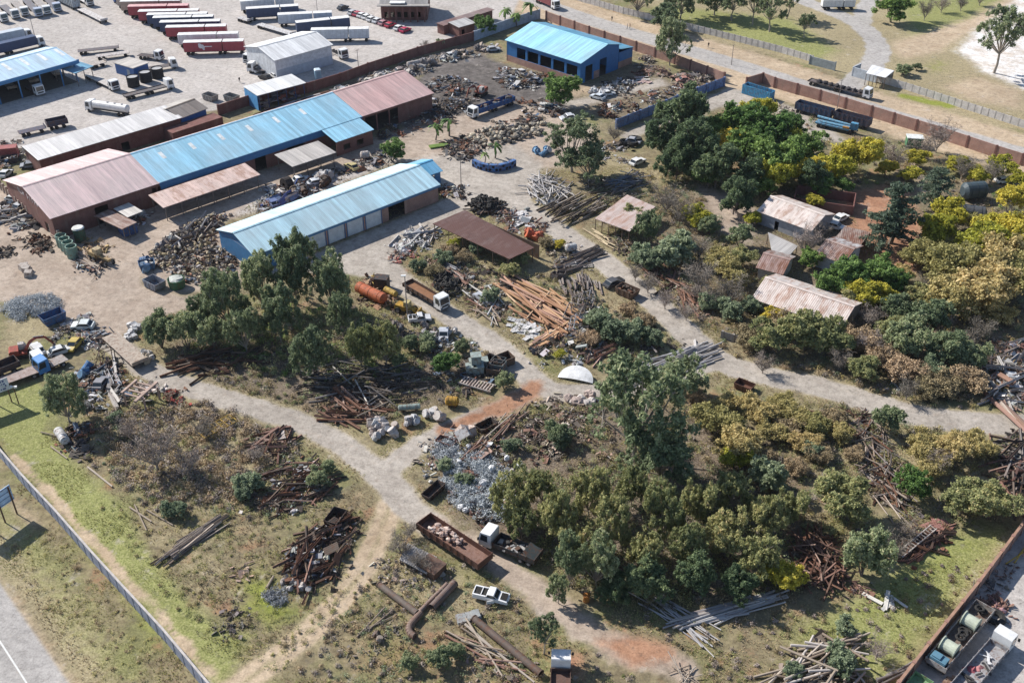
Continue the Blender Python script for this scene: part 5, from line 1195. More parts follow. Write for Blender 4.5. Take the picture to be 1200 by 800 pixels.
# -- cars
def car(label, p, rz, col, group=None, pickup=False, near=False, L=4.3, wreck=False):
    t = thing('pickup_truck' if pickup else 'car', label, 'pickup' if pickup else 'car', g(*p), rz, group); h = L / 2; W2 = .86
    body = [(-h, .35), (h, .35), (h + .03, .62), (h - .12, .80), (h - 1.15, .93), (-h + .1, .95), (-h - .02, .7)]
    mb = MB(); mb.prism(body, -W2, W2); b = part('body', mb, 'paint', t, col)
    g0, g1, g2, g3 = (-.55, -.35, .55, 1.05) if pickup else (-h + .35, -h + .9, .35, 1.0)
    mb = MB(); mb.prism([(g0, .94), (g3, .92), (g2, 1.42), (g1, 1.44)], -W2 + .08, W2 - .08); c = part('greenhouse', mb, 'glass', t)
    mb = MB(); mb.prism([(g1 - .06, 1.425), (g2 + .05, 1.405), (g2 - .05, 1.49), (g1 + .05, 1.5)], -W2 + .06, W2 - .06)
    for s_ in (-1, 1):
        for xa_, xb_ in ((g0, g1), (g3, g2)): mb.tube((xa_, s_ * (W2 - .08), .93), (xb_, s_ * (W2 - .1), 1.43), .045, .045, 5)
    part('car_roof', mb, 'paint', t, col)
    if pickup:
        mb = MB(); mb.bb(-h + .15, -.65, -.66, .66, .955, .975); part('load_bed', mb, 'dull', t, (.03, .03, .03))
        mb = MB(); mb.bb(-h + .02, -.6, -W2, -.67, .95, 1.12); mb.bb(-h + .02, -.6, .67, W2, .95, 1.12); mb.bb(-h, -h + .12, -.665, .665, .95, 1.12); mb.bb(-1.35, -1.25, -.665, .665, .95, 1.14); part('bed_side', mb, 'paint', t, col)
    if near and not wreck or not near:
        for x in (-h + .75, h - .8):
            for y in (-.78, .78):
                if near: wheel(t, x, y, .31, .2)
        if not near: gear(t, [-h + .75, h - .8], 1.75, .31)
    if near:
        for s_ in (-1, 1):
            mb = MB(); mb.box((h, s_ * .6, .68), (.1, .3, .14)); part('headlight', mb, 'glass', b)
        mb = MB(); mb.bb(h - 1.1, h - .2, -.6, .6, .945, .955); 
        if wreck: part('engine_bay', mb, 'dark', b)
        mb = MB(); mb.box((.2, -W2 - .35, .62), (1.0, .06, .55), .5); part('door', mb, 'paint', b, col)
    return t
CR = yaw((404, 20), (436, 8))
for p, c, l in [((402, 11), (.06, .07, .09), 'dark blue'), ((414, 17), (.5, .5, .52), 'silver'), ((420, 18.5), (.42, .05, .08), 'dark red'), ((425, 20), WHITE, 'white'), ((430.5, 22), WHITE, 'white'), ((436, 24.5), WHITE, 'white'), ((443, 26.5), (.66, .68, .7), 'silver white'), ((450, 29), (.45, .25, .27), 'dusty pink'), ((457.5, 31.5), (.45, .04, .07), 'red'), ((468, 35), WHITE, 'white'), ((475, 37.5), (.45, .02, .08), 'crimson')]:
    car(l + ' car parked in the row before the brick office', p, CR, c, 'cars parked in the row before the brick office')
car('white hatchback beside the white warehouse door', (297, 84), 2.4, WHITE); car('black car at the front of the white storage shed', (311, 93), 2.5, (.03, .03, .035)); car('white car between the warehouse and the storage shed', (322, 91), 2.2, WHITE)
car('white wrecked pickup with missing windows on the dry grass by the red track', (576, 701), yaw((556, 696), (597, 705)), (.78, .78, .78), None, True, True, 4.9, True)
car('white delivery van parked under the gum trees', (747, 192), yaw((740, 192), (756, 185)), WHITE, None, False, False, 4.6); car('dark wrecked car with open boot beside the rack of ribs', (719, 334), yaw((708, 338), (730, 328)), (.08, .08, .085), None, False, True, 4.6, True)
car('white car under the yellow trees by the farm road', (1176, 214), .2, WHITE); car('dark car wreck in the thicket clearing', (1115, 252), .9, (.03, .03, .035)); car('white wrecked car in the yard by the blue shed', (353, 213), .5, WHITE); car('white car shell on the scrap left of the maroon workshop', (18, 236), -.3, (.6, .62, .6))
car('white wrecked car body by the blue hall', (712, 112), .4, WHITE); car('white car wreck at the blue hall doorway', (700, 116), 2.5, (.6, .65, .7)); car('white car shell in the farm yard', (985, 258), .7, WHITE); car('white van body beside the walled farm yard', (979, 268), -.6, WHITE); car('grey car wreck along the maroon wall', (578, 60), .3, (.4, .4, .42))
car('white bakkie shell by the tipper truck', (492, 376), .2, (.62, .62, .63), None, True)
# -- scrapyard trucks
t, L = truck('tipper truck with rust filled bed and white cab beside the lamp post', (478, 338), (522, 364), 'drop', WHITE, (.10, .07, .06), True, hh=.8)
mb = MB(); mb.bb(-L / 2 + .1, L / 2 - 2.4, -1.1, 1.1, 1.13, 1.22); part('load', mb, 'dull', t, (.26, .13, .07))
t, L = truck('blue tipper lorry with white cab loading at the dark scrap pile', (600, 121), (551, 139), 'tip', WHITE, (.03, .13, .36), hh=1.6)
mb = MB()
for i in range(16): mb.box((R.uniform(-L / 2 + .5, L / 2 - 3), R.uniform(-.8, .8), R.uniform(1.6, 2.6)), (R.uniform(.4, 1.6), R.uniform(.2, .8), R.uniform(.2, .6)), R.uniform(0, 3), R.choice([(.1, .09, .09), (.2, .19, .18), (.12, .06, .04)]))
part('load', mb, 'coldull', t)
t, L = truck('abandoned black bedded truck with white cab beneath the grove edge', (631, 661), (566, 634), 'drop', (.7, .7, .7), (.045, .055, .06), True, hh=.9)
mb = MB()
for i in range(26): mb.box((R.uniform(-L / 2 + 2, L / 2 - 2.8), R.uniform(-.9, .9), R.uniform(1.2, 1.6)), (R.uniform(.3, 1.2), R.uniform(.1, .6), R.uniform(.1, .4)), R.uniform(0, 3), R.choice([(.3, .3, .3), (.12, .07, .05), (.4, .38, .36), (.05, .05, .05)]))
part('load', mb, 'coldull', t)
mb = MB(); mb.box((-L / 2 + 1, 0, 2.0), (2.0, 2.4, .05), mat=Matrix.Rotation(-.35, 3, 'Y')); part('loose_sheet', mb, 'worn', t, (.05, .075, .085))
t, L = truck('truck with white cab and rusty brown bed at the bottom edge', (656, 836), (657, 776), 'drop', (.76, .75, .74), (.13, .075, .06), True, hh=.7)
t, L = trailer('long rusty red dropside trailer loaded with pale bags', (497, 619), (569, 667), 'drop', (.14, .065, .05), near=True, hh=1.15, bed=(.24, .14, .11), Wd=2.9); t.name = 'dropside_trailer'
mb = MB()
for i in range(34):
    x = -L / 2 + .6 + R.random() ** .8 * L * .52; mb.blob((x, R.uniform(-.95, .95), 1.35 + R.uniform(0, .45)), (R.uniform(.25, .55), R.uniform(.2, .45), R.uniform(.15, .3)), .35, R.choice([(.55, .42, .36), (.48, .36, .31), (.62, .53, .47), (.40, .28, .23)]), (7, 4))
part('load', mb, 'coldull', t)
trailer('tan decked flatbed trailer standing by the left dirt road', (130, 398), (166, 431), 'flat', (.44, .37, .30), near=True, Wd=3.0)
trailer('pinkish flatbed trailer behind the white billboard', (-14, 459), (47, 437), 'flat', (.36, .29, .27), near=True, Wd=2.6); trailer('black tipper trailer left of the blue truck cab', (-14, 446), (23, 431), 'drop', (.06, .05, .055), near=True, hh=1.2)
truck('truck with bright blue cab back and grey deck beside the dark bushy tree', (78, 424), (44, 439), 'flat', (.06, .22, .50), (.36, .33, .31), True); truck('old white cabbed truck front behind the blue one', (62, 424), (40, 432), 'none', (.66, .68, .7), GREY, True)
t, L = truck('truck with white cab and grey dropside bed in the paved yard', (1121, 818), (1177, 753), 'drop', WHITE, (.38, .38, .39), True, hh=.8)
mb = MB()
for i in range(12): mb.box((R.uniform(-L / 2 + 2, L / 2 - 3), R.uniform(-.8, .8), 1.25 + R.uniform(0, .2)), (R.uniform(.5, 2), R.uniform(.1, .3), R.uniform(.1, .3)), R.uniform(0, 3), R.choice([(.6, .6, .62), (.3, .3, .3), (.05, .05, .05), (.7, .7, .7)]))
part('load', mb, 'coldull', t)
t, L = trailer('long dropside trailer carrying pale green cable drums beside the brick boundary', (1093, 788), (1151, 719), 'drop', (.42, .40, .38), near=True, hh=.9, bed=(.2, .17, .15), Wd=2.6); t.name = 'dropside_trailer'; DT = (t, L)
for k, x in enumerate((-.25, .18)):
    mb = MB(); mb.tube((L * x, -.85, 2.0), (L * x, .85, 2.0), .85, .85, 16); mb.tube((L * x, -1.0, 2.0), (L * x, -.86, 2.0), 1.05, 1.05, 16); mb.tube((L * x, .86, 2.0), (L * x, 1.0, 2.0), 1.05, 1.05, 16)
    q = single('cable_drum', mb, 'dull', 'pale green cable drum on the %s half of the dropside trailer' % ('rear' if k == 0 else 'front'), 'cable drum', t.location, t.rotation_euler.z, color=(.48, .52, .42))
for k in range(9):
    mb = MB(); x = L * R.uniform(-.08, .46); mb.torus((x, R.uniform(-.5, .5), 1.35 + .25 * (k % 3)), .5, .17, 12, 6); single('tyre_casing', mb, 'tyre', 'old tyre lying on the dropside trailer in the paved yard', 'tyre', t.location, t.rotation_euler.z, 'tyres on the dropside trailer')
mb = MB(); mb.box((-L * .44, 0, 1.7), (1.3, 2.0, 1.1)); mb.box((-L * .44, .3, 2.3), (1.0, 1.0, .3)); single('blue_tarpaulin', mb, 'dull', 'blue tarpaulin bundle at the tail of the dropside trailer', 'tarpaulin', t.location, t.rotation_euler.z, color=(.10, .22, .30))
trailer('small green trailer in the corner below the cable drums', (1064, 822), (1080, 802), 'drop', (.22, .38, .20), near=True, hh=.7, Wd=2.3)
# dark blue bulk trailers, container and crane lorry by the brick wall
trailer('dark blue bulk trailer against the brick wall, left one', (933, 130), (974, 141), 'drop', (.035, .08, .16), hh=1.9, Wd=2.6); trailer('dark slate bulk trailer against the brick wall, right one', (978, 141), (1018, 152), 'drop', (.06, .07, .11), hh=1.9, Wd=2.6)
loc, rz, L = posed((872, 108), (904, 118)); t = thing('open_container', 'bright blue open ribbed container at the end of the brick wall', 'container', loc, rz)
mb = MB(); h2 = 2.5
for y in (-1.2, 1.2):
    for i in range(int(L / .5)): mb.bb(-L / 2 + i * .5, -L / 2 + i * .5 + .3, y - .1, y + .1, .1, h2)
    mb.bb(-L / 2, L / 2, y - .05, y + .05, 0, h2 + .1)
for x in (-L / 2, L / 2): mb.bb(x - .06, x + .06, -1.14, 1.14, 0, h2)
part('side_wall', mb, 'worn', t, (.06, .32, .55)); mb = MB(); mb.bb(-L / 2 + .1, L / 2 - .1, -1.1, 1.1, .02, .15); part('container_floor', mb, 'worn', t, (.12, .07, .06))
loc, rz, L = posed((956, 147), (1004, 158)); t = thing('crane_lorry', 'blue crane lorry with folded lattice boom in front of the bulk trailers', 'lorry', loc, rz)
chassis(t, -L / 2, L / 2, 1.4); gear(t, [-L / 2 + 1, -L / 2 + 2.4, L / 2 - 1.5])
mb = MB(); mb.bb(-L / 2, L / 2 - 2, -1.2, 1.2, 1.0, 1.35); part('deck', mb, 'worn', t, (.12, .34, .52))
mb = MB(); mb.tube((-L / 2, .3, 2.4), (L / 2 - 1.5, .3, 2.0), .35, .3, 8); mb.tube((-L / 2 + 1, -.6, 1.7), (L / 2 - 2, -.5, 1.6), .2, .2, 8); part('boom', mb, 'worn', t, (.22, .50, .70))
mb = MB(); mb.box((L / 2 - 1.1, .4, 1.9), (1.8, 1.2, 1.8)); part('cab', mb, 'worn', t, (.08, .30, .48)); mb = MB(); mb.box((L / 2 - 2.8, -.8, 1.55), (1.6, .7, .5)); part('tool_box', mb, 'worn', t, (.5, .25, .06))
# machines
def excavator(label, p, rz, col, boom=1., size=1.):
    t = thing('excavator', label, 'excavator', g(*p), rz); t.scale = (size,) * 3
    for s_ in (-1, 1):
        mb = MB(); mb.prism([(-1.9, .15), (-1.6, 0), (1.6, 0), (1.9, .15), (1.9, .6), (1.6, .8), (-1.6, .8), (-1.9, .6)], s_ * 1.0 - .28, s_ * 1.0 + .28); part('track', mb, 'tyre', t)
    mb = MB(); mb.bb(-2.0, 1.2, -1.2, 1.2, .95, 1.35); mb.prism([(-2.2, 1.354), (-.3, 1.354), (-.3, 2.1), (-1.9, 2.2), (-2.2, 1.9)], -1.2, 1.2); mb.tube((0, 0, .6), (0, 0, .96), .7, .7, 12); part('upper_body', mb, 'worn', t, col)
    mb = MB(); mb.prism([(-.25, 1.36), (1.2, 1.36), (1.25, 2.0), (.9, 2.75), (-.25, 2.75)], .25, 1.2); c = part('cab', mb, 'worn', t, (.6, .58, .55)); mb = MB(); mb.bb(.0, 1.0, 1.195, 1.225, 1.8, 2.6); part('window', mb, 'glass', c)
    pts = [(1.0, -.3, 1.5), (2.2, -.3, 3.2), (3.6, -.3, 3.9), (5.2, -.3, 3.7)]
    mb = MB()
    for a, b in zip(pts[:-1], pts[1:]): mb.tube(a, b, .34, .30, 4)
    part('boom', mb, 'worn', t, col)
    mb = MB(); mb.tube(pts[-1], (6.6, -.3, 1.6), .26, .2, 4); a_ = part('dipper', mb, 'worn', t, col); mb = MB(); mb.prism([(6.1, .9), (6.9, .7), (7.0, 1.5), (6.5, 1.7)], -.8, .2); part('bucket', mb, 'worn', a_, (.12, .1, .09))
    mb = MB(); mb.tube((1.1, -.3, 1.9), (2.6, -.3, 3.0), .09, .09, 6); mb.tube((3.0, -.3, 4.2), (5.0, -.3, 4.0), .09, .09, 6); part('ram', mb, 'worn', t, (.5, .5, .5)); return t
excavator('rusty red excavator with arched boom behind the flatbed trailers', (26, 417), yaw((22, 416), (75, 405)), (.36, .06, .04), size=.85)
excavator('dull red grab crane behind the blue tipper lorry', (563, 112), -2.1, (.32, .09, .06))
t = thing('wheel_loader', 'yellow wheel loader wreck beside the lamp post', 'loader', g(478, 366), yaw((466, 362), (492, 368)))
mb = MB(); mb.prism([(-2.4, .6), (-.2, .6), (-.2, 1.5), (-2.2, 1.7), (-2.5, 1.3)], -.8, .8); mb.bb(-.2, 1.6, -.5, .5, .6, 1.2); part('body', mb, 'worn', t, (.55, .33, .04)); mb = MB(); mb.prism([(-.6, 1.5), (.6, 1.2), (.5, 2.5), (-.5, 2.5)], -.65, .65); part('cab', mb, 'worn', t, (.5, .42, .2))
mb = MB(); mb.tube((.8, -.55, 1.3), (2.3, -.55, .6), .14, .12, 4); mb.tube((.8, .55, 1.3), (2.3, .55, .6), .14, .12, 4); part('lift_arm', mb, 'worn', t, (.55, .33, .04)); mb = MB(); mb.prism([(2.2, .1), (3.2, .1), (3.0, .25), (2.5, .4), (2.4, 1.1), (2.2, 1.1)], -1.2, 1.2); part('bucket', mb, 'worn', t, (.45, .28, .06))
for x in (-1.6, 1.0):
    for y in (-.95, .95): wheel(t, x, y, .62, .4)
t = thing('road_machine', 'tan yellow grader wreck at the fence end of the maroon workshop', 'machine', g(118, 306), yaw((105, 298), (130, 310)))
mb = MB(); mb.prism([(-3, .7), (-.5, .7), (-.5, 1.9), (-2.8, 1.9)], -.8, .8); mb.bb(-.5, 3.4, -.35, .35, 1.1, 1.6); part('body', mb, 'worn', t, (.48, .34, .16)); mb = MB(); mb.prism([(-1.2, 1.9), (.4, 1.6), (.3, 2.9), (-1.1, 2.9)], -.7, .7); part('cab', mb, 'worn', t, (.5, .40, .24)); mb = MB(); mb.box((1.2, 0, .5), (.2, 3.0, .6), .4); part('blade', mb, 'worn', t, (.3, .2, .12))
for x in (-2.2, -.9, 3.0):
    for y in (-.9, .9): wheel(t, x, y, .55, .35)
t = thing('lamp_post', 'tall grey lamp post between the tipper truck and the yellow loader', 'lamp post', g(477.5, 373), 0)
mb = MB(); mb.tube((0, 0, -.3), (0, 0, 9.2), .13, .08, 8); part('pole', mb, 'worn', t, (.35, .33, .31)); mb = MB(); mb.box((-.25, 0, 9.3), (.9, .4, .16)); part('lamp_head', mb, 'paint', t, (.75, .75, .73)); mb = MB(); mb.tube((0, 0, 9.2), (-.4, 0, 9.3), .04); part('bracket', mb, 'worn', t, (.35, .33, .31))
for p, h_, lab in (((540.5, 222), 7.5, 'thin pole in the open yard by the blue pavilion'), ((980, 132), 9, 'thin utility pole at the long brick wall'), ((857, 76), 6, 'thin pole on the roadside sand beyond the brick wall'), ((373, 24), 7, 'mast between the white trailers of the lorry park'), ((420, 78), 5, 'thin pole at the maroon wall'), ((175, 10), 8, 'mast beside the red trailer row'), ((41, 44), 7, 'mast beside the canopy lorries')):
    t = thing('utility_pole', lab, 'pole', g(*p)); mb = MB(); mb.tube((0, 0, -.3), (0, 0, h_), .11, .07, 7); part('pole_shaft', mb, 'worn', t, (.3, .28, .27)); mb = MB(); mb.box((0, 0, h_ - .15), (1.0, .1, .1), .5); part('cross_arm', mb, 'worn', t, (.2, .18, .16))
t = thing('floodlight_post', 'short white floodlight post at the edge of the white billboard', 'lamp post', g(22, 473)); mb = MB(); mb.tube((0, 0, -.2), (0, 0, 3.4), .1, .08, 7); part('pole', mb, 'worn', t, (.16, .10, .07))
for s_ in (-1, 1): mb = MB(); mb.box((s_ * .35, 0, 3.5), (.5, .4, .3), .3 * s_); part('lamp_head', mb, 'paint', t, (.75, .75, .73))
# people, walking on the far road: one skin figure each
PJ = [(0, 0, .95), (0, 0, 1.2), (0, 0, 1.42), (0, 0, 1.52), (0, 0, 1.66), (0, .19, 1.40), (.05, .25, 1.12), (.14, .25, .88), (0, -.19, 1.40), (-.06, -.25, 1.12), (.0, -.26, .88), (0, .1, .88), (.14, .1, .5), (.05, .1, .08), (.2, .1, .04), (0, -.1, .88), (-.02, -.1, .5), (-.2, -.1, .1), (-.07, -.1, .04)]
PE = [(0, 1), (1, 2), (2, 3), (3, 4), (2, 5), (5, 6), (6, 7), (2, 8), (8, 9), (9, 10), (0, 11), (11, 12), (12, 13), (13, 14), (0, 15), (15, 16), (16, 17), (17, 18)]
PR = [.14, .14, .13, .055, .105, .075, .05, .04, .075, .05, .04, .09, .065, .045, .04, .09, .065, .045, .04]
def person_mesh():
    me = bpy.data.meshes.new('pb'); me.from_pydata(PJ, PE, []); o = bpy.data.objects.new('person_body', me); COL.objects.link(o)
    o.modifiers.new('skin', 'SKIN')
    for i, r_ in enumerate(PR): me.skin_vertices[0].data[i].radius = (r_, r_)
    me.skin_vertices[0].data[0].use_root = True; o.modifiers.new('sub', 'SUBSURF').levels = 1
    dg = bpy.context.evaluated_depsgraph_get(); m2 = bpy.data.meshes.new_from_object(o.evaluated_get(dg)); bpy.data.objects.remove(o)
    return m2
pm0 = person_mesh()
def person(label, p, rz, shirt, trousers):
    me = pm0.copy(); me.name = 'person'; me.materials.clear(); me.materials.append(M['coldull'])
    at = me.attributes.new('Col', 'FLOAT_COLOR', 'FACE'); a = np.ones((len(me.polygons), 4), np.float32)
    for f in me.polygons:
        z = f.center.z; c_ = (.09, .05, .035)
        if .95 < z < 1.5 and abs(f.center.y) < .30: c_ = shirt
        if .12 < z <= .95 and abs(f.center.y) < .2: c_ = trousers
        if z <= .12: c_ = (.03, .03, .03)
        if z > 1.68: c_ = (.015, .012, .01)
        a[f.index, :3] = c_
    at.data.foreach_set('color', a.ravel()); return tag(ob('person', me, None, None, g(*p), rz), label, 'person', 'people walking beside the main road')
person('person in dark clothes standing on the road verge by the blue hall', (717, 25), 1.0, (.03, .03, .04), (.04, .04, .06))
person('person in pale shirt walking on the sandy verge', (735, 34), .4, (.45, .38, .35), (.06, .05, .05)); person('person in brown walking beside the pale shirted one', (738, 33.5), .4, (.25, .14, .10), (.05, .05, .06))
person('person in dark coat on the grass verge before the pale fence', (830, 56), 2.0, (.06, .035, .03), (.03, .03, .04)); person('person in dark clothes standing alone in the lorry yard', (281, 97), 2.4, (.05, .04, .05), (.03, .03, .04))
# ------------------------------------------------------------------ scrap: every pole, beam, drum and plate that can be told apart is an object; the crumbs between are stuff
mk_leaf('wire', [(0, (.17, .185, .20)), (.5, (.29, .31, .33)), (1, (.42, .44, .45))], .15)
UNIT = {}
def unit(kind):
    if kind not in UNIT:
        mb = MB()
        if kind == 'pipe': mb.tube((-.5, 0, 0), (.5, 0, 0), 1, 1, 10, hollow=.86)
        elif kind == 'pole': mb.tube((-.5, 0, 0), (.5, 0, 0), 1, .8, 8)
        elif kind == 'steel_beam':
            mb.bb(-.5, .5, -1, 1, .7, 1); mb.bb(-.5, .5, -1, 1, -1, -.7); mb.bb(-.499, .499, -.15, .15, -.699, .699)
        elif kind == 'plank': mb.bb(-.5, .5, -1.4, 1.4, -.35, .35)
        elif kind == 'metal_sheet':
            for i in range(8): mb.bb(-.5 + i / 8, -.5 + (i + 1) / 8, -1, 1, -.02 + (.03 if i % 2 else 0), .02 + (.03 if i % 2 else 0))
        elif kind == 'drum':
            mb.tube((0, 0, -1.4), (0, 0, 1.4), 1, 1, 14)
            for z in (-1.38, -.45, .45, 1.3): mb.tube((0, 0, z), (0, 0, z + .1), 1.06, 1.06, 14)
        elif kind == 'machine_part':
            mb.tube((-.8, 0, 0), (.7, 0, 0), .62, .62, 10); mb.tube((.7, 0, 0), (1.2, 0, 0), .34, .3, 8); mb.box((0, .1, -.5), (1.1, 1.1, .35)); mb.box((-.1, 0, .65), (.5, .5, .4)); mb.tube((-1.0, 0, 0), (-.8, 0, 0), .8, .8, 10)
        elif kind == 'boulder': mb.blob((0, 0, 0), (1, 1, .8), .22, None, (8, 6))
        elif kind == 'tyre_casing': mb.torus((0, 0, 0), .7, .3, 14, 6, None, 1.)
        elif kind == 'crushed_drum': mb.blob((0, 0, 0), (.8, .8, .95), .18, None, (9, 5)); mb.tube((0, 0, .6), (0, 0, .95), .82, .74, 9)
        elif kind == 'steel_cage':
            for a, b in (((-1, -1), (1, -1)), ((1, -1), (1, 1)), ((1, 1), (-1, 1)), ((-1, 1), (-1, -1))):
                mb.tube((*a, -.5), (*b, -.5), .08, .08, 4); mb.tube((*a, .5), (*b, .5), .08, .08, 4); mb.tube((*a, -.5), (*a, .5), .08, .08, 4)
        elif kind == 'steel_box':
            mb.bb(-1, 1, -1, 1, -1, -.9); mb.bb(-1, 1, -1, -.9, -.899, 1); mb.bb(-1, 1, .9, 1, -.899, 1); mb.bb(-1, -.9, -.899, .899, -.899, 1); mb.bb(.9, 1, -.899, .899, -.899, 1)
        elif kind == 'crate_block': mb.box((0, 0, 0), (2, 2, 2), taper=.92)
        UNIT[kind] = mb.mesh(kind, {'tyre_casing': 'tyre', 'pole': 'dull', 'plank': 'dull', 'boulder': 'dull'}.get(kind, 'worn'))
    return UNIT[kind]
RUST = [(.16, .07, .04), (.11, .055, .035), (.22, .11, .07), (.13, .09, .07)]
PINKR = [(.30, .17, .13), (.24, .13, .10), (.36, .24, .19)]
SILV = [(.5, .5, .5), (.62, .61, .59), (.4, .41, .43), (.55, .52, .48)]
GREYB = [(.22, .20, .19), (.3, .27, .25), (.15, .135, .125)]
DARKB = [(.07, .055, .045), (.1, .08, .065), (.05, .045, .042), (.14, .105, .08)]
ORNG = [(.56, .36, .21), (.46, .27, .15), (.62, .43, .28), (.52, .32, .24), (.40, .22, .13)]
WOOD = [(.42, .35, .28), (.34, .28, .22), (.5, .43, .36), (.28, .22, .17)]
MIXED = [(.66, .65, .62), (.07, .12, .2), (.24, .10, .06), (.12, .085, .065), (.16, .13, .11), (.09, .075, .065), (.3, .28, .26), (.5, .48, .45), (.13, .10, .08), (.2, .1, .06), (.06, .055, .06), (.65, .64, .62), (.10, .14, .2), (.38, .3, .22)]
def at_poly(px, n):
    p = gp(px); lo, hi = p.min(0), p.max(0); out = []
    while len(out) < n:
        q = NR.uniform(lo, hi, (n * 4, 2)); out += [v for v in q[inside(q, p)]]
    return np.array(out[:n])
def edge_h(pts, px, top, soft=2.5): return top * np.clip(seg_dist(pts, gp(px), True) / soft, 0, 1)
def sticks(kind, label, group, px, n, length, r, d, spread=.15, cols=RUST, top=.8, tilt=.06, cat=None):
    """long pieces lying in a heap; d = pair of photo points giving the direction"""
    pts = at_poly(px, n); hh = edge_h(pts, px, top); a0 = yaw(*d); me = unit(kind); nm_ = kind
    if kind == 'steel_beam':
        w_ = label
        nm_ = 'girder' if 'girder' in w_ else 'rusty_bar' if 'spiky' in w_ else 'reddish_beam' if any(k in w_ for k in ('reddish', 'pink')) else 'iron_bar' if ' bar ' in w_ or 'iron ' in w_ else 'rail' if ' rail ' in w_ else 'rack_rib' if ' rib ' in w_ else 'rusty_beam' if any(k in w_ for k in ('rusty', 'reddish', 'pink', 'brown')) else 'steel_length' if ' length ' in w_ else 'steel_beam'
    if kind == 'pole': nm_ = 'timber_pole' if 'timber' in label else 'orange_pole' if 'orange' in label else 'dark_pole' if 'dark' in label else 'pale_pole' if any(k in label for k in ('pale', 'straw', 'grey', 'bleached')) else 'old_pole'
    for i, (q, h) in enumerate(zip(pts, hh)):
        L = R.uniform(*length); rr = R.uniform(*r) if isinstance(r, tuple) else r
        o = ob(nm_, me, None, R.choice(cols)); o.location = (q[0], q[1], rr + h * R.random() + abs(tilt) * .1)
        o.rotation_euler = (R.uniform(0, 3) if kind != 'plank' else R.uniform(-.3, .3), R.gauss(0, tilt), a0 + R.gauss(0, spread)); o.scale = (L, rr, rr)
        o.location.z += abs(math.sin(o.rotation_euler.y)) * L * .5 * .85
        tag(o, label, cat or nm_.replace('_', ' '), group)
def lumps(kind, label, group, px, n, size, cols, top=.6, flat=False, cat=None, tip=1.2):
    pts = at_poly(px, n); hh = edge_h(pts, px, top); me = unit(kind)
    for q, h in zip(pts, hh):
        s = R.uniform(*size); o = ob('machine_hulk' if 'hulk' in label else 'machine_casing' if 'casing' in label and 'cream' not in label else kind, me, None, R.choice(cols)); o.scale = (s * R.uniform(.85, 1.15), s, s * R.uniform(.85, 1.15)); o.location = (q[0], q[1], s * (.6 if not flat else .3) + h * R.random() ** .7)
        o.rotation_euler = (R.uniform(-tip, tip) if not flat else R.uniform(-.15, .15), R.uniform(-tip, tip) * .5 if not flat else R.uniform(-.15, .15), R.uniform(0, 6.28)); tag(o, label, cat or kind.replace('_', ' '), group)
def sheets(label, group, px, n, size, cols, top=.5, d=None):
    pts = at_poly(px, n); hh = edge_h(pts, px, top); me = unit('metal_sheet')
    for q, h in zip(pts, hh):
        o = ob('metal_sheet', me, None, R.choice(cols)); o.scale = (R.uniform(*size), R.uniform(.4, .8) * size[0] * .5, 1.6); o.location = (q[0], q[1], .12 + h * R.random()); o.rotation_euler = (R.gauss(0, .12), R.gauss(0, .12), (yaw(*d) if d else 0) + R.gauss(0, .7)); tag(o, label, 'metal sheet', group)
def debris(px, n, cols=MIXED, size=(.15, .7), top=1.0, name='scrap_debris', tubes=.3, label='loose small scrap heaped on the yard ground', soft=2.5):
    n = int(n * 1.7); tubes += .08; mb = MB(); cc = at_poly(px, max(3, n // 16)); pg = gp(px); pts = []; own = []
    while len(pts) < n:                                  # scrap lies in clumps of a kind, with bare ground between
        i = int(R.random() ** 1.3 * len(cc)); q = cc[i] + NR.normal(0, 1., 2) * R.uniform(.3, 1.3); pts.append(q); own.append(i)
    pts = np.array(pts); hh = edge_h(pts, px, top, soft) * np.array([.35 + .65 * ((i * 37) % 11) / 10 for i in own]); hh[~inside(pts, pg)] = .05; lead = [R.choice(cols) for _ in cc]; big = [R.uniform(.6, 1.5) for _ in cc]; it = iter(own)
    for q, h in zip(pts, hh):
        ci = next(it); s = R.uniform(*size) * (R.random() * .7 + .32) * big[ci]; z = h * R.random() ** .6 + s * .2; cb = lead[ci] if R.random() < .6 else R.choice(cols); kf = R.uniform(.5, 1.2); c = tuple(x * kf * R.uniform(.95, 1.05) for x in cb); k = R.random()
        m_ = Matrix.Rotation(R.uniform(0, 6.28), 3, 'Z') @ Matrix.Rotation(R.uniform(-.7, .7), 3, 'X') @ Matrix.Rotation(R.uniform(-.5, .5), 3, 'Y')
        if k < tubes:
            v = m_ @ Vector((s * R.uniform(1, 2.6), 0, 0)); mb.tube((q[0] - v.x / 2, q[1] - v.y / 2, z + .1 - v.z / 2), (q[0] + v.x / 2, q[1] + v.y / 2, z + .1 + v.z / 2), s * R.uniform(.06, .2), None, 6, True, c)
        elif k < tubes + .2: mb.box((q[0], q[1], z), (s * 1.8, s * 1.2, .04), mat=m_, col=c)
        elif k < tubes + .26: mb.torus((q[0], q[1], z), s * .55, s * .18, 9, 5, c, mat=m_)
        elif k < tubes + .32: mb.blob((q[0], q[1], z), (s * .6, s * .5, s * .45), .3, c, (6, 4))
        else: mb.box((q[0], q[1], z), (s * R.uniform(.6, 2.4), s * R.uniform(.25, .8), s * R.uniform(.12, .5)), mat=m_, col=c)
    o = ob(name, mb.mesh(name, 'coldull')); o['kind'] = 'stuff'; o['label'] = label; return o
def tangle(px, n, label, leaf=.22, top=1.2, mat='wire'):
    pts = at_poly(px, n); hh = edge_h(pts, px, top); C = np.stack([pts[:, 0], pts[:, 1], hh * .55 + .15], 1)
    o = ob('wire_tangle', leaf_mesh('wire_tangle', mat, C, NR.uniform(.5, 1.1, n), 110, leaf * .42, .3, 5.5, .7)); o['kind'] = 'stuff'; o['label'] = label
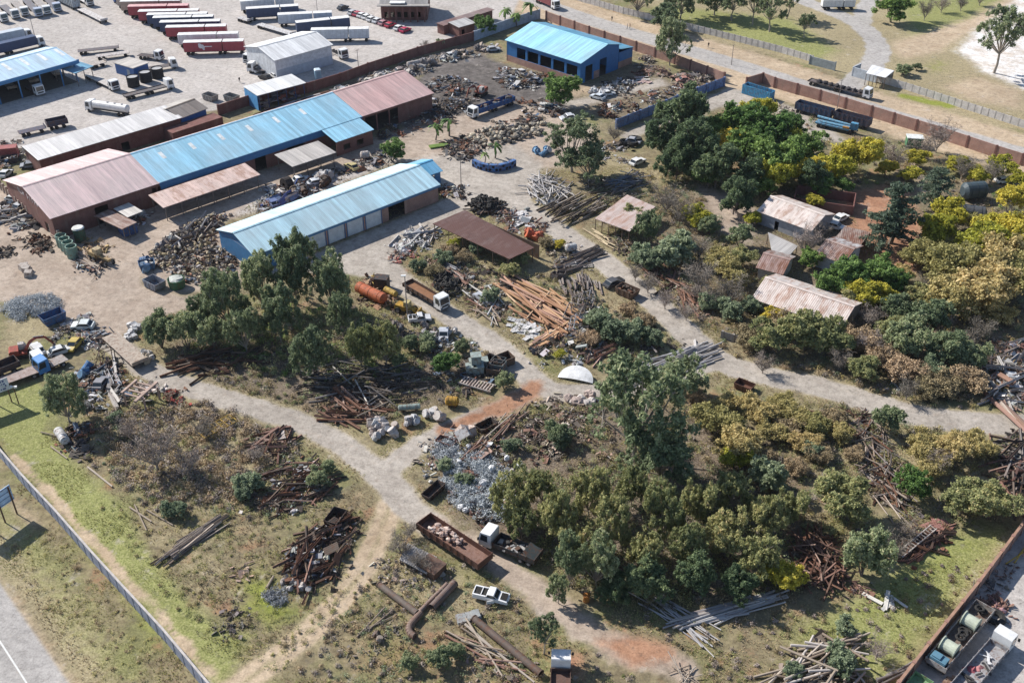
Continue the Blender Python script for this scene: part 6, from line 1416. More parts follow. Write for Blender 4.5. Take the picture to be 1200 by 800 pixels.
# --- poles and timber beside the plaza
zA = [(612, 222), (630, 207), (650, 208), (668, 222), (660, 236), (640, 240), (622, 232)]
sticks('pipe', 'silvery scrap pipe in the loose pile at the plaza corner under grey gums', 'silvery pipes at the plaza corner', zA, 75, (3, 8), (.08, .16), ((620, 215), (655, 232)), .8, SILV, 1.3)
debris(zA, 160, SILV + GREYB, (.2, .7), .8)
zB = [(640, 240), (665, 232), (700, 236), (702, 250), (672, 262), (650, 250)]
sticks('pole', 'brown timber pole in the stack beside the small rusty pink shed', 'timber poles by the pink shed', zB, 60, (5, 9), (.12, .2), ((655, 253), (694, 232)), .12, WOOD + DARKB, 1.7)
sticks('pipe', 'blue grey pipe in the shaded pile above the small rusty pink shed', 'blue grey pipes above the pink shed', [(712, 215), (735, 203), (752, 210), (748, 222), (725, 226)], 34, (3, 7), (.08, .14), ((716, 218), (748, 212)), .4, [(.16, .21, .27), (.24, .29, .34), (.10, .13, .17)], 1.2)
sticks('pole', 'dark pole on the ground between gum shade and rusty pink shed', 'dark poles by the gum shade', [(690, 218), (740, 215), (752, 232), (712, 238)], 30, (3, 7), (.08, .14), ((700, 232), (740, 218)), .3, DARKB + WOOD, .7)
debris([(690, 214), (750, 200), (760, 230), (700, 240)], 160, DARKB + GREYB + WOOD)
sticks('plank', 'pale yellow plank lying below the small rusty pink shed', 'pale planks below the pink shed', [(690, 273), (698, 270), (716, 283), (710, 288)], 10, (4, 6), (.1, .16), ((692, 272), (714, 286)), .12, [(.56, .46, .30), (.5, .4, .26)], .3)
debris([(705, 280), (720, 276), (755, 290), (758, 300), (730, 298)], 110, DARKB + GREYB + PINKR)
sticks('steel_beam', 'pinkish rusty beam in the strip of scrap along the upper road edge', 'pinkish beams along the upper road edge', [(735, 300), (752, 298), (785, 325), (832, 362), (822, 372), (775, 340)], 46, (2.5, 6), (.1, .18), ((745, 300), (800, 345)), .5, PINKR + RUST, .7)
sticks('pole', 'leaning old pole among grey bushes above the dirt road', 'poles among the grey bushes', [(770, 300), (785, 300), (800, 330), (788, 334)], 8, (5, 8), (.14, .2), ((774, 302), (782, 326)), .2, PINKR, .4)
debris([(735, 298), (752, 296), (790, 322), (840, 365), (828, 375), (775, 342)], 260, PINKR + WOOD + GREYB, (.15, .6), .6)
# --- between the two dirt roads
sticks('steel_beam', 'grey brown beam in the short stack under the small scrap dump', 'grey beams of the short stack', [(660, 308), (690, 292), (700, 300), (672, 320)], 26, (5, 8), (.12, .2), ((662, 312), (698, 297)), .1, GREYB + WOOD, .8)
sticks('steel_beam', 'grey rib of the long rack behind the dark wrecked car', 'ribs of the long rack', [(650, 332), (682, 322), (708, 338), (700, 350), (670, 350)], 46, (2.5, 3.4), (.13, .2), ((668, 352), (660, 326)), .1, GREYB, 1.0)
zO = [(592, 345), (625, 332), (680, 365), (668, 378), (640, 392), (610, 372)]
sticks('pole', 'orange brown pole in the big fanned stack between the dirt roads', 'orange brown poles in the fanned stack', zO, 52, (8, 15), (.15, .24), ((594, 346), (655, 384)), .13, ORNG, 1.1, .02)
sticks('pole', 'orange pole lying crosswise on the fanned stack', 'crosswise orange poles', [(620, 350), (650, 355), (640, 385), (625, 372)], 7, (8, 11), (.16, .22), ((628, 345), (648, 390)), .3, ORNG, 1.6, .03)
sticks('plank', 'orange brown board in the small stack above the white half disc', 'orange boards above the half disc', [(630, 398), (655, 382), (664, 388), (642, 408)], 26, (4, 7), (.12, .18), ((630, 404), (660, 384)), .15, ORNG, .9)
sheets('white sheet of metal dumped between orange poles and the road', 'white metal sheets by the orange poles', [(600, 372), (622, 378), (640, 390), (628, 402), (604, 392)], 22, (1.6, 4), [(.66, .66, .65), (.56, .57, .57), (.72, .72, .72)], .6)
lumps('steel_cage', 'grey steel frame tipped on the scrap beside the orange poles', 'grey steel frames', [(670, 352), (692, 352), (690, 398), (672, 395)], 9, (1.0, 1.7), GREYB + [(.4, .42, .44)], .8)
debris([(655, 380), (690, 350), (712, 380), (702, 420), (660, 430), (620, 425), (628, 405)], 460, SILV + GREYB + MIXED, (.2, .9), 1.3)
debris([(590, 345), (625, 330), (690, 370), (650, 395), (600, 385)], 160, ORNG + DARKB, (.2, .7), .4)
sticks('steel_beam', 'pale pink beam on the scrap above the white half disc', 'pink beams above the half disc', [(680, 415), (700, 408), (710, 418), (690, 430)], 9, (4, 7), (.14, .2), ((682, 426), (706, 412)), .2, PINKR + [(.5, .33, .28)], .6)
zP = [(738, 438), (790, 412), (818, 408), (826, 424), (800, 440), (745, 448)]
sticks('pipe', 'silver pipe in the long stack beside the dirt road bend', 'silver pipes beside the road bend', zP, 52, (8, 13), (.11, .19), ((738, 441), (818, 412)), .1, SILV + [(.66, .66, .66)], 1.1, .015)
sticks('pipe', 'white pipe lying across the end of the silver pipe stack', 'white cross pipe', [(814, 410), (818, 410), (818, 430), (816, 430)], 2, (7, 8), .16, ((816, 408), (819, 432)), .05, [(.68, .66, .64)], 1.2)
debris([(735, 400), (770, 398), (800, 408), (770, 425), (735, 425)], 120, DARKB + GREYB)
mb = MB(); n_ = 18; pr = [(3.1 * math.cos(math.pi * i / n_), 3.0 * math.sin(math.pi * i / n_)) for i in range(n_ + 1)]
vs = []; 
for k, f in enumerate((1., .75, .45, 0.)):
    vs += [(p[0] * f, p[1] * f, (.35 * (1 - f * f) + .18)) for p in pr]
fs = [(k * 19 + i, k * 19 + i + 1, (k + 1) * 19 + i + 1, (k + 1) * 19 + i) for k in range(3) for i in range(18)]
mb.add(vs, fs); mb.add([(p[0], p[1], .0) for p in pr] + [(p[0], p[1], .18) for p in pr], [(i, i + 1, 20 + i, 19 + i) for i in range(18)])
single('tank_end', mb, 'dull', 'white half disc tank end lying by the lower dirt road', 'tank end', g(674, 446), yaw((655, 440), (695, 447)), color=(.78, .78, .77)).rotation_euler[0] = math.radians(24)
# skip, black boxes, tanks
def skip(label, p, rz, dims, col, name='skip_bin', cat='skip', fill=None):
    x, y, h = dims; t = thing(name, label, cat, g(*p), rz); mb = MB(); e = .08; k = .82
    for s_ in (-1, 1):
        mb.add([(-x / 2 * k, s_ * y / 2, .1), (x / 2 * k, s_ * y / 2, .1), (x / 2, s_ * y / 2, h), (-x / 2, s_ * y / 2, h), (-x / 2 * k, s_ * (y / 2 - e), .1), (x / 2 * k, s_ * (y / 2 - e), .1), (x / 2 - e, s_ * (y / 2 - e), h), (-x / 2 + e, s_ * (y / 2 - e), h)], [(0, 1, 2, 3), (7, 6, 5, 4), (3, 2, 6, 7), (0, 4, 5, 1), (0, 3, 7, 4), (1, 5, 6, 2)])
        mb.add([(s_ * x / 2 * k, -y / 2 + e, .1), (s_ * x / 2 * k, y / 2 - e, .1), (s_ * x / 2, y / 2 - e, h), (s_ * x / 2, -y / 2 + e, h), (s_ * (x / 2 * k - e), -y / 2 + e, .1), (s_ * (x / 2 * k - e), y / 2 - e, .1), (s_ * (x / 2 - e), y / 2 - e, h), (s_ * (x / 2 - e), -y / 2 + e, h)], [(0, 1, 2, 3), (7, 6, 5, 4), (3, 2, 6, 7), (0, 4, 5, 1), (0, 3, 7, 4), (1, 5, 6, 2)])
    mb.bb(-x / 2 * k, x / 2 * k, -y / 2 + e, y / 2 - e, .06, .16); part('bin_shell', mb, 'worn', t, col)
    mb = MB()
    for s_ in (-1, 1):
        for i in range(3): xx = (-.3 + .3 * i) * x; mb.bb(xx - .06, xx + .06, s_ * (y / 2 + .05) - .05, s_ * (y / 2 + .05) + .05, .1, h)
    part('rib', mb, 'worn', t, tuple(c * .8 for c in col))
    if fill:
        mb = MB()
        for i in range(24): mb.box((R.uniform(-.4, .4) * x * k, R.uniform(-.38, .38) * y, h * R.uniform(.4, .95)), (R.uniform(.3, 1), R.uniform(.1, .5), R.uniform(.1, .4)), R.uniform(0, 3), R.choice(fill))
        part('load', mb, 'coldull', t)
    return t
skip('open skip with rust coloured tailgate behind the wrecked car', (735, 345), yaw((722, 341), (748, 352)), (4.2, 2.6, 1.5), (.16, .11, .08), fill=RUST + DARKB)
skip('blue open skip beside the grey wire heap on the left', (63, 376), yaw((50, 380), (75, 370)), (4.4, 2.6, 1.7), (.05, .14, .30)); skip('grey open skip at the front of the machine part heap', (182, 336), yaw((172, 328), (192, 338)), (4.0, 2.6, 1.6), (.28, .32, .38)); skip('blue grey skip behind the grey one at the machine part heap', (173, 314), .4, (3.2, 2.4, 1.5), (.10, .20, .34), fill=MIXED)
skip('small dark red skip lying by the dirt road bend', (872, 455), yaw((862, 448), (882, 456)), (3.2, 2.0, 1.1), (.13, .06, .045)); skip('black open box at the junction of the red track', (570, 503), yaw((562, 506), (582, 496)), (3.4, 2.0, 1.2), (.055, .045, .04)); skip('black steel box on top of the rusty heap in the left field', (394, 612), yaw((385, 618), (400, 598)), (3.2, 2.2, 1.5), (.04, .035, .035)); skip('black trough at the foot of the blue grey wire', (508, 578), yaw((500, 586), (518, 570)), (4.0, 1.6, 1.0), (.05, .045, .045))
skip('rusty red trough beside the black open box', (523, 520), yaw((512, 515), (536, 524)), (3.2, 1.6, .8), (.16, .06, .045)); skip('grey skip by the lean brick building', (247, 117), rz, (4, 2.4, 1.6), (.4, .39, .37)); skip('grey green skip in front of the storage shed', (272, 118), rz, (4, 2.4, 1.6), (.33, .35, .34)); skip('dark open bin among the wrecks left of the maroon workshop', (12, 190), .3, (4, 2.4, 1.4), (.06, .06, .07), fill=MIXED)
mb = MB(); mb.box((0, 0, 1.2), (2.6, 2.0, 2.3)); mb.box((0, -1.02, 1.2), (2.2, .06, 1.9)); mb.box((0, 0, 2.4), (2.7, 2.1, .12)); single('steel_cabinet', mb, 'worn', 'black steel cabinet standing beside the orange tank', 'cabinet', g(448, 337), -.2, color=(.03, .033, .038))
def tank(label, a, b, r, col, z=None, cat='tank', name='storage_tank', legs=True, mat='worn'):
    loc, rz_, L = posed(a, b); t = thing(name, label, cat, loc, rz_); z = z or r + .25; mb = MB(); mb.tube((-L / 2, 0, z), (L / 2, 0, z), r, r, 18)
    for s_ in (-1, 1): mb.tube((s_ * L / 2, 0, z), (s_ * (L / 2 + r * .3), 0, z), r, r * .55, 18)
    b_ = part('tank_shell', mb, mat, t, col); mb = MB()
    for i in range(3): mb.tube((-L * .35 + i * L * .35, 0, z), (-L * .35 + i * L * .35 + .08, 0, z), r * 1.04, r * 1.04, 18)
    part('band', mb, mat, b_, tuple(c * .75 for c in col))
    if legs:
        for s_ in (-1, 1): mb = MB(); mb.bb(s_ * L * .3 - .1, s_ * L * .3 + .1, -r * .7, r * .7, -.1, z - r * .6); part('cradle', mb, 'worn', t, (.1, .07, .05))
    return t
tank('long orange red tank at the edge of the central grove', (421, 343), (450, 357), 1.1, (.52, .13, .05)); tank('small yellow tank behind the orange one', (452, 343), (464, 349), .6, (.55, .38, .08)); tank('yellow drum tank at the red track corner', (524, 475), (536, 476), .8, (.52, .30, .04))
tank('pale cylinder tank on the yard beside the pavilion', (424, 187), (432, 186), .9, (.6, .58, .55)); tank('pale tank lying along the maroon wall', (478, 80), (492, 77), .8, (.5, .48, .46)); tank('large black tank among the yellow thicket, upper one', (1128, 234), (1150, 232), 1.9, (.05, .075, .09), legs=False, mat='paint'); tank('large grey black tank among the yellow thicket, lower one', (1122, 258), (1150, 262), 1.8, (.075, .08, .085), legs=False, mat='paint')
tank('pale green horizontal cylinder on frames in the grove front', (468, 482), (492, 480), .5, (.28, .36, .33)); tank('white drum tank stuck in the scrap by the dark bushy tree', (70, 510), (78, 522), .75, (.68, .68, .68)); tank('light grey boiler dumped below the small rusty beam stack', (664, 296), (674, 294), .8, (.55, .57, .58))
for k, (x, y) in enumerate(((157, 101), (171.5, 95.5), (185.5, 91))):
    t = thing('round_tank', 'black round tank with pale open top in the lorry park', 'tank', g(x, y), 0, 'black round tanks in the lorry park'); mb = MB(); mb.tube((0, 0, 0), (0, 0, 2.9), 1.65, 1.65, 20, hollow=.92); part('tank_shell', mb, 'dull', t, (.025, .026, .03)); mb = MB(); mb.tube((0, 0, 2.6), (0, 0, 2.7), 1.5, 1.5, 20); part('tank_cover', mb, 'dull', t, (.45, .45, .45))
t = thing('blue_kiosk', 'small blue walled shed with beige roof in the lorry park', 'shed', g(156, 86), rz); mb = MB(); mb.bb(-4, 4, -2.6, 2.6, 0, 3.0); part('wall', mb, 'paint', t, (.035, .13, .36)); mb = MB(); mb.bb(-4.3, 4.3, -2.9, 2.9, 3.004, 3.2); part('roof', mb, 'roof_old', t, (.55, .50, .44)); mb = MB(); mb.bb(1, 2.2, -2.66, -2.605, 0, 2.2); part('door', mb, 'paint', t, (.3, .35, .4))
t = thing('portable_toilet', 'pale blue portable toilet cabin by the maroon wall', 'toilet', g(373, 92), .3); mb = MB(); mb.bb(-.9, .9, -.9, .9, 0, 2.5); part('cabin', mb, 'paint', t, (.25, .42, .55)); mb = MB(); mb.prism([(-.95, 2.504), (.95, 2.504), (.6, 2.75), (-.6, 2.75)], -.95, .95); part('roof', mb, 'paint', t, (.55, .66, .72)); mb = MB(); mb.bb(-.5, .5, -.95, -.905, .1, 2.2); part('door', mb, 'paint', t, (.18, .32, .45))
t = thing('site_container', 'green container with white roof below the long brick wall', 'container', g(1070, 171), -.15); mb = MB(); mb.bb(-1.9, 1.9, -1.3, 1.3, .1, 2.4); part('container_body', mb, 'worn', t, (.06, .24, .12)); mb = MB(); mb.bb(-2, 2, -1.4, 1.4, 2.404, 2.55); part('roof', mb, 'dull', t, (.7, .72, .7))
mb = MB(); mb.bb(-3.2, 3.2, -1.25, 1.25, .1, 2.6)
for i in range(12): mb.bb(-3.1 + i * .53, -2.85 + i * .53, -1.3, 1.3, .2, 2.5)
single('red_container', mb, 'worn', 'faded red container beside the white roofed store', 'container', g(6, 184), .25, color=(.36, .09, .09))
# spotted blue wall of cut drums in front of the palms
px = [(553, 195), (562, 199), (572, 201.5), (584, 201.5), (596, 199), (605, 195)]; P = [g(*p) for p in px]; o0 = P[0].copy(); t = thing('spotted_wall', 'curved blue wall with round black holes in front of the palms', 'wall', o0); mw = MB(); md = MB()
for a, b in zip(P[:-1], P[1:]):
    a = a - o0; b = b - o0; d = (b - a); nrm = Vector((d.y, -d.x, 0)).normalized(); mw.add([(*(a)[:2], 0), (*(b)[:2], 0), (*(b)[:2], 1.7), (*(a)[:2], 1.7), (*(a - nrm * .9)[:2], 0), (*(b - nrm * .9)[:2], 0), (*(b - nrm * .9)[:2], 1.7), (*(a - nrm * .9)[:2], 1.7)], [(0, 1, 2, 3), (5, 4, 7, 6), (3, 2, 6, 7), (0, 3, 7, 4), (1, 5, 6, 2)])
    for k in range(3):
        c = a.lerp(b, (k + .5) / 3) + Vector((0, 0, .5 + .75 * (k % 2))); md.tube(c + nrm * .01, c + nrm * .05, .34, .34, 12)
part('wall_face', mw, 'worn', t, (.05, .17, .42)); part('hole_pattern', md, 'dark', t)
P2 = MB(); P2.bb(-3.2, 3.2, -.9, .9, 0, .35); single('garden_bed', P2, 'dull', 'green garden bed under the upper palms', 'garden bed', g(518, 171), .35, color=(.14, .22, .05))
# --- machine parts heap beside the blue shed
zM = [(172, 298), (190, 282), (215, 266), (248, 252), (272, 252), (256, 264), (250, 285), (280, 312), (268, 328), (225, 334), (200, 320), (178, 312)]
lumps('machine_part', 'cream yellow engine or pump casing in the great heap left of the blue shed', 'cream machine parts of the great heap', zM, 270, (.24, .48), [(.58, .47, .26), (.62, .54, .38), (.42, .34, .22), (.22, .20, .17), (.10, .09, .085), (.2, .2, .22)], 1.2)
lumps('crushed_drum', 'pale crushed drum in the great heap left of the blue shed', 'crushed drums of the great heap', zM, 40, (.3, .5), [(.6, .56, .48), (.5, .46, .36), (.4, .42, .44)], .9)
sticks('steel_beam', 'grey beam stuck in the great heap left of the blue shed', 'grey beams of the great heap', [(180, 292), (240, 252), (255, 270), (225, 300), (190, 305)], 60, (2.5, 7), (.08, .16), ((185, 300), (235, 262)), .5, GREYB + DARKB + [(.16, .2, .27), (.55, .54, .52), (.62, .6, .56)], 1.8)
debris(zM, 700, MIXED + DARKB, (.2, .8), 1.1)
lumps('drum', 'blue drum at the edge of the great heap', 'blue drums by the great heap', [(164, 310), (175, 303), (180, 316), (168, 322)], 5, (.5, .7), [(.06, .18, .36), (.12, .26, .4)], .3)
t = thing('round_bin', 'green round bin with pale cover beside the grey skip', 'bin', g(208, 336), .3); mb = MB(); mb.tube((0, 0, 0), (0, 0, 1.9), 1.5, 1.7, 16, hollow=.94); part('bin_shell', mb, 'worn', t, (.04, .16, .08)); mb = MB(); mb.blob((0, 0, 1.75), (1.55, 1.55, .4), .2); part('load', mb, 'dull', t, (.5, .52, .48))
for k, (x, y) in enumerate(((74, 288), (78, 292), (82, 296), (86, 301))):
    mb = MB(); mb.tube((0, 0, 0), (0, 0, 2.6), 1.15, 1.15, 16, hollow=.85); single('green_tank', mb, 'worn', 'green tank ring standing in the row by the plank fence', 'tank', g(x, y), 0, 'green tank rings', (.20, .34, .28))
t = thing('dosing_tank', 'dark green tank with white lid before the maroon workshop', 'tank', g(95, 282), 0); mb = MB(); mb.tube((0, 0, 0), (0, 0, 3.0), 1.2, 1.2, 16); part('tank_shell', mb, 'worn', t, (.05, .12, .08)); mb = MB(); mb.tube((0, 0, 3.0), (0, 0, 3.25), 1.3, 1.1, 16); part('lid', mb, 'dull', t, (.7, .7, .66))
sticks('steel_beam', 'tan steel beam stacked along the fence below the maroon workshop', 'tan beams along the fence', [(66, 280), (74, 282), (112, 312), (106, 316)], 16, (4, 8), (.12, .2), ((70, 282), (112, 314)), .15, [(.42, .34, .27), (.5, .42, .36)], 1.2)
debris([(85, 305), (110, 312), (128, 312), (120, 322), (100, 322)], 110, PINKR + WOOD + MIXED, (.2, .8), .8)
debris([(95, 275), (105, 280), (130, 300), (132, 308), (110, 300)], 80, [(.5, .35, .16), (.4, .3, .2), (.3, .2, .12)], (.3, 1.0), 1.2)
for z, n, c in (([(0, 232), (30, 240), (50, 262), (30, 270), (0, 262)], 260, SILV + MIXED), ([(-20, 165), (20, 165), (40, 190), (26, 205), (-20, 212)], 220, MIXED + DARKB), ([(24, 280), (45, 272), (60, 285), (48, 300), (28, 290)], 130, DARKB + RUST), ([(-10, 290), (12, 292), (14, 302), (-10, 304)], 60, DARKB)): debris(z, n, c, (.3, 1.1), 1.2)
sticks('steel_beam', 'pale steel length among the wrecks left of the maroon workshop', 'pale steel left of the maroon workshop', [(0, 238), (40, 250), (52, 268), (10, 262)], 22, (2, 6), (.12, .25), ((5, 262), (45, 250)), .3, SILV + GREYB, .9)
lumps('crate_block', 'pale block pallet on the bare ground left of the yard', 'pale blocks left of the yard', [(20, 315), (36, 310), (38, 324), (24, 324)], 5, (.5, .9), [(.5, .45, .4), (.42, .4, .4)], .2, True)
# --- bottom left corner yard
tangle([(0, 362), (20, 350), (60, 345), (74, 356), (62, 368), (20, 376)], 120, 'grey wire and turnings heaped on the left', .2, 1.5)
debris([(58, 388), (80, 378), (86, 392), (62, 398)], 150, SILV + DARKB, (.2, .6), .8); debris([(84, 376), (105, 370), (112, 388), (128, 400), (112, 408), (95, 392)], 260, SILV + MIXED + PINKR, (.25, .9), 1.2)
lumps('crate_block', 'white fridge or cabinet dumped at the left end of the central grove', 'white boxes at the grove end', [(146, 384), (162, 380), (164, 402), (150, 402)], 13, (.36, .6), [(.66, .66, .65), (.55, .56, .57)], .6, tip=.5); lumps('crushed_drum', 'cream drum beside the tan flatbed trailer', 'cream drums by the tan flatbed', [(162, 408), (178, 412), (182, 424), (170, 426)], 8, (.55, .8), [(.6, .5, .36), (.6, .58, .54)], .2)
lumps('drum', 'blue drum in the scrap by the dark bushy tree', 'blue drums by the bushy tree', [(90, 433), (110, 428), (112, 440), (94, 444)], 4, (.55, .75), [(.05, .22, .48), (.2, .4, .6)], .1)
debris([(88, 440), (120, 425), (140, 432), (145, 470), (110, 490), (90, 470)], 420, MIXED + DARKB + SILV, (.2, .9), .9); debris([(70, 505), (85, 495), (105, 502), (105, 530), (85, 532)], 180, DARKB + MIXED, (.2, .9), 1.1)
sticks('steel_beam', 'grey girder leaning on scrap right of the dark bushy tree', 'grey girders by the bushy tree', [(124, 430), (138, 425), (142, 470), (132, 474)], 7, (4, 8), (.2, .35), ((126, 428), (138, 470)), .15, GREYB + SILV, 1.2)
t = thing('timber_crate', 'pinkish timber crate frame standing in the left yard', 'frame', g(168, 472), yaw((152, 462), (182, 470))); 
mb = MB()
for x in (-2, 2):
    for y in (-1.8, 1.8): mb.bb(x - .12, x + .12, y - .12, y + .12, 0, 2.6)
part('upright', mb, 'dull', t, (.4, .29, .24)); mb = MB()
for i in range(4): mb.bb(-2.3, 2.3, -1.9 + i * 1.1, -1.6 + i * 1.1, 2.604, 2.8)
mb.bb(-2.4, -2.0, -2, 2, 2.804, 3.0); mb.bb(1.2, 1.7, -3.2, 2.6, 2.81, 3.1); part('top_slat', mb, 'dull', t, (.46, .34, .28))
debris([(160, 452), (185, 448), (192, 460), (170, 462)], 50, [(.6, .54, .48), (.5, .42, .36)], (.4, 1.2), .5); debris([(192, 466), (208, 458), (216, 470), (200, 476)], 90, RUST + [(.3, .05, .04)], (.2, .7), .7)
lumps('steel_cage', 'steel frame with dark panel beside the tan flatbed', 'steel frames by the tan flatbed', [(115, 418), (130, 412), (132, 425), (118, 428)], 2, (1.0, 1.3), DARKB, .6)
excl = [(60, 524, 79, 538, .13), (103, 548, 132, 571, .16), (130, 515, 156, 524, .13), (250, 510, 269, 526, .15), (254, 566, 274, 598, .12), (48, 507, 70, 512, .12), (168, 580, 190, 584, .12), (152, 595, 178, 612, .14), (158, 592, 172, 622, .12), (172, 598, 203, 616, .12), (236, 480, 250, 492, .1), (270, 478, 285, 500, .1), (116, 516, 132, 530, .12), (313, 690, 321, 676, .2), (205, 476, 212, 482, .15)]
for a in excl:
    loc, rz_, L = posed(a[:2], a[2:4]); o = ob('lone_pole', unit('pole'), None, R.choice(WOOD)); o.location = loc + Vector((0, 0, a[4] + .05)); o.rotation_euler = (0, 0, rz_); o.scale = (L, a[4], a[4]); tag(o, 'pale pole lying alone in the dry field on the left', 'pole', 'lone poles of the left field')
loc, rz_, L = posed((236, 512), (274, 492)); t = thing('lattice_rack', 'yellow lattice frame lying in the dry grass of the left field', 'frame', loc, rz_); mb = MB()
for y in (-1.2, 0, 1.2): mb.tube((-L / 2, y, .5), (L / 2, y, .5), .1, .1, 5)
for i in range(8): x = -L / 2 + L * i / 7; mb.tube((x, -1.2, .5), (x, 1.2, .5), .08, .08, 5); mb.tube((x, -1.2, .5), (x, -1.2, 0), .08, .08, 5)
part('bar', mb, 'worn', t, (.50, .33, .06))
# --- central grove edge
for z, n, d, lab, c in (([(205, 424), (250, 410), (305, 418), (300, 430), (245, 440), (215, 436)], 36, ((215, 438), (298, 424)), 'dark brown beam at the left foot of the central grove', DARKB + RUST), ([(360, 432), (420, 420), (500, 440), (485, 468), (420, 478), (380, 470)], 75, ((380, 450), (470, 440)), 'dark pole in the shaded tangle at the grove front', DARKB + GREYB), ([(375, 470), (420, 455), (440, 480), (410, 500), (385, 490)], 30, ((378, 468), (420, 492)), 'reddish beam at the roadside front of the grove', PINKR + RUST)):
    sticks('steel_beam' if c[-1] in RUST else 'pole', lab, lab.split(' ', 1)[1] + ' alike', z, n, (4, 9), (.1, .2), d, .45, c, .9)
    debris(z, n * 3, c, (.2, .7), .6)
sticks('pole', 'long pale pole sticking out of the grove front', 'pale poles at the grove front', [(385, 430), (440, 460), (470, 480), (420, 480)], 8, (6, 10), (.1, .16), ((390, 430), (402, 470)), .9, WOOD + [(.6, .56, .5)], .9, .15)
lumps('crushed_drum', 'whitish squashed drum in the row on the grove point by the fork', 'whitish drums by the fork', [(424, 506), (436, 494), (462, 492), (490, 492), (494, 502), (468, 510), (440, 516)], 22, (.6, .95), [(.6, .55, .52), (.5, .48, .47), (.42, .36, .32), (.55, .57, .58)], .4)
lumps('crushed_drum', 'pale round drum beside the yellow drum tank', 'pale drums beside the yellow tank', [(494, 488), (516, 484), (518, 494), (498, 496)], 4, (.9, 1.1), [(.62, .6, .58), (.55, .5, .46)], .1)
for k, (x, y, z) in enumerate(((552, 437, 0), (561, 437, 0), (556, 431, 0), (566, 430, 0), (558, 434, 1.7))):
    mb = MB(); mb.box((0, 0, .8), (1.7, 1.5, 1.6)); mb.box((0, 0, 1.66), (1.85, 1.65, .1)); mb.box((0, -.76, .8), (1.3, .05, 1.2)); p = g(x, y); p.z = z; single('steel_cabinet', mb, 'worn', 'pale green steel cabinet in the stack by the red track bend', 'cabinet', p, .15, 'green cabinets', (.34, .42, .40))
loc, rz_, L = posed((540, 447), (578, 458)); t = thing('roller_rack', 'pale roller rack with slats below the green cabinets', 'rack', loc, rz_); mb = MB(); mb.bb(-L / 2, L / 2, -1.1, -.95, .3, .6); mb.bb(-L / 2, L / 2, .95, 1.1, .3, .6); part('side_rail', mb, 'worn', t, (.5, .46, .42)); mb = MB()
for i in range(11): x = -L / 2 + .4 + i * (L - .8) / 10; mb.tube((x, -.94, .5), (x, .94, .5), .17, .17, 6)
part('slat', mb, 'worn', t, (.62, .52, .46))
lumps('steel_box', 'dark open steel tub by the green cabinets', 'dark tubs by the cabinets', [(572, 425), (592, 420), (598, 440), (580, 448)], 6, (.8, 1.3), [(.05, .06, .07), (.09, .12, .13), (.13, .1, .08)], .5, True)
debris([(500, 430), (540, 420), (598, 425), (598, 450), (560, 460), (520, 465)], 260, MIXED + DARKB, (.2, .7), .6); debris([(455, 370), (470, 380), (530, 390), (560, 410), (530, 420), (470, 400)], 260, MIXED + DARKB + SILV, (.2, .7), .5); debris([(415, 330), (440, 325), (470, 350), (462, 372), (425, 355)], 170, RUST + ORNG + [(.5, .36, .1)], (.2, .8), .6)
lumps('crushed_drum', 'rusty orange drum in the row above the orange tank', 'rusty drums above the orange tank', [(416, 326), (428, 322), (440, 332), (436, 338)], 12, (.4, .6), RUST + ORNG, .3); lumps('machine_part', 'grey machine casing lying in front of the loader wreck', 'grey casings before the loader', [(460, 375), (500, 372), (540, 392), (520, 402), (470, 390)], 18, (.5, .8), SILV + GREYB, .3)
# --- the heap triangle left of the rusty shed
debris([(456, 290), (470, 275), (508, 268), (520, 280), (500, 290), (470, 300)], 220, SILV + [(.66, .64, .62)], (.25, 1.1), .9); sticks('steel_beam', 'white beam thrown on the pale scrap in front of the rusty shed', 'white beams before the rusty shed', [(456, 285), (480, 272), (512, 272), (510, 288)], 12, (4, 8), (.12, .22), ((458, 288), (495, 270)), .5, SILV + [(.66, .66, .66)], 1.0)
debris([(460, 295), (485, 290), (488, 305), (465, 305)], 90, [(.5, .2, .16), (.5, .45, .42), (.3, .2, .15)], (.3, 1.0), .9); debris([(500, 302), (540, 305), (560, 335), (535, 350), (505, 330)], 240, GREYB + PINKR + WOOD, (.2, .9), .8)
lumps('tyre_casing', 'old tyre in the black tyre heap above the tipper truck', 'tyres of the black heap', [(508, 322), (528, 318), (542, 335), (534, 352), (512, 345)], 60, (.5, .75), [(.03, .03, .03)], 1.2)
sticks('steel_beam', 'long pinkish girder lying over the tyre heap', 'pinkish girders over the tyre heap', [(512, 305), (530, 315), (545, 330), (530, 328)], 5, (7, 9), (.2, .3), ((512, 308), (542, 330)), .1, PINKR + SILV, 1.2); sticks('pole', 'pale pole leaning in the scrap right of the tyre heap', 'pale poles right of the tyre heap', [(540, 335), (585, 345), (600, 390), (560, 370)], 16, (4, 8), (.1, .2), ((545, 335), (572, 365)), .6, WOOD + SILV + PINKR, .6)
debris([(545, 320), (590, 318), (600, 345), (590, 380), (560, 365), (545, 345)], 320, GREYB + SILV + DARKB + PINKR, (.2, .9), .7)
lumps('tyre_casing', 'black tyre in the tyre pile behind the rusty shed', 'tyres of the pile behind the rusty shed', [(548, 240), (562, 231), (585, 236), (592, 246), (575, 254), (555, 250)], 70, (.45, .7), [(.03, .03, .03)], 1.5); sticks('steel_beam', 'dark pipe on the tyre pile behind the rusty shed', 'dark pipes on the tyre pile', [(550, 238), (585, 238), (590, 250), (560, 252)], 18, (3, 6), (.1, .2), ((552, 250), (585, 238)), .4, DARKB + [(.2, .22, .26)], 1.6)
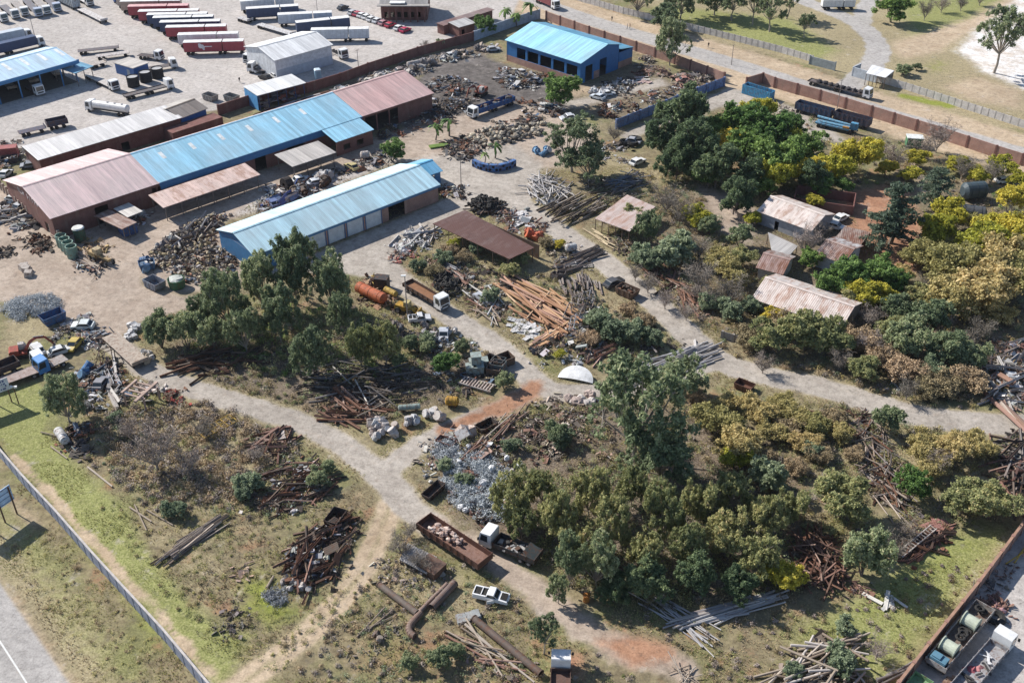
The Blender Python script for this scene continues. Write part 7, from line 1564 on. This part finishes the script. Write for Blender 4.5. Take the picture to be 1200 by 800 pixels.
debris([(575, 250), (600, 245), (640, 265), (640, 285), (605, 275)], 260, PINKR + SILV + WOOD + RUST, (.2, 1.), .7); lumps('machine_part', 'bright orange red machine beside the white sheets by the rusty shed', 'orange red machine', [(617, 274), (632, 270), (634, 284), (620, 284)], 3, (1.0, 1.3), [(.55, .12, .05)], .4); sheets('white sheet lying at the far end of the long rusty shed', 'white sheets behind the rusty shed', [(600, 250), (620, 250), (624, 266), (604, 264)], 8, (2, 4), [(.68, .68, .68)], .5)
debris([(640, 285), (665, 285), (690, 300), (680, 330), (650, 320), (640, 300)], 200, GREYB + WOOD + MIXED, (.2, .8), .5); lumps('steel_box', 'grey open box in the scrap around the short beam stack', 'grey boxes', [(645, 320), (660, 315), (660, 330), (648, 330)], 3, (.7, 1.0), GREYB, .2, True)
# --- upper scrap yard
debris([(505, 92), (540, 90), (575, 105), (555, 122), (540, 150), (505, 140), (500, 115)], 650, DARKB + MIXED, (.25, 1.0), 1.8, soft=4); debris([(440, 150), (500, 118), (530, 130), (520, 150), (470, 160), (445, 163)], 420, DARKB + MIXED + SILV, (.25, .9), 1.)
lumps('boulder', 'cream concrete lump in the pile beside the plaza', 'cream lumps beside the plaza', [(545, 165), (560, 152), (600, 148), (640, 145), (640, 158), (600, 168), (570, 172)], 170, (.32, .68), [(.5, .43, .32), (.56, .50, .40), (.36, .31, .24), (.22, .2, .17), (.12, .11, .1)], .9); debris([(520, 172), (545, 158), (575, 170), (560, 185), (528, 190)], 320, DARKB + RUST + GREYB, (.25, .9), 1.1); debris([(555, 150), (600, 140), (640, 140), (640, 150), (570, 160)], 240, DARKB + MIXED, (.25, .9), 1.0)
debris([(575, 85), (600, 80), (640, 90), (636, 105), (600, 105), (580, 98)], 420, SILV + DARKB + MIXED, (.3, 1.), 1.5); debris([(600, 120), (660, 118), (652, 145), (610, 145)], 320, MIXED + RUST + DARKB, (.25, .9), 1.0); debris([(690, 130), (740, 112), (800, 98), (812, 104), (760, 128), (725, 146), (700, 140)], 420, MIXED + WOOD + RUST, (.25, .9), 1.0)
debris([(690, 108), (712, 98), (740, 92), (750, 98), (730, 110), (700, 114)], 320, SILV + DARKB, (.3, 1.1), 1.0); debris([(745, 72), (760, 65), (770, 72), (765, 80), (748, 80)], 130, GREYB + WOOD, (.3, 1.), 1.1); debris([(785, 90), (830, 82), (850, 96), (830, 102), (795, 105)], 420, PINKR + GREYB + WOOD, (.3, 1.), 1.1); debris([(740, 80), (775, 78), (790, 90), (750, 92)], 150, WOOD + PINKR, (.3, 1.), .5)
sheets('white sheet dumped outside the blue hall doorway', 'white sheets by the blue hall', [(735, 85), (755, 85), (760, 98), (742, 98)], 9, (2, 5), [(.68, .66, .64), (.6, .45, .42)], .4); lumps('machine_part', 'white machine hulk in the shade of the blue hall', 'white hulks by the blue hall', [(690, 110), (715, 103), (722, 112), (698, 118)], 9, (.9, 1.3), [(.6, .62, .64), (.5, .52, .55)], .3)
debris([(380, 112), (400, 102), (440, 88), (500, 70), (575, 50), (585, 56), (520, 78), (440, 102), (395, 120)], 700, GREYB + SILV + WOOD, (.3, 1.2), .9); lumps('machine_part', 'grey hulk dumped along the maroon wall', 'grey hulks along the maroon wall', [(385, 113), (440, 92), (540, 62), (575, 56), (500, 80), (400, 116)], 40, (.7, 1.3), GREYB + SILV + [(.4, .34, .28)], .4); sticks('steel_beam', 'steel length in the rows between storage shed and pink roof', 'steel lengths behind the pink roof', [(305, 132), (350, 118), (400, 105), (402, 112), (360, 124), (310, 140)], 44, (4, 9), (.12, .25), ((310, 136), (390, 108)), .1, GREYB + RUST + SILV, .7)
lumps('tyre_casing', 'huge black tyre lying near the white van', 'huge tyres near the van', [(730, 168), (742, 163), (748, 170), (738, 174)], 3, (1.6, 2.0), [(.03, .03, .03)], .2, True); debris([(700, 172), (730, 165), (735, 190), (705, 195)], 200, DARKB + SILV, (.2, .8), .6); lumps('machine_part', 'blue and white machine under the grey gums at the plaza', 'blue machine at the plaza', [(628, 178), (640, 170), (642, 182), (632, 184)], 4, (.9, 1.2), [(.12, .3, .5), (.62, .64, .66)], .3)
debris([(878, 158), (915, 152), (945, 165), (938, 176), (900, 172)], 170, SILV + MIXED, (.2, .7), .5); debris([(900, 118), (935, 128), (930, 135), (903, 126)], 110, WOOD + [(.55, .5, .42)], (.25, .8), .6); debris([(1000, 165), (1040, 172), (1030, 190), (1000, 180)], 90, SILV + GREYB, (.25, .8), .4)
# --- between the factory and the blue shed
debris([(300, 240), (310, 225), (350, 208), (385, 208), (375, 222), (330, 242), (312, 252)], 420, MIXED + SILV + [(.08, .14, .36)], (.3, 1.1), 1.0); debris([(395, 200), (430, 185), (468, 172), (470, 184), (430, 200), (400, 208)], 260, MIXED + [(.5, .42, .2)], (.3, 1.), .9); sticks('metal_sheet', 'blue white sheet bundle behind the long blue shed', 'blue white sheets behind the shed', [(318, 236), (340, 226), (350, 232), (328, 244)], 10, (2.5, 4), (.5, .8), ((322, 240), (345, 230)), .2, [(.08, .14, .42), (.6, .64, .7), (.2, .3, .5)], .9, cat='metal sheet')
lumps('machine_part', 'machine hulk in the row behind the long blue shed', 'machine hulks behind the shed', [(335, 222), (365, 212), (395, 204), (385, 216), (345, 232)], 14, (.9, 1.4), SILV + DARKB + [(.3, .36, .42)], .3); mb = MB(); mb.tube((-.9, 0, 1.5), (.9, 0, 1.5), 1.5, 1.5, 18, hollow=.3); single('cable_drum', mb, 'dull', 'large black cable drum behind the long blue shed', 'cable drum', g(337, 222), .8, color=(.035, .03, .03))
debris([(130, 262), (150, 268), (170, 262), (176, 256), (170, 250), (150, 258)], 150, SILV + MIXED + PINKR, (.2, .9), .8); debris([(515, 215), (540, 220), (545, 232), (520, 228)], 130, DARKB + RUST + SILV, (.25, .9), .8)
# --- foreground grove scrap
zW = [(515, 545), (540, 522), (575, 510), (610, 540), (615, 590), (600, 625), (560, 618), (525, 590)]
tangle([(515, 560), (535, 535), (570, 530), (600, 560), (600, 610), (565, 612), (530, 590)], 200, 'blue grey wire and turnings heaped in front of the foreground grove', .24, 1.1); tangle([(505, 525), (530, 515), (545, 535), (520, 548)], 50, 'pale blue grey wire bundle near the black open box', .24, .9)
debris([(560, 500), (620, 470), (690, 462), (700, 480), (690, 520), (640, 540), (600, 520)], 520, PINKR + DARKB + WOOD, (.2, .8), .9); debris(zW, 420, SILV + DARKB + PINKR, (.2, .9), .9); debris([(500, 512), (545, 500), (560, 510), (530, 525), (505, 560), (490, 560)], 160, WOOD + PINKR + SILV, (.2, .8), .5)
sticks('pole', 'pale pole on the wire heap running up from the black trough', 'pale poles on the wire heap', [(545, 530), (600, 485), (610, 495), (560, 540)], 12, (6, 11), (.1, .17), ((545, 538), (600, 492)), .12, WOOD + PINKR, 1.1); lumps('boulder', 'pale lump on the mound beside the lower dirt road', 'pale lumps on the mound', [(660, 466), (695, 463), (698, 474), (670, 476)], 16, (.5, .9), [(.55, .5, .46), (.45, .36, .32)], .3); lumps('crate_block', 'white bale beside the black open box', 'white bales', [(542, 508), (560, 506), (562, 516), (546, 518)], 3, (.8, 1.), [(.6, .5, .44), (.64, .62, .6)], .2)
lumps('boulder', 'white rag or bag caught in the wire heap', 'white bags in the wire heap', zW, 16, (.3, .6), [(.7, .7, .7)], 1.2)
# --- foreground: pipes, slabs
def bigpipe(label, a, b, r, col, elbow=None, z=None):
    loc, rz_, L = posed(a, b); mb = MB(); mb.tube((-L / 2, 0, r), (L / 2, 0, r), r, r, 18, hollow=.88)
    for x in (-L / 2, L / 2 - .12): mb.tube((x, 0, r), (x + .12, 0, r), r * 1.12, r * 1.12, 18, hollow=.8)
    return single('large_pipe', mb, 'worn', label, 'pipe', loc, rz_, color=col)
bigpipe('large brown pipe lying left of the crossing pipes', (444, 687), (489, 721), .46, (.15, .12, .10)); bigpipe('large brown pipe, thicker of the parallel pair', (506, 715), (533, 686), .54, (.17, .125, .11)); bigpipe('slender pinkish pipe beside the thicker brown one', (490, 720), (524, 686), .32, (.26, .19, .16)); bigpipe('long dark rusty pipe running to the truck at the bottom', (555, 727), (634, 792), .5, (.12, .09, .075))
mb = MB(); prev = None
for i in range(7):
    a = math.pi / 2 * i / 6; p = (1.5 * math.sin(a), 1.5 * (1 - math.cos(a)), .45)
    if prev: mb.tube(prev, p, .45, .45, 14)
    prev = p
mb.tube((-2.2, 0, .45), (0, 0, .45), .45, .45, 14); mb.torus((1.5, 1.6, .45), .45, .08, 14, 5, mat=Matrix.Rotation(math.pi / 2, 3, 'X')); single('pipe_elbow', mb, 'worn', 'rusty pipe bend at the lower end of the pinkish pipe', 'pipe', g(482, 733), yaw((492, 722), (478, 738)), color=(.22, .15, .12))
mb = MB(); mb.box((0, 0, .35), (3.2, 1.5, .5)); mb.box((1.0, 0, .7), (1.0, 1.3, .25)); single('metal_tank', mb, 'worn', 'grey flat metal box beside the end of the long dark pipe', 'box', g(549, 725), .3, color=(.36, .38, .38)); lumps('crushed_drum', 'small brown and white drum on the burnt patch', 'drums on the burnt patch', [(436, 745), (445, 742), (448, 752), (438, 754)], 2, (.55, .65), [(.4, .34, .28), (.1, .08, .07)], .1)
sticks('pole', 'pale pole crossing the dark pipe in the bottom scrub', 'pale poles by the dark pipe', [(530, 745), (570, 752), (600, 778), (590, 785), (545, 760)], 12, (5, 10), (.1, .18), ((530, 748), (590, 780)), .3, WOOD + PINKR, .4); sticks('pole', 'thin old pole across the crossing pipes field', 'thin poles', [(425, 735), (460, 715), (462, 720), (430, 740)], 3, (4, 6), (.1, .13), ((428, 736), (458, 716)), .1, WOOD, .2)
debris([(430, 660), (480, 650), (520, 670), (520, 690), (460, 690)], 160, GREYB + WOOD, (.12, .5), .3); debris([(540, 750), (640, 790), (640, 810), (540, 800)], 150, WOOD + PINKR + GREYB, (.12, .5), .3); debris([(400, 720), (480, 740), (500, 800), (380, 800)], 90, DARKB + WOOD, (.1, .4), .2)
mono('collapsed_roof', 'collapsed grey sheet roof left of the long rusty trailer', [(468, 655), (500, 672), (512, 652), (478, 636)], .9, 1.2, 'roof_old', (.26, .25, .25), None); mb = MB(); mb.box((0, 0, .6), (3.2, 2.6, 1.2)); mb.box((0, 0, 1.23), (3.3, 2.7, .08)); single('rusty_box', mb, 'worn', 'rusty box at the end of the collapsed roof', 'box', g(506, 668), yaw((490, 660), (515, 675)), color=(.15, .09, .065))
mb = MB(); mb.tube((0, 0, 0), (0, 0, 1.1), .45, .38, 12); mb.tube((0, 0, 1.1), (0, 0, 1.2), .5, .5, 12); single('orange_bin', mb, 'worn', 'small orange bin at the shaded edge of the foreground grove', 'bin', g(687, 704), color=(.45, .17, .03))
sticks('pipe', 'thin pale pipe on the shaded ground under the foreground grove', 'thin pale pipes in the shade', [(755, 705), (790, 700), (822, 735), (800, 742)], 20, (7, 11), (.07, .11), ((765, 702), (812, 738)), .12, SILV, .3, .01); sticks('pipe', 'silver pipe in the bundle at the shaded lawn edge', 'silver pipes at the lawn edge', [(822, 715), (870, 703), (905, 704), (900, 715), (850, 728), (825, 730)], 34, (7, 13), (.1, .18), ((824, 728), (905, 704)), .08, SILV, .7, .01)
# --- heaps in the left field
zL = [(300, 560), (330, 545), (370, 540), (392, 560), (385, 580), (340, 600), (300, 598)]
sticks('steel_beam', 'rusty brown beam in the heap with green shrubs in the left field', 'rusty beams of the shrub heap', zL, 60, (2.5, 6), (.08, .14), ((305, 590), (375, 560)), .5, RUST + PINKR + DARKB, .9); debris(zL, 260, RUST + DARKB + SILV, (.2, .8), .8)
sticks('steel_beam', 'reddish beam in the flat scrap by the left dirt road', 'reddish beams by the left dirt road', [(296, 512), (330, 500), (345, 520), (325, 535), (300, 528)], 24, (3, 6), (.12, .2), ((298, 522), (335, 505)), .6, PINKR + RUST, .6); sheets('pale sheet in the flat scrap by the left dirt road', 'pale sheets by the left dirt road', [(308, 512), (335, 505), (340, 518), (318, 525)], 5, (2.5, 4), [(.55, .5, .46), (.3, .18, .14)], .5)
zS = [(332, 660), (350, 630), (380, 612), (408, 605), (410, 640), (400, 665), (370, 690), (340, 682)]
sticks('steel_beam', 'rusty dark beam in the tangled heap by the sandy track', 'dark beams of the track heap', zS, 64, (2.5, 7), (.09, .17), ((345, 672), (395, 620)), .55, RUST + DARKB + PINKR, 1.6); debris(zS, 320, RUST + DARKB + SILV, (.25, .9), 1.2); lumps('crushed_drum', 'pale lump at the foot of the track heap', 'pale lumps at the track heap', [(330, 680), (345, 682), (374, 690), (372, 696), (335, 692)], 9, (.4, .6), [(.5, .48, .46), (.4, .36, .33)], .1); lumps('metal_sheet', 'bent dark plate on the track heap', 'bent plates on the track heap', zS, 7, (.8, 1.4), RUST + DARKB, 1.6, cat='plate')
sticks('steel_beam', 'grey rail in the neat bundle in the left field', 'grey rails of the neat bundle', [(196, 650), (235, 618), (248, 626), (212, 656)], 22, (6, 9), (.1, .16), ((198, 656), (246, 622)), .08, GREYB + WOOD, .9, .02)
debris([(245, 725), (290, 715), (300, 735), (260, 745)], 90, DARKB + GREYB, (.12, .5), .4); debris([(270, 668), (285, 665), (288, 676), (272, 678)], 16, [(.55, .38, .3)], (.3, .8), .2); tangle([(310, 695), (335, 690), (338, 706), (316, 712)], 16, 'small grey wire clump in the lime grass', .2, .6)
# --- right hand heaps
zQ = [(925, 640), (950, 620), (985, 640), (990, 680), (960, 700), (935, 690)]
sticks('steel_beam', 'rusty brown bar in the spiky heap behind the yellow bush', 'rusty bars of the spiky heap', zQ, 120, (2, 5.5), (.06, .11), ((940, 640), (975, 690)), .9, RUST + PINKR, 1.7, .18); debris(zQ, 220, RUST + DARKB, (.2, .7), 1.)
zI = [(1000, 490), (1020, 485), (1045, 530), (1062, 580), (1058, 605), (1035, 600), (1018, 560)]
sticks('steel_beam', 'brown iron bar in the long strip between the round bushes', 'iron bars of the long strip', zI, 125, (2.5, 7), (.07, .12), ((1005, 492), (1050, 590)), .7, RUST + GREYB + WOOD, 1.1, .1); debris(zI, 260, RUST + GREYB + DARKB, (.2, .8), .8); sticks('pole', 'straw coloured pole in the dry scrub below the dirt road', 'straw poles in the dry scrub', [(900, 480), (990, 485), (1010, 530), (930, 540)], 26, (3, 7), (.08, .13), ((910, 490), (990, 520)), .8, WOOD + PINKR, .5)
zT = [(1158, 470), (1155, 430), (1170, 405), (1200, 395), (1215, 440), (1210, 480)]
debris(zT, 420, SILV + GREYB + PINKR, (.3, 1.1), 1.8); sticks('steel_beam', 'pale steel length on the white grey heap at the right edge', 'pale steel of the right edge heap', zT, 40, (3, 8), (.12, .2), ((1160, 440), (1205, 405)), .6, SILV + GREYB, 1.9, .1)
zU = [(1160, 520), (1185, 510), (1215, 520), (1215, 600), (1185, 590), (1165, 550)]
sticks('steel_beam', 'dark iron length in the shaded heap at the right edge', 'dark iron of the right edge heap', zU, 60, (3, 9), (.1, .18), ((1165, 540), (1205, 520)), .8, DARKB + GREYB + PINKR, 1.5, .12); debris(zU, 260, DARKB + GREYB, (.2, .9), 1.1); sticks('steel_beam', 'long lattice girder on the road edge at the right', 'long girders at the right road edge', [(1172, 482), (1182, 480), (1200, 505), (1190, 508)], 3, (9, 12), (.25, .4), ((1172, 480), (1198, 508)), .06, WOOD + PINKR, .3)
zV = [(1040, 650), (1060, 635), (1100, 612), (1110, 625), (1095, 645), (1060, 660)]
sticks('steel_beam', 'reddish bar in the heap between round tree and boundary wall', 'reddish bars by the round tree', zV, 40, (2.5, 6), (.1, .16), ((1050, 655), (1100, 625)), .6, PINKR + RUST, 1.0, .08); debris(zV, 180, PINKR + RUST, (.2, .7), .8)
loc, rz_, L = posed((1053, 653), (1092, 625)); t = thing('ladder_girder', 'pale ladder girder leaning on the reddish heap', 'girder', loc + Vector((0, 0, .9)), rz_); t.rotation_euler[1] = -.12; mb = MB(); mb.bb(-L / 2, L / 2, -.55, -.4, -.1, .1); mb.bb(-L / 2, L / 2, .4, .55, -.1, .1); part('side_rail', mb, 'worn', t, (.5, .46, .42)); mb = MB()
for i in range(14): x = -L / 2 + .2 + i * (L - .4) / 13; mb.bb(x - .05, x + .05, -.399, .399, -.06, .06)
part('rung', mb, 'worn', t, (.45, .4, .36)); lumps('metal_sheet', 'pinkish red plate on top of the reddish heap', 'red plates on the reddish heap', [(1088, 618), (1108, 610), (1110, 620), (1092, 626)], 4, (1.0, 1.5), [(.5, .25, .22), (.4, .2, .17)], .8, True, cat='plate')
zX = [(895, 790), (930, 770), (965, 748), (1000, 750), (1010, 790), (990, 830), (900, 830)]
sticks('pole', 'pale weathered timber in the heap at the bottom edge', 'weathered timbers at the bottom edge', zX, 70, (3, 8), (.12, .2), ((905, 790), (985, 750)), .5, WOOD + [(.55, .5, .46)], 1.2, .06); debris(zX, 260, WOOD + DARKB, (.2, .8), .9); sticks('pole', 'grey pole leaning toward the brick boundary wall', 'grey poles at the boundary wall', [(1040, 790), (1065, 778), (1068, 786), (1042, 800)], 6, (4, 6), (.14, .2), ((1040, 795), (1068, 782)), .08, GREYB, .4)
debris([(992, 690), (1015, 685), (1020, 696), (1000, 700)], 50, PINKR, (.2, .7), .5); sticks('plank', 'white plank on the sunlit lawn below the round dark tree', 'white planks on the lawn', [(1015, 700), (1055, 702), (1050, 712), (1020, 710)], 6, (2, 3.5), (.12, .2), ((1040, 704), (1050, 714)), .9, [(.66, .64, .58)], .1)
sticks('pole', 'bleached fallen branch at the end of the red track', 'bleached branches', [(785, 780), (800, 775), (815, 795), (800, 800)], 9, (2, 5), (.06, .1), ((788, 778), (800, 795)), .8, WOOD, .4, .2)
debris([(640, 470), (700, 490), (760, 540), (720, 560), (650, 520)], 160, PINKR + DARKB + [(.6, .55, .5)], (.15, .6), .5); debris([(880, 470), (1000, 480), (1000, 510), (900, 520)], 200, PINKR + WOOD, (.12, .5), .4); debris([(1020, 390), (1060, 440), (1050, 460), (1000, 430)], 120, WOOD + SILV, (.15, .6), .3)
# --- paved yard corner
sticks('plank', 'brown sleeper in the stack behind the white cabbed truck', 'sleepers behind the truck', [(1112, 806), (1128, 792), (1140, 800), (1128, 822)], 22, (2.2, 2.8), (.14, .18), ((1118, 792), (1140, 800)), .12, [(.22, .14, .10), (.3, .21, .16)], .9); lumps('boulder', 'crumpled pink red sheet bundle at the truck tail', 'pink bundles at the truck tail', [(1126, 792), (1140, 782), (1148, 790), (1136, 798)], 4, (.7, 1.0), [(.42, .12, .14), (.5, .22, .22)], 1.4)
lumps('tyre_casing', 'big pale ringed tyre lying beside the cable drum trailer', 'big tyre in the paved yard', [(1162, 722), (1168, 722), (1168, 727), (1162, 727)], 1, (1.5, 1.5), [(.4, .36, .33)], 0, True); debris([(1157, 708), (1172, 702), (1174, 717), (1160, 719)], 90, PINKR + [(.5, .28, .28)], (.2, .7), .8); debris([(1142, 690), (1160, 665), (1185, 650), (1180, 690), (1160, 700)], 110, PINKR + GREYB, (.1, .5), .15)
for k in range(5):
    loc, rz_, L = posed((1178 + k * 4, 662 - k * 3), (1212 + k * 3, 640 - k * 6)); o = ob('pipe', unit('pipe'), None, (.55, .38, .05) if k < 3 else (.42, .26, .22)); o.location = loc + Vector((0, 0, .3 + .5 * (k % 2))); o.rotation_euler = (0, -.1 * (k % 3), rz_ + .2 * (k % 2)); o.scale = (L, .09, .09); tag(o, 'yellow or pink scaffold tube at the right edge of the paved yard', 'pipe', 'scaffold tubes of the paved yard')

# --- stripped car bodies among the heaps
for i, (x, y, c_, lab) in enumerate([(22, 246, (.5, .52, .55), 'grey stripped car body below the maroon gable'), (8, 206, (.6, .6, .6), 'white stripped car body left of the maroon workshop'), (34, 196, (.2, .22, .26), 'dark stripped car body by the red container'), (612, 88, (.62, .62, .62), 'white car body on the heap before the blue hall'), (600, 95, (.12, .13, .15), 'dark car body on the heap before the blue hall'), (625, 97, (.3, .32, .36), 'grey car body on the heap before the blue hall'), (636, 128, (.5, .48, .45), 'pale car body left of the bright pepper tree'), (665, 140, (.55, .57, .6), 'pale car body under the bright pepper tree'), (402, 109, (.35, .36, .38), 'grey car body at the maroon wall beside the pink roof'), (436, 97, (.5, .46, .4), 'cream car body at the maroon wall'), (470, 85, (.25, .2, .18), 'brown car body at the maroon wall'), (528, 68, (.6, .6, .58), 'white car body at the maroon wall'), (372, 216, (.55, .57, .6), 'silver car body behind the long blue shed'), (412, 198, (.5, .42, .2), 'yellowish car body behind the long blue shed'), (320, 240, (.12, .16, .3), 'navy car body behind the long blue shed'), (98, 384, (.58, .62, .62), 'pale car body by the blue open skip'), (88, 407, (.45, .33, .06), 'yellow car body beside the red excavator'), (72, 414, (.62, .62, .6), 'white car body beside the blue truck cab'), (44, 412, (.6, .6, .6), 'white car body behind the blue truck cab'), (120, 452, (.2, .2, .22), 'dark car body by the dark bushy tree'), (1184, 448, (.5, .52, .54), 'pale car body on the right edge heap'), (742, 168, (.4, .4, .42), 'grey car body beside the huge tyres'), (520, 395, (.5, .52, .56), 'silver car body right of the loader wreck'), (566, 352, (.4, .42, .45), 'grey car body left of the orange poles'), (800, 96, (.4, .2, .16), 'rusty car body near the brick wall gap')]):
    t = car(lab, (x, y), R.uniform(0, 6.28), c_, 'stripped car bodies of the yard', False, False, R.uniform(3.8, 4.6)); t.rotation_euler[0] = R.uniform(-.12, .12)
HAZE = .00004
# ------------------------------------------------------------------ light, sky, camera
SUN_AZ = math.radians(147); SUN_EL = math.radians(38)
sd = Vector((math.cos(SUN_AZ) * math.cos(SUN_EL), math.sin(SUN_AZ) * math.cos(SUN_EL), math.sin(SUN_EL)))
sl = bpy.data.lights.new('sun', 'SUN'); sl.energy = 4.6; sl.angle = math.radians(.53); sl.color = (1, .95, .88)
so = bpy.data.objects.new('sun', sl); COL.objects.link(so); so.rotation_euler = (-sd).to_track_quat('-Z', 'Y').to_euler()
w = bpy.data.worlds.new('World'); SC.world = w; w.use_nodes = True
nt = w.node_tree; nt.nodes.clear()
sk = nt.nodes.new('ShaderNodeTexSky'); sk.sky_type = 'NISHITA'; sk.sun_disc = False
sk.sun_elevation = SUN_EL; sk.sun_rotation = math.pi / 2 - SUN_AZ; sk.altitude = 1500; sk.dust_density = 1.5
bg = nt.nodes.new('ShaderNodeBackground'); bg.inputs[1].default_value = .1; wo = nt.nodes.new('ShaderNodeOutputWorld')
nt.links.new(sk.outputs[0], bg.inputs[0]); nt.links.new(bg.outputs[0], wo.inputs[0])
cd = bpy.data.cameras.new('camera'); co = bpy.data.objects.new('camera', cd); COL.objects.link(co)
co.location = (0, 0, CAMH); co.rotation_euler = (math.pi / 2 - PITCH, 0, 0)
cd.sensor_fit = 'HORIZONTAL'; cd.sensor_width = 36; cd.lens = 36 * FP / 1200; cd.clip_end = 8000; cd.clip_start = 1
SC.camera = co
vs = SC.view_settings; vs.view_transform = 'Standard'; vs.look = 'None'; vs.exposure = .6; vs.gamma = 1; vs.use_curve_mapping = False
SC.cycles.max_bounces = 6; SC.cycles.diffuse_bounces = 3; SC.cycles.transmission_bounces = 3; SC.cycles.volume_bounces = 0
SC.cycles.use_denoising = True
mb = MB(); mb.bb(-420, 420, -60, 560, -1.3, 118)
m, nt = newmat('haze_air'); pv = N(nt, 'ShaderNodeVolumePrincipled'); pv.inputs['Color'].default_value = (.86, .90, 1., 1); pv.inputs['Density'].default_value = HAZE; pv.inputs['Anisotropy'].default_value = .2
om = N(nt, 'ShaderNodeOutputMaterial'); LK(nt, pv.outputs[0], om.inputs['Volume']); M['haze'] = m
if HAZE > 0:
    o = ob('haze', mb.mesh('haze', 'haze')); o['kind'] = 'stuff'; o['label'] = 'thin pale haze in the air'
settle_labels()
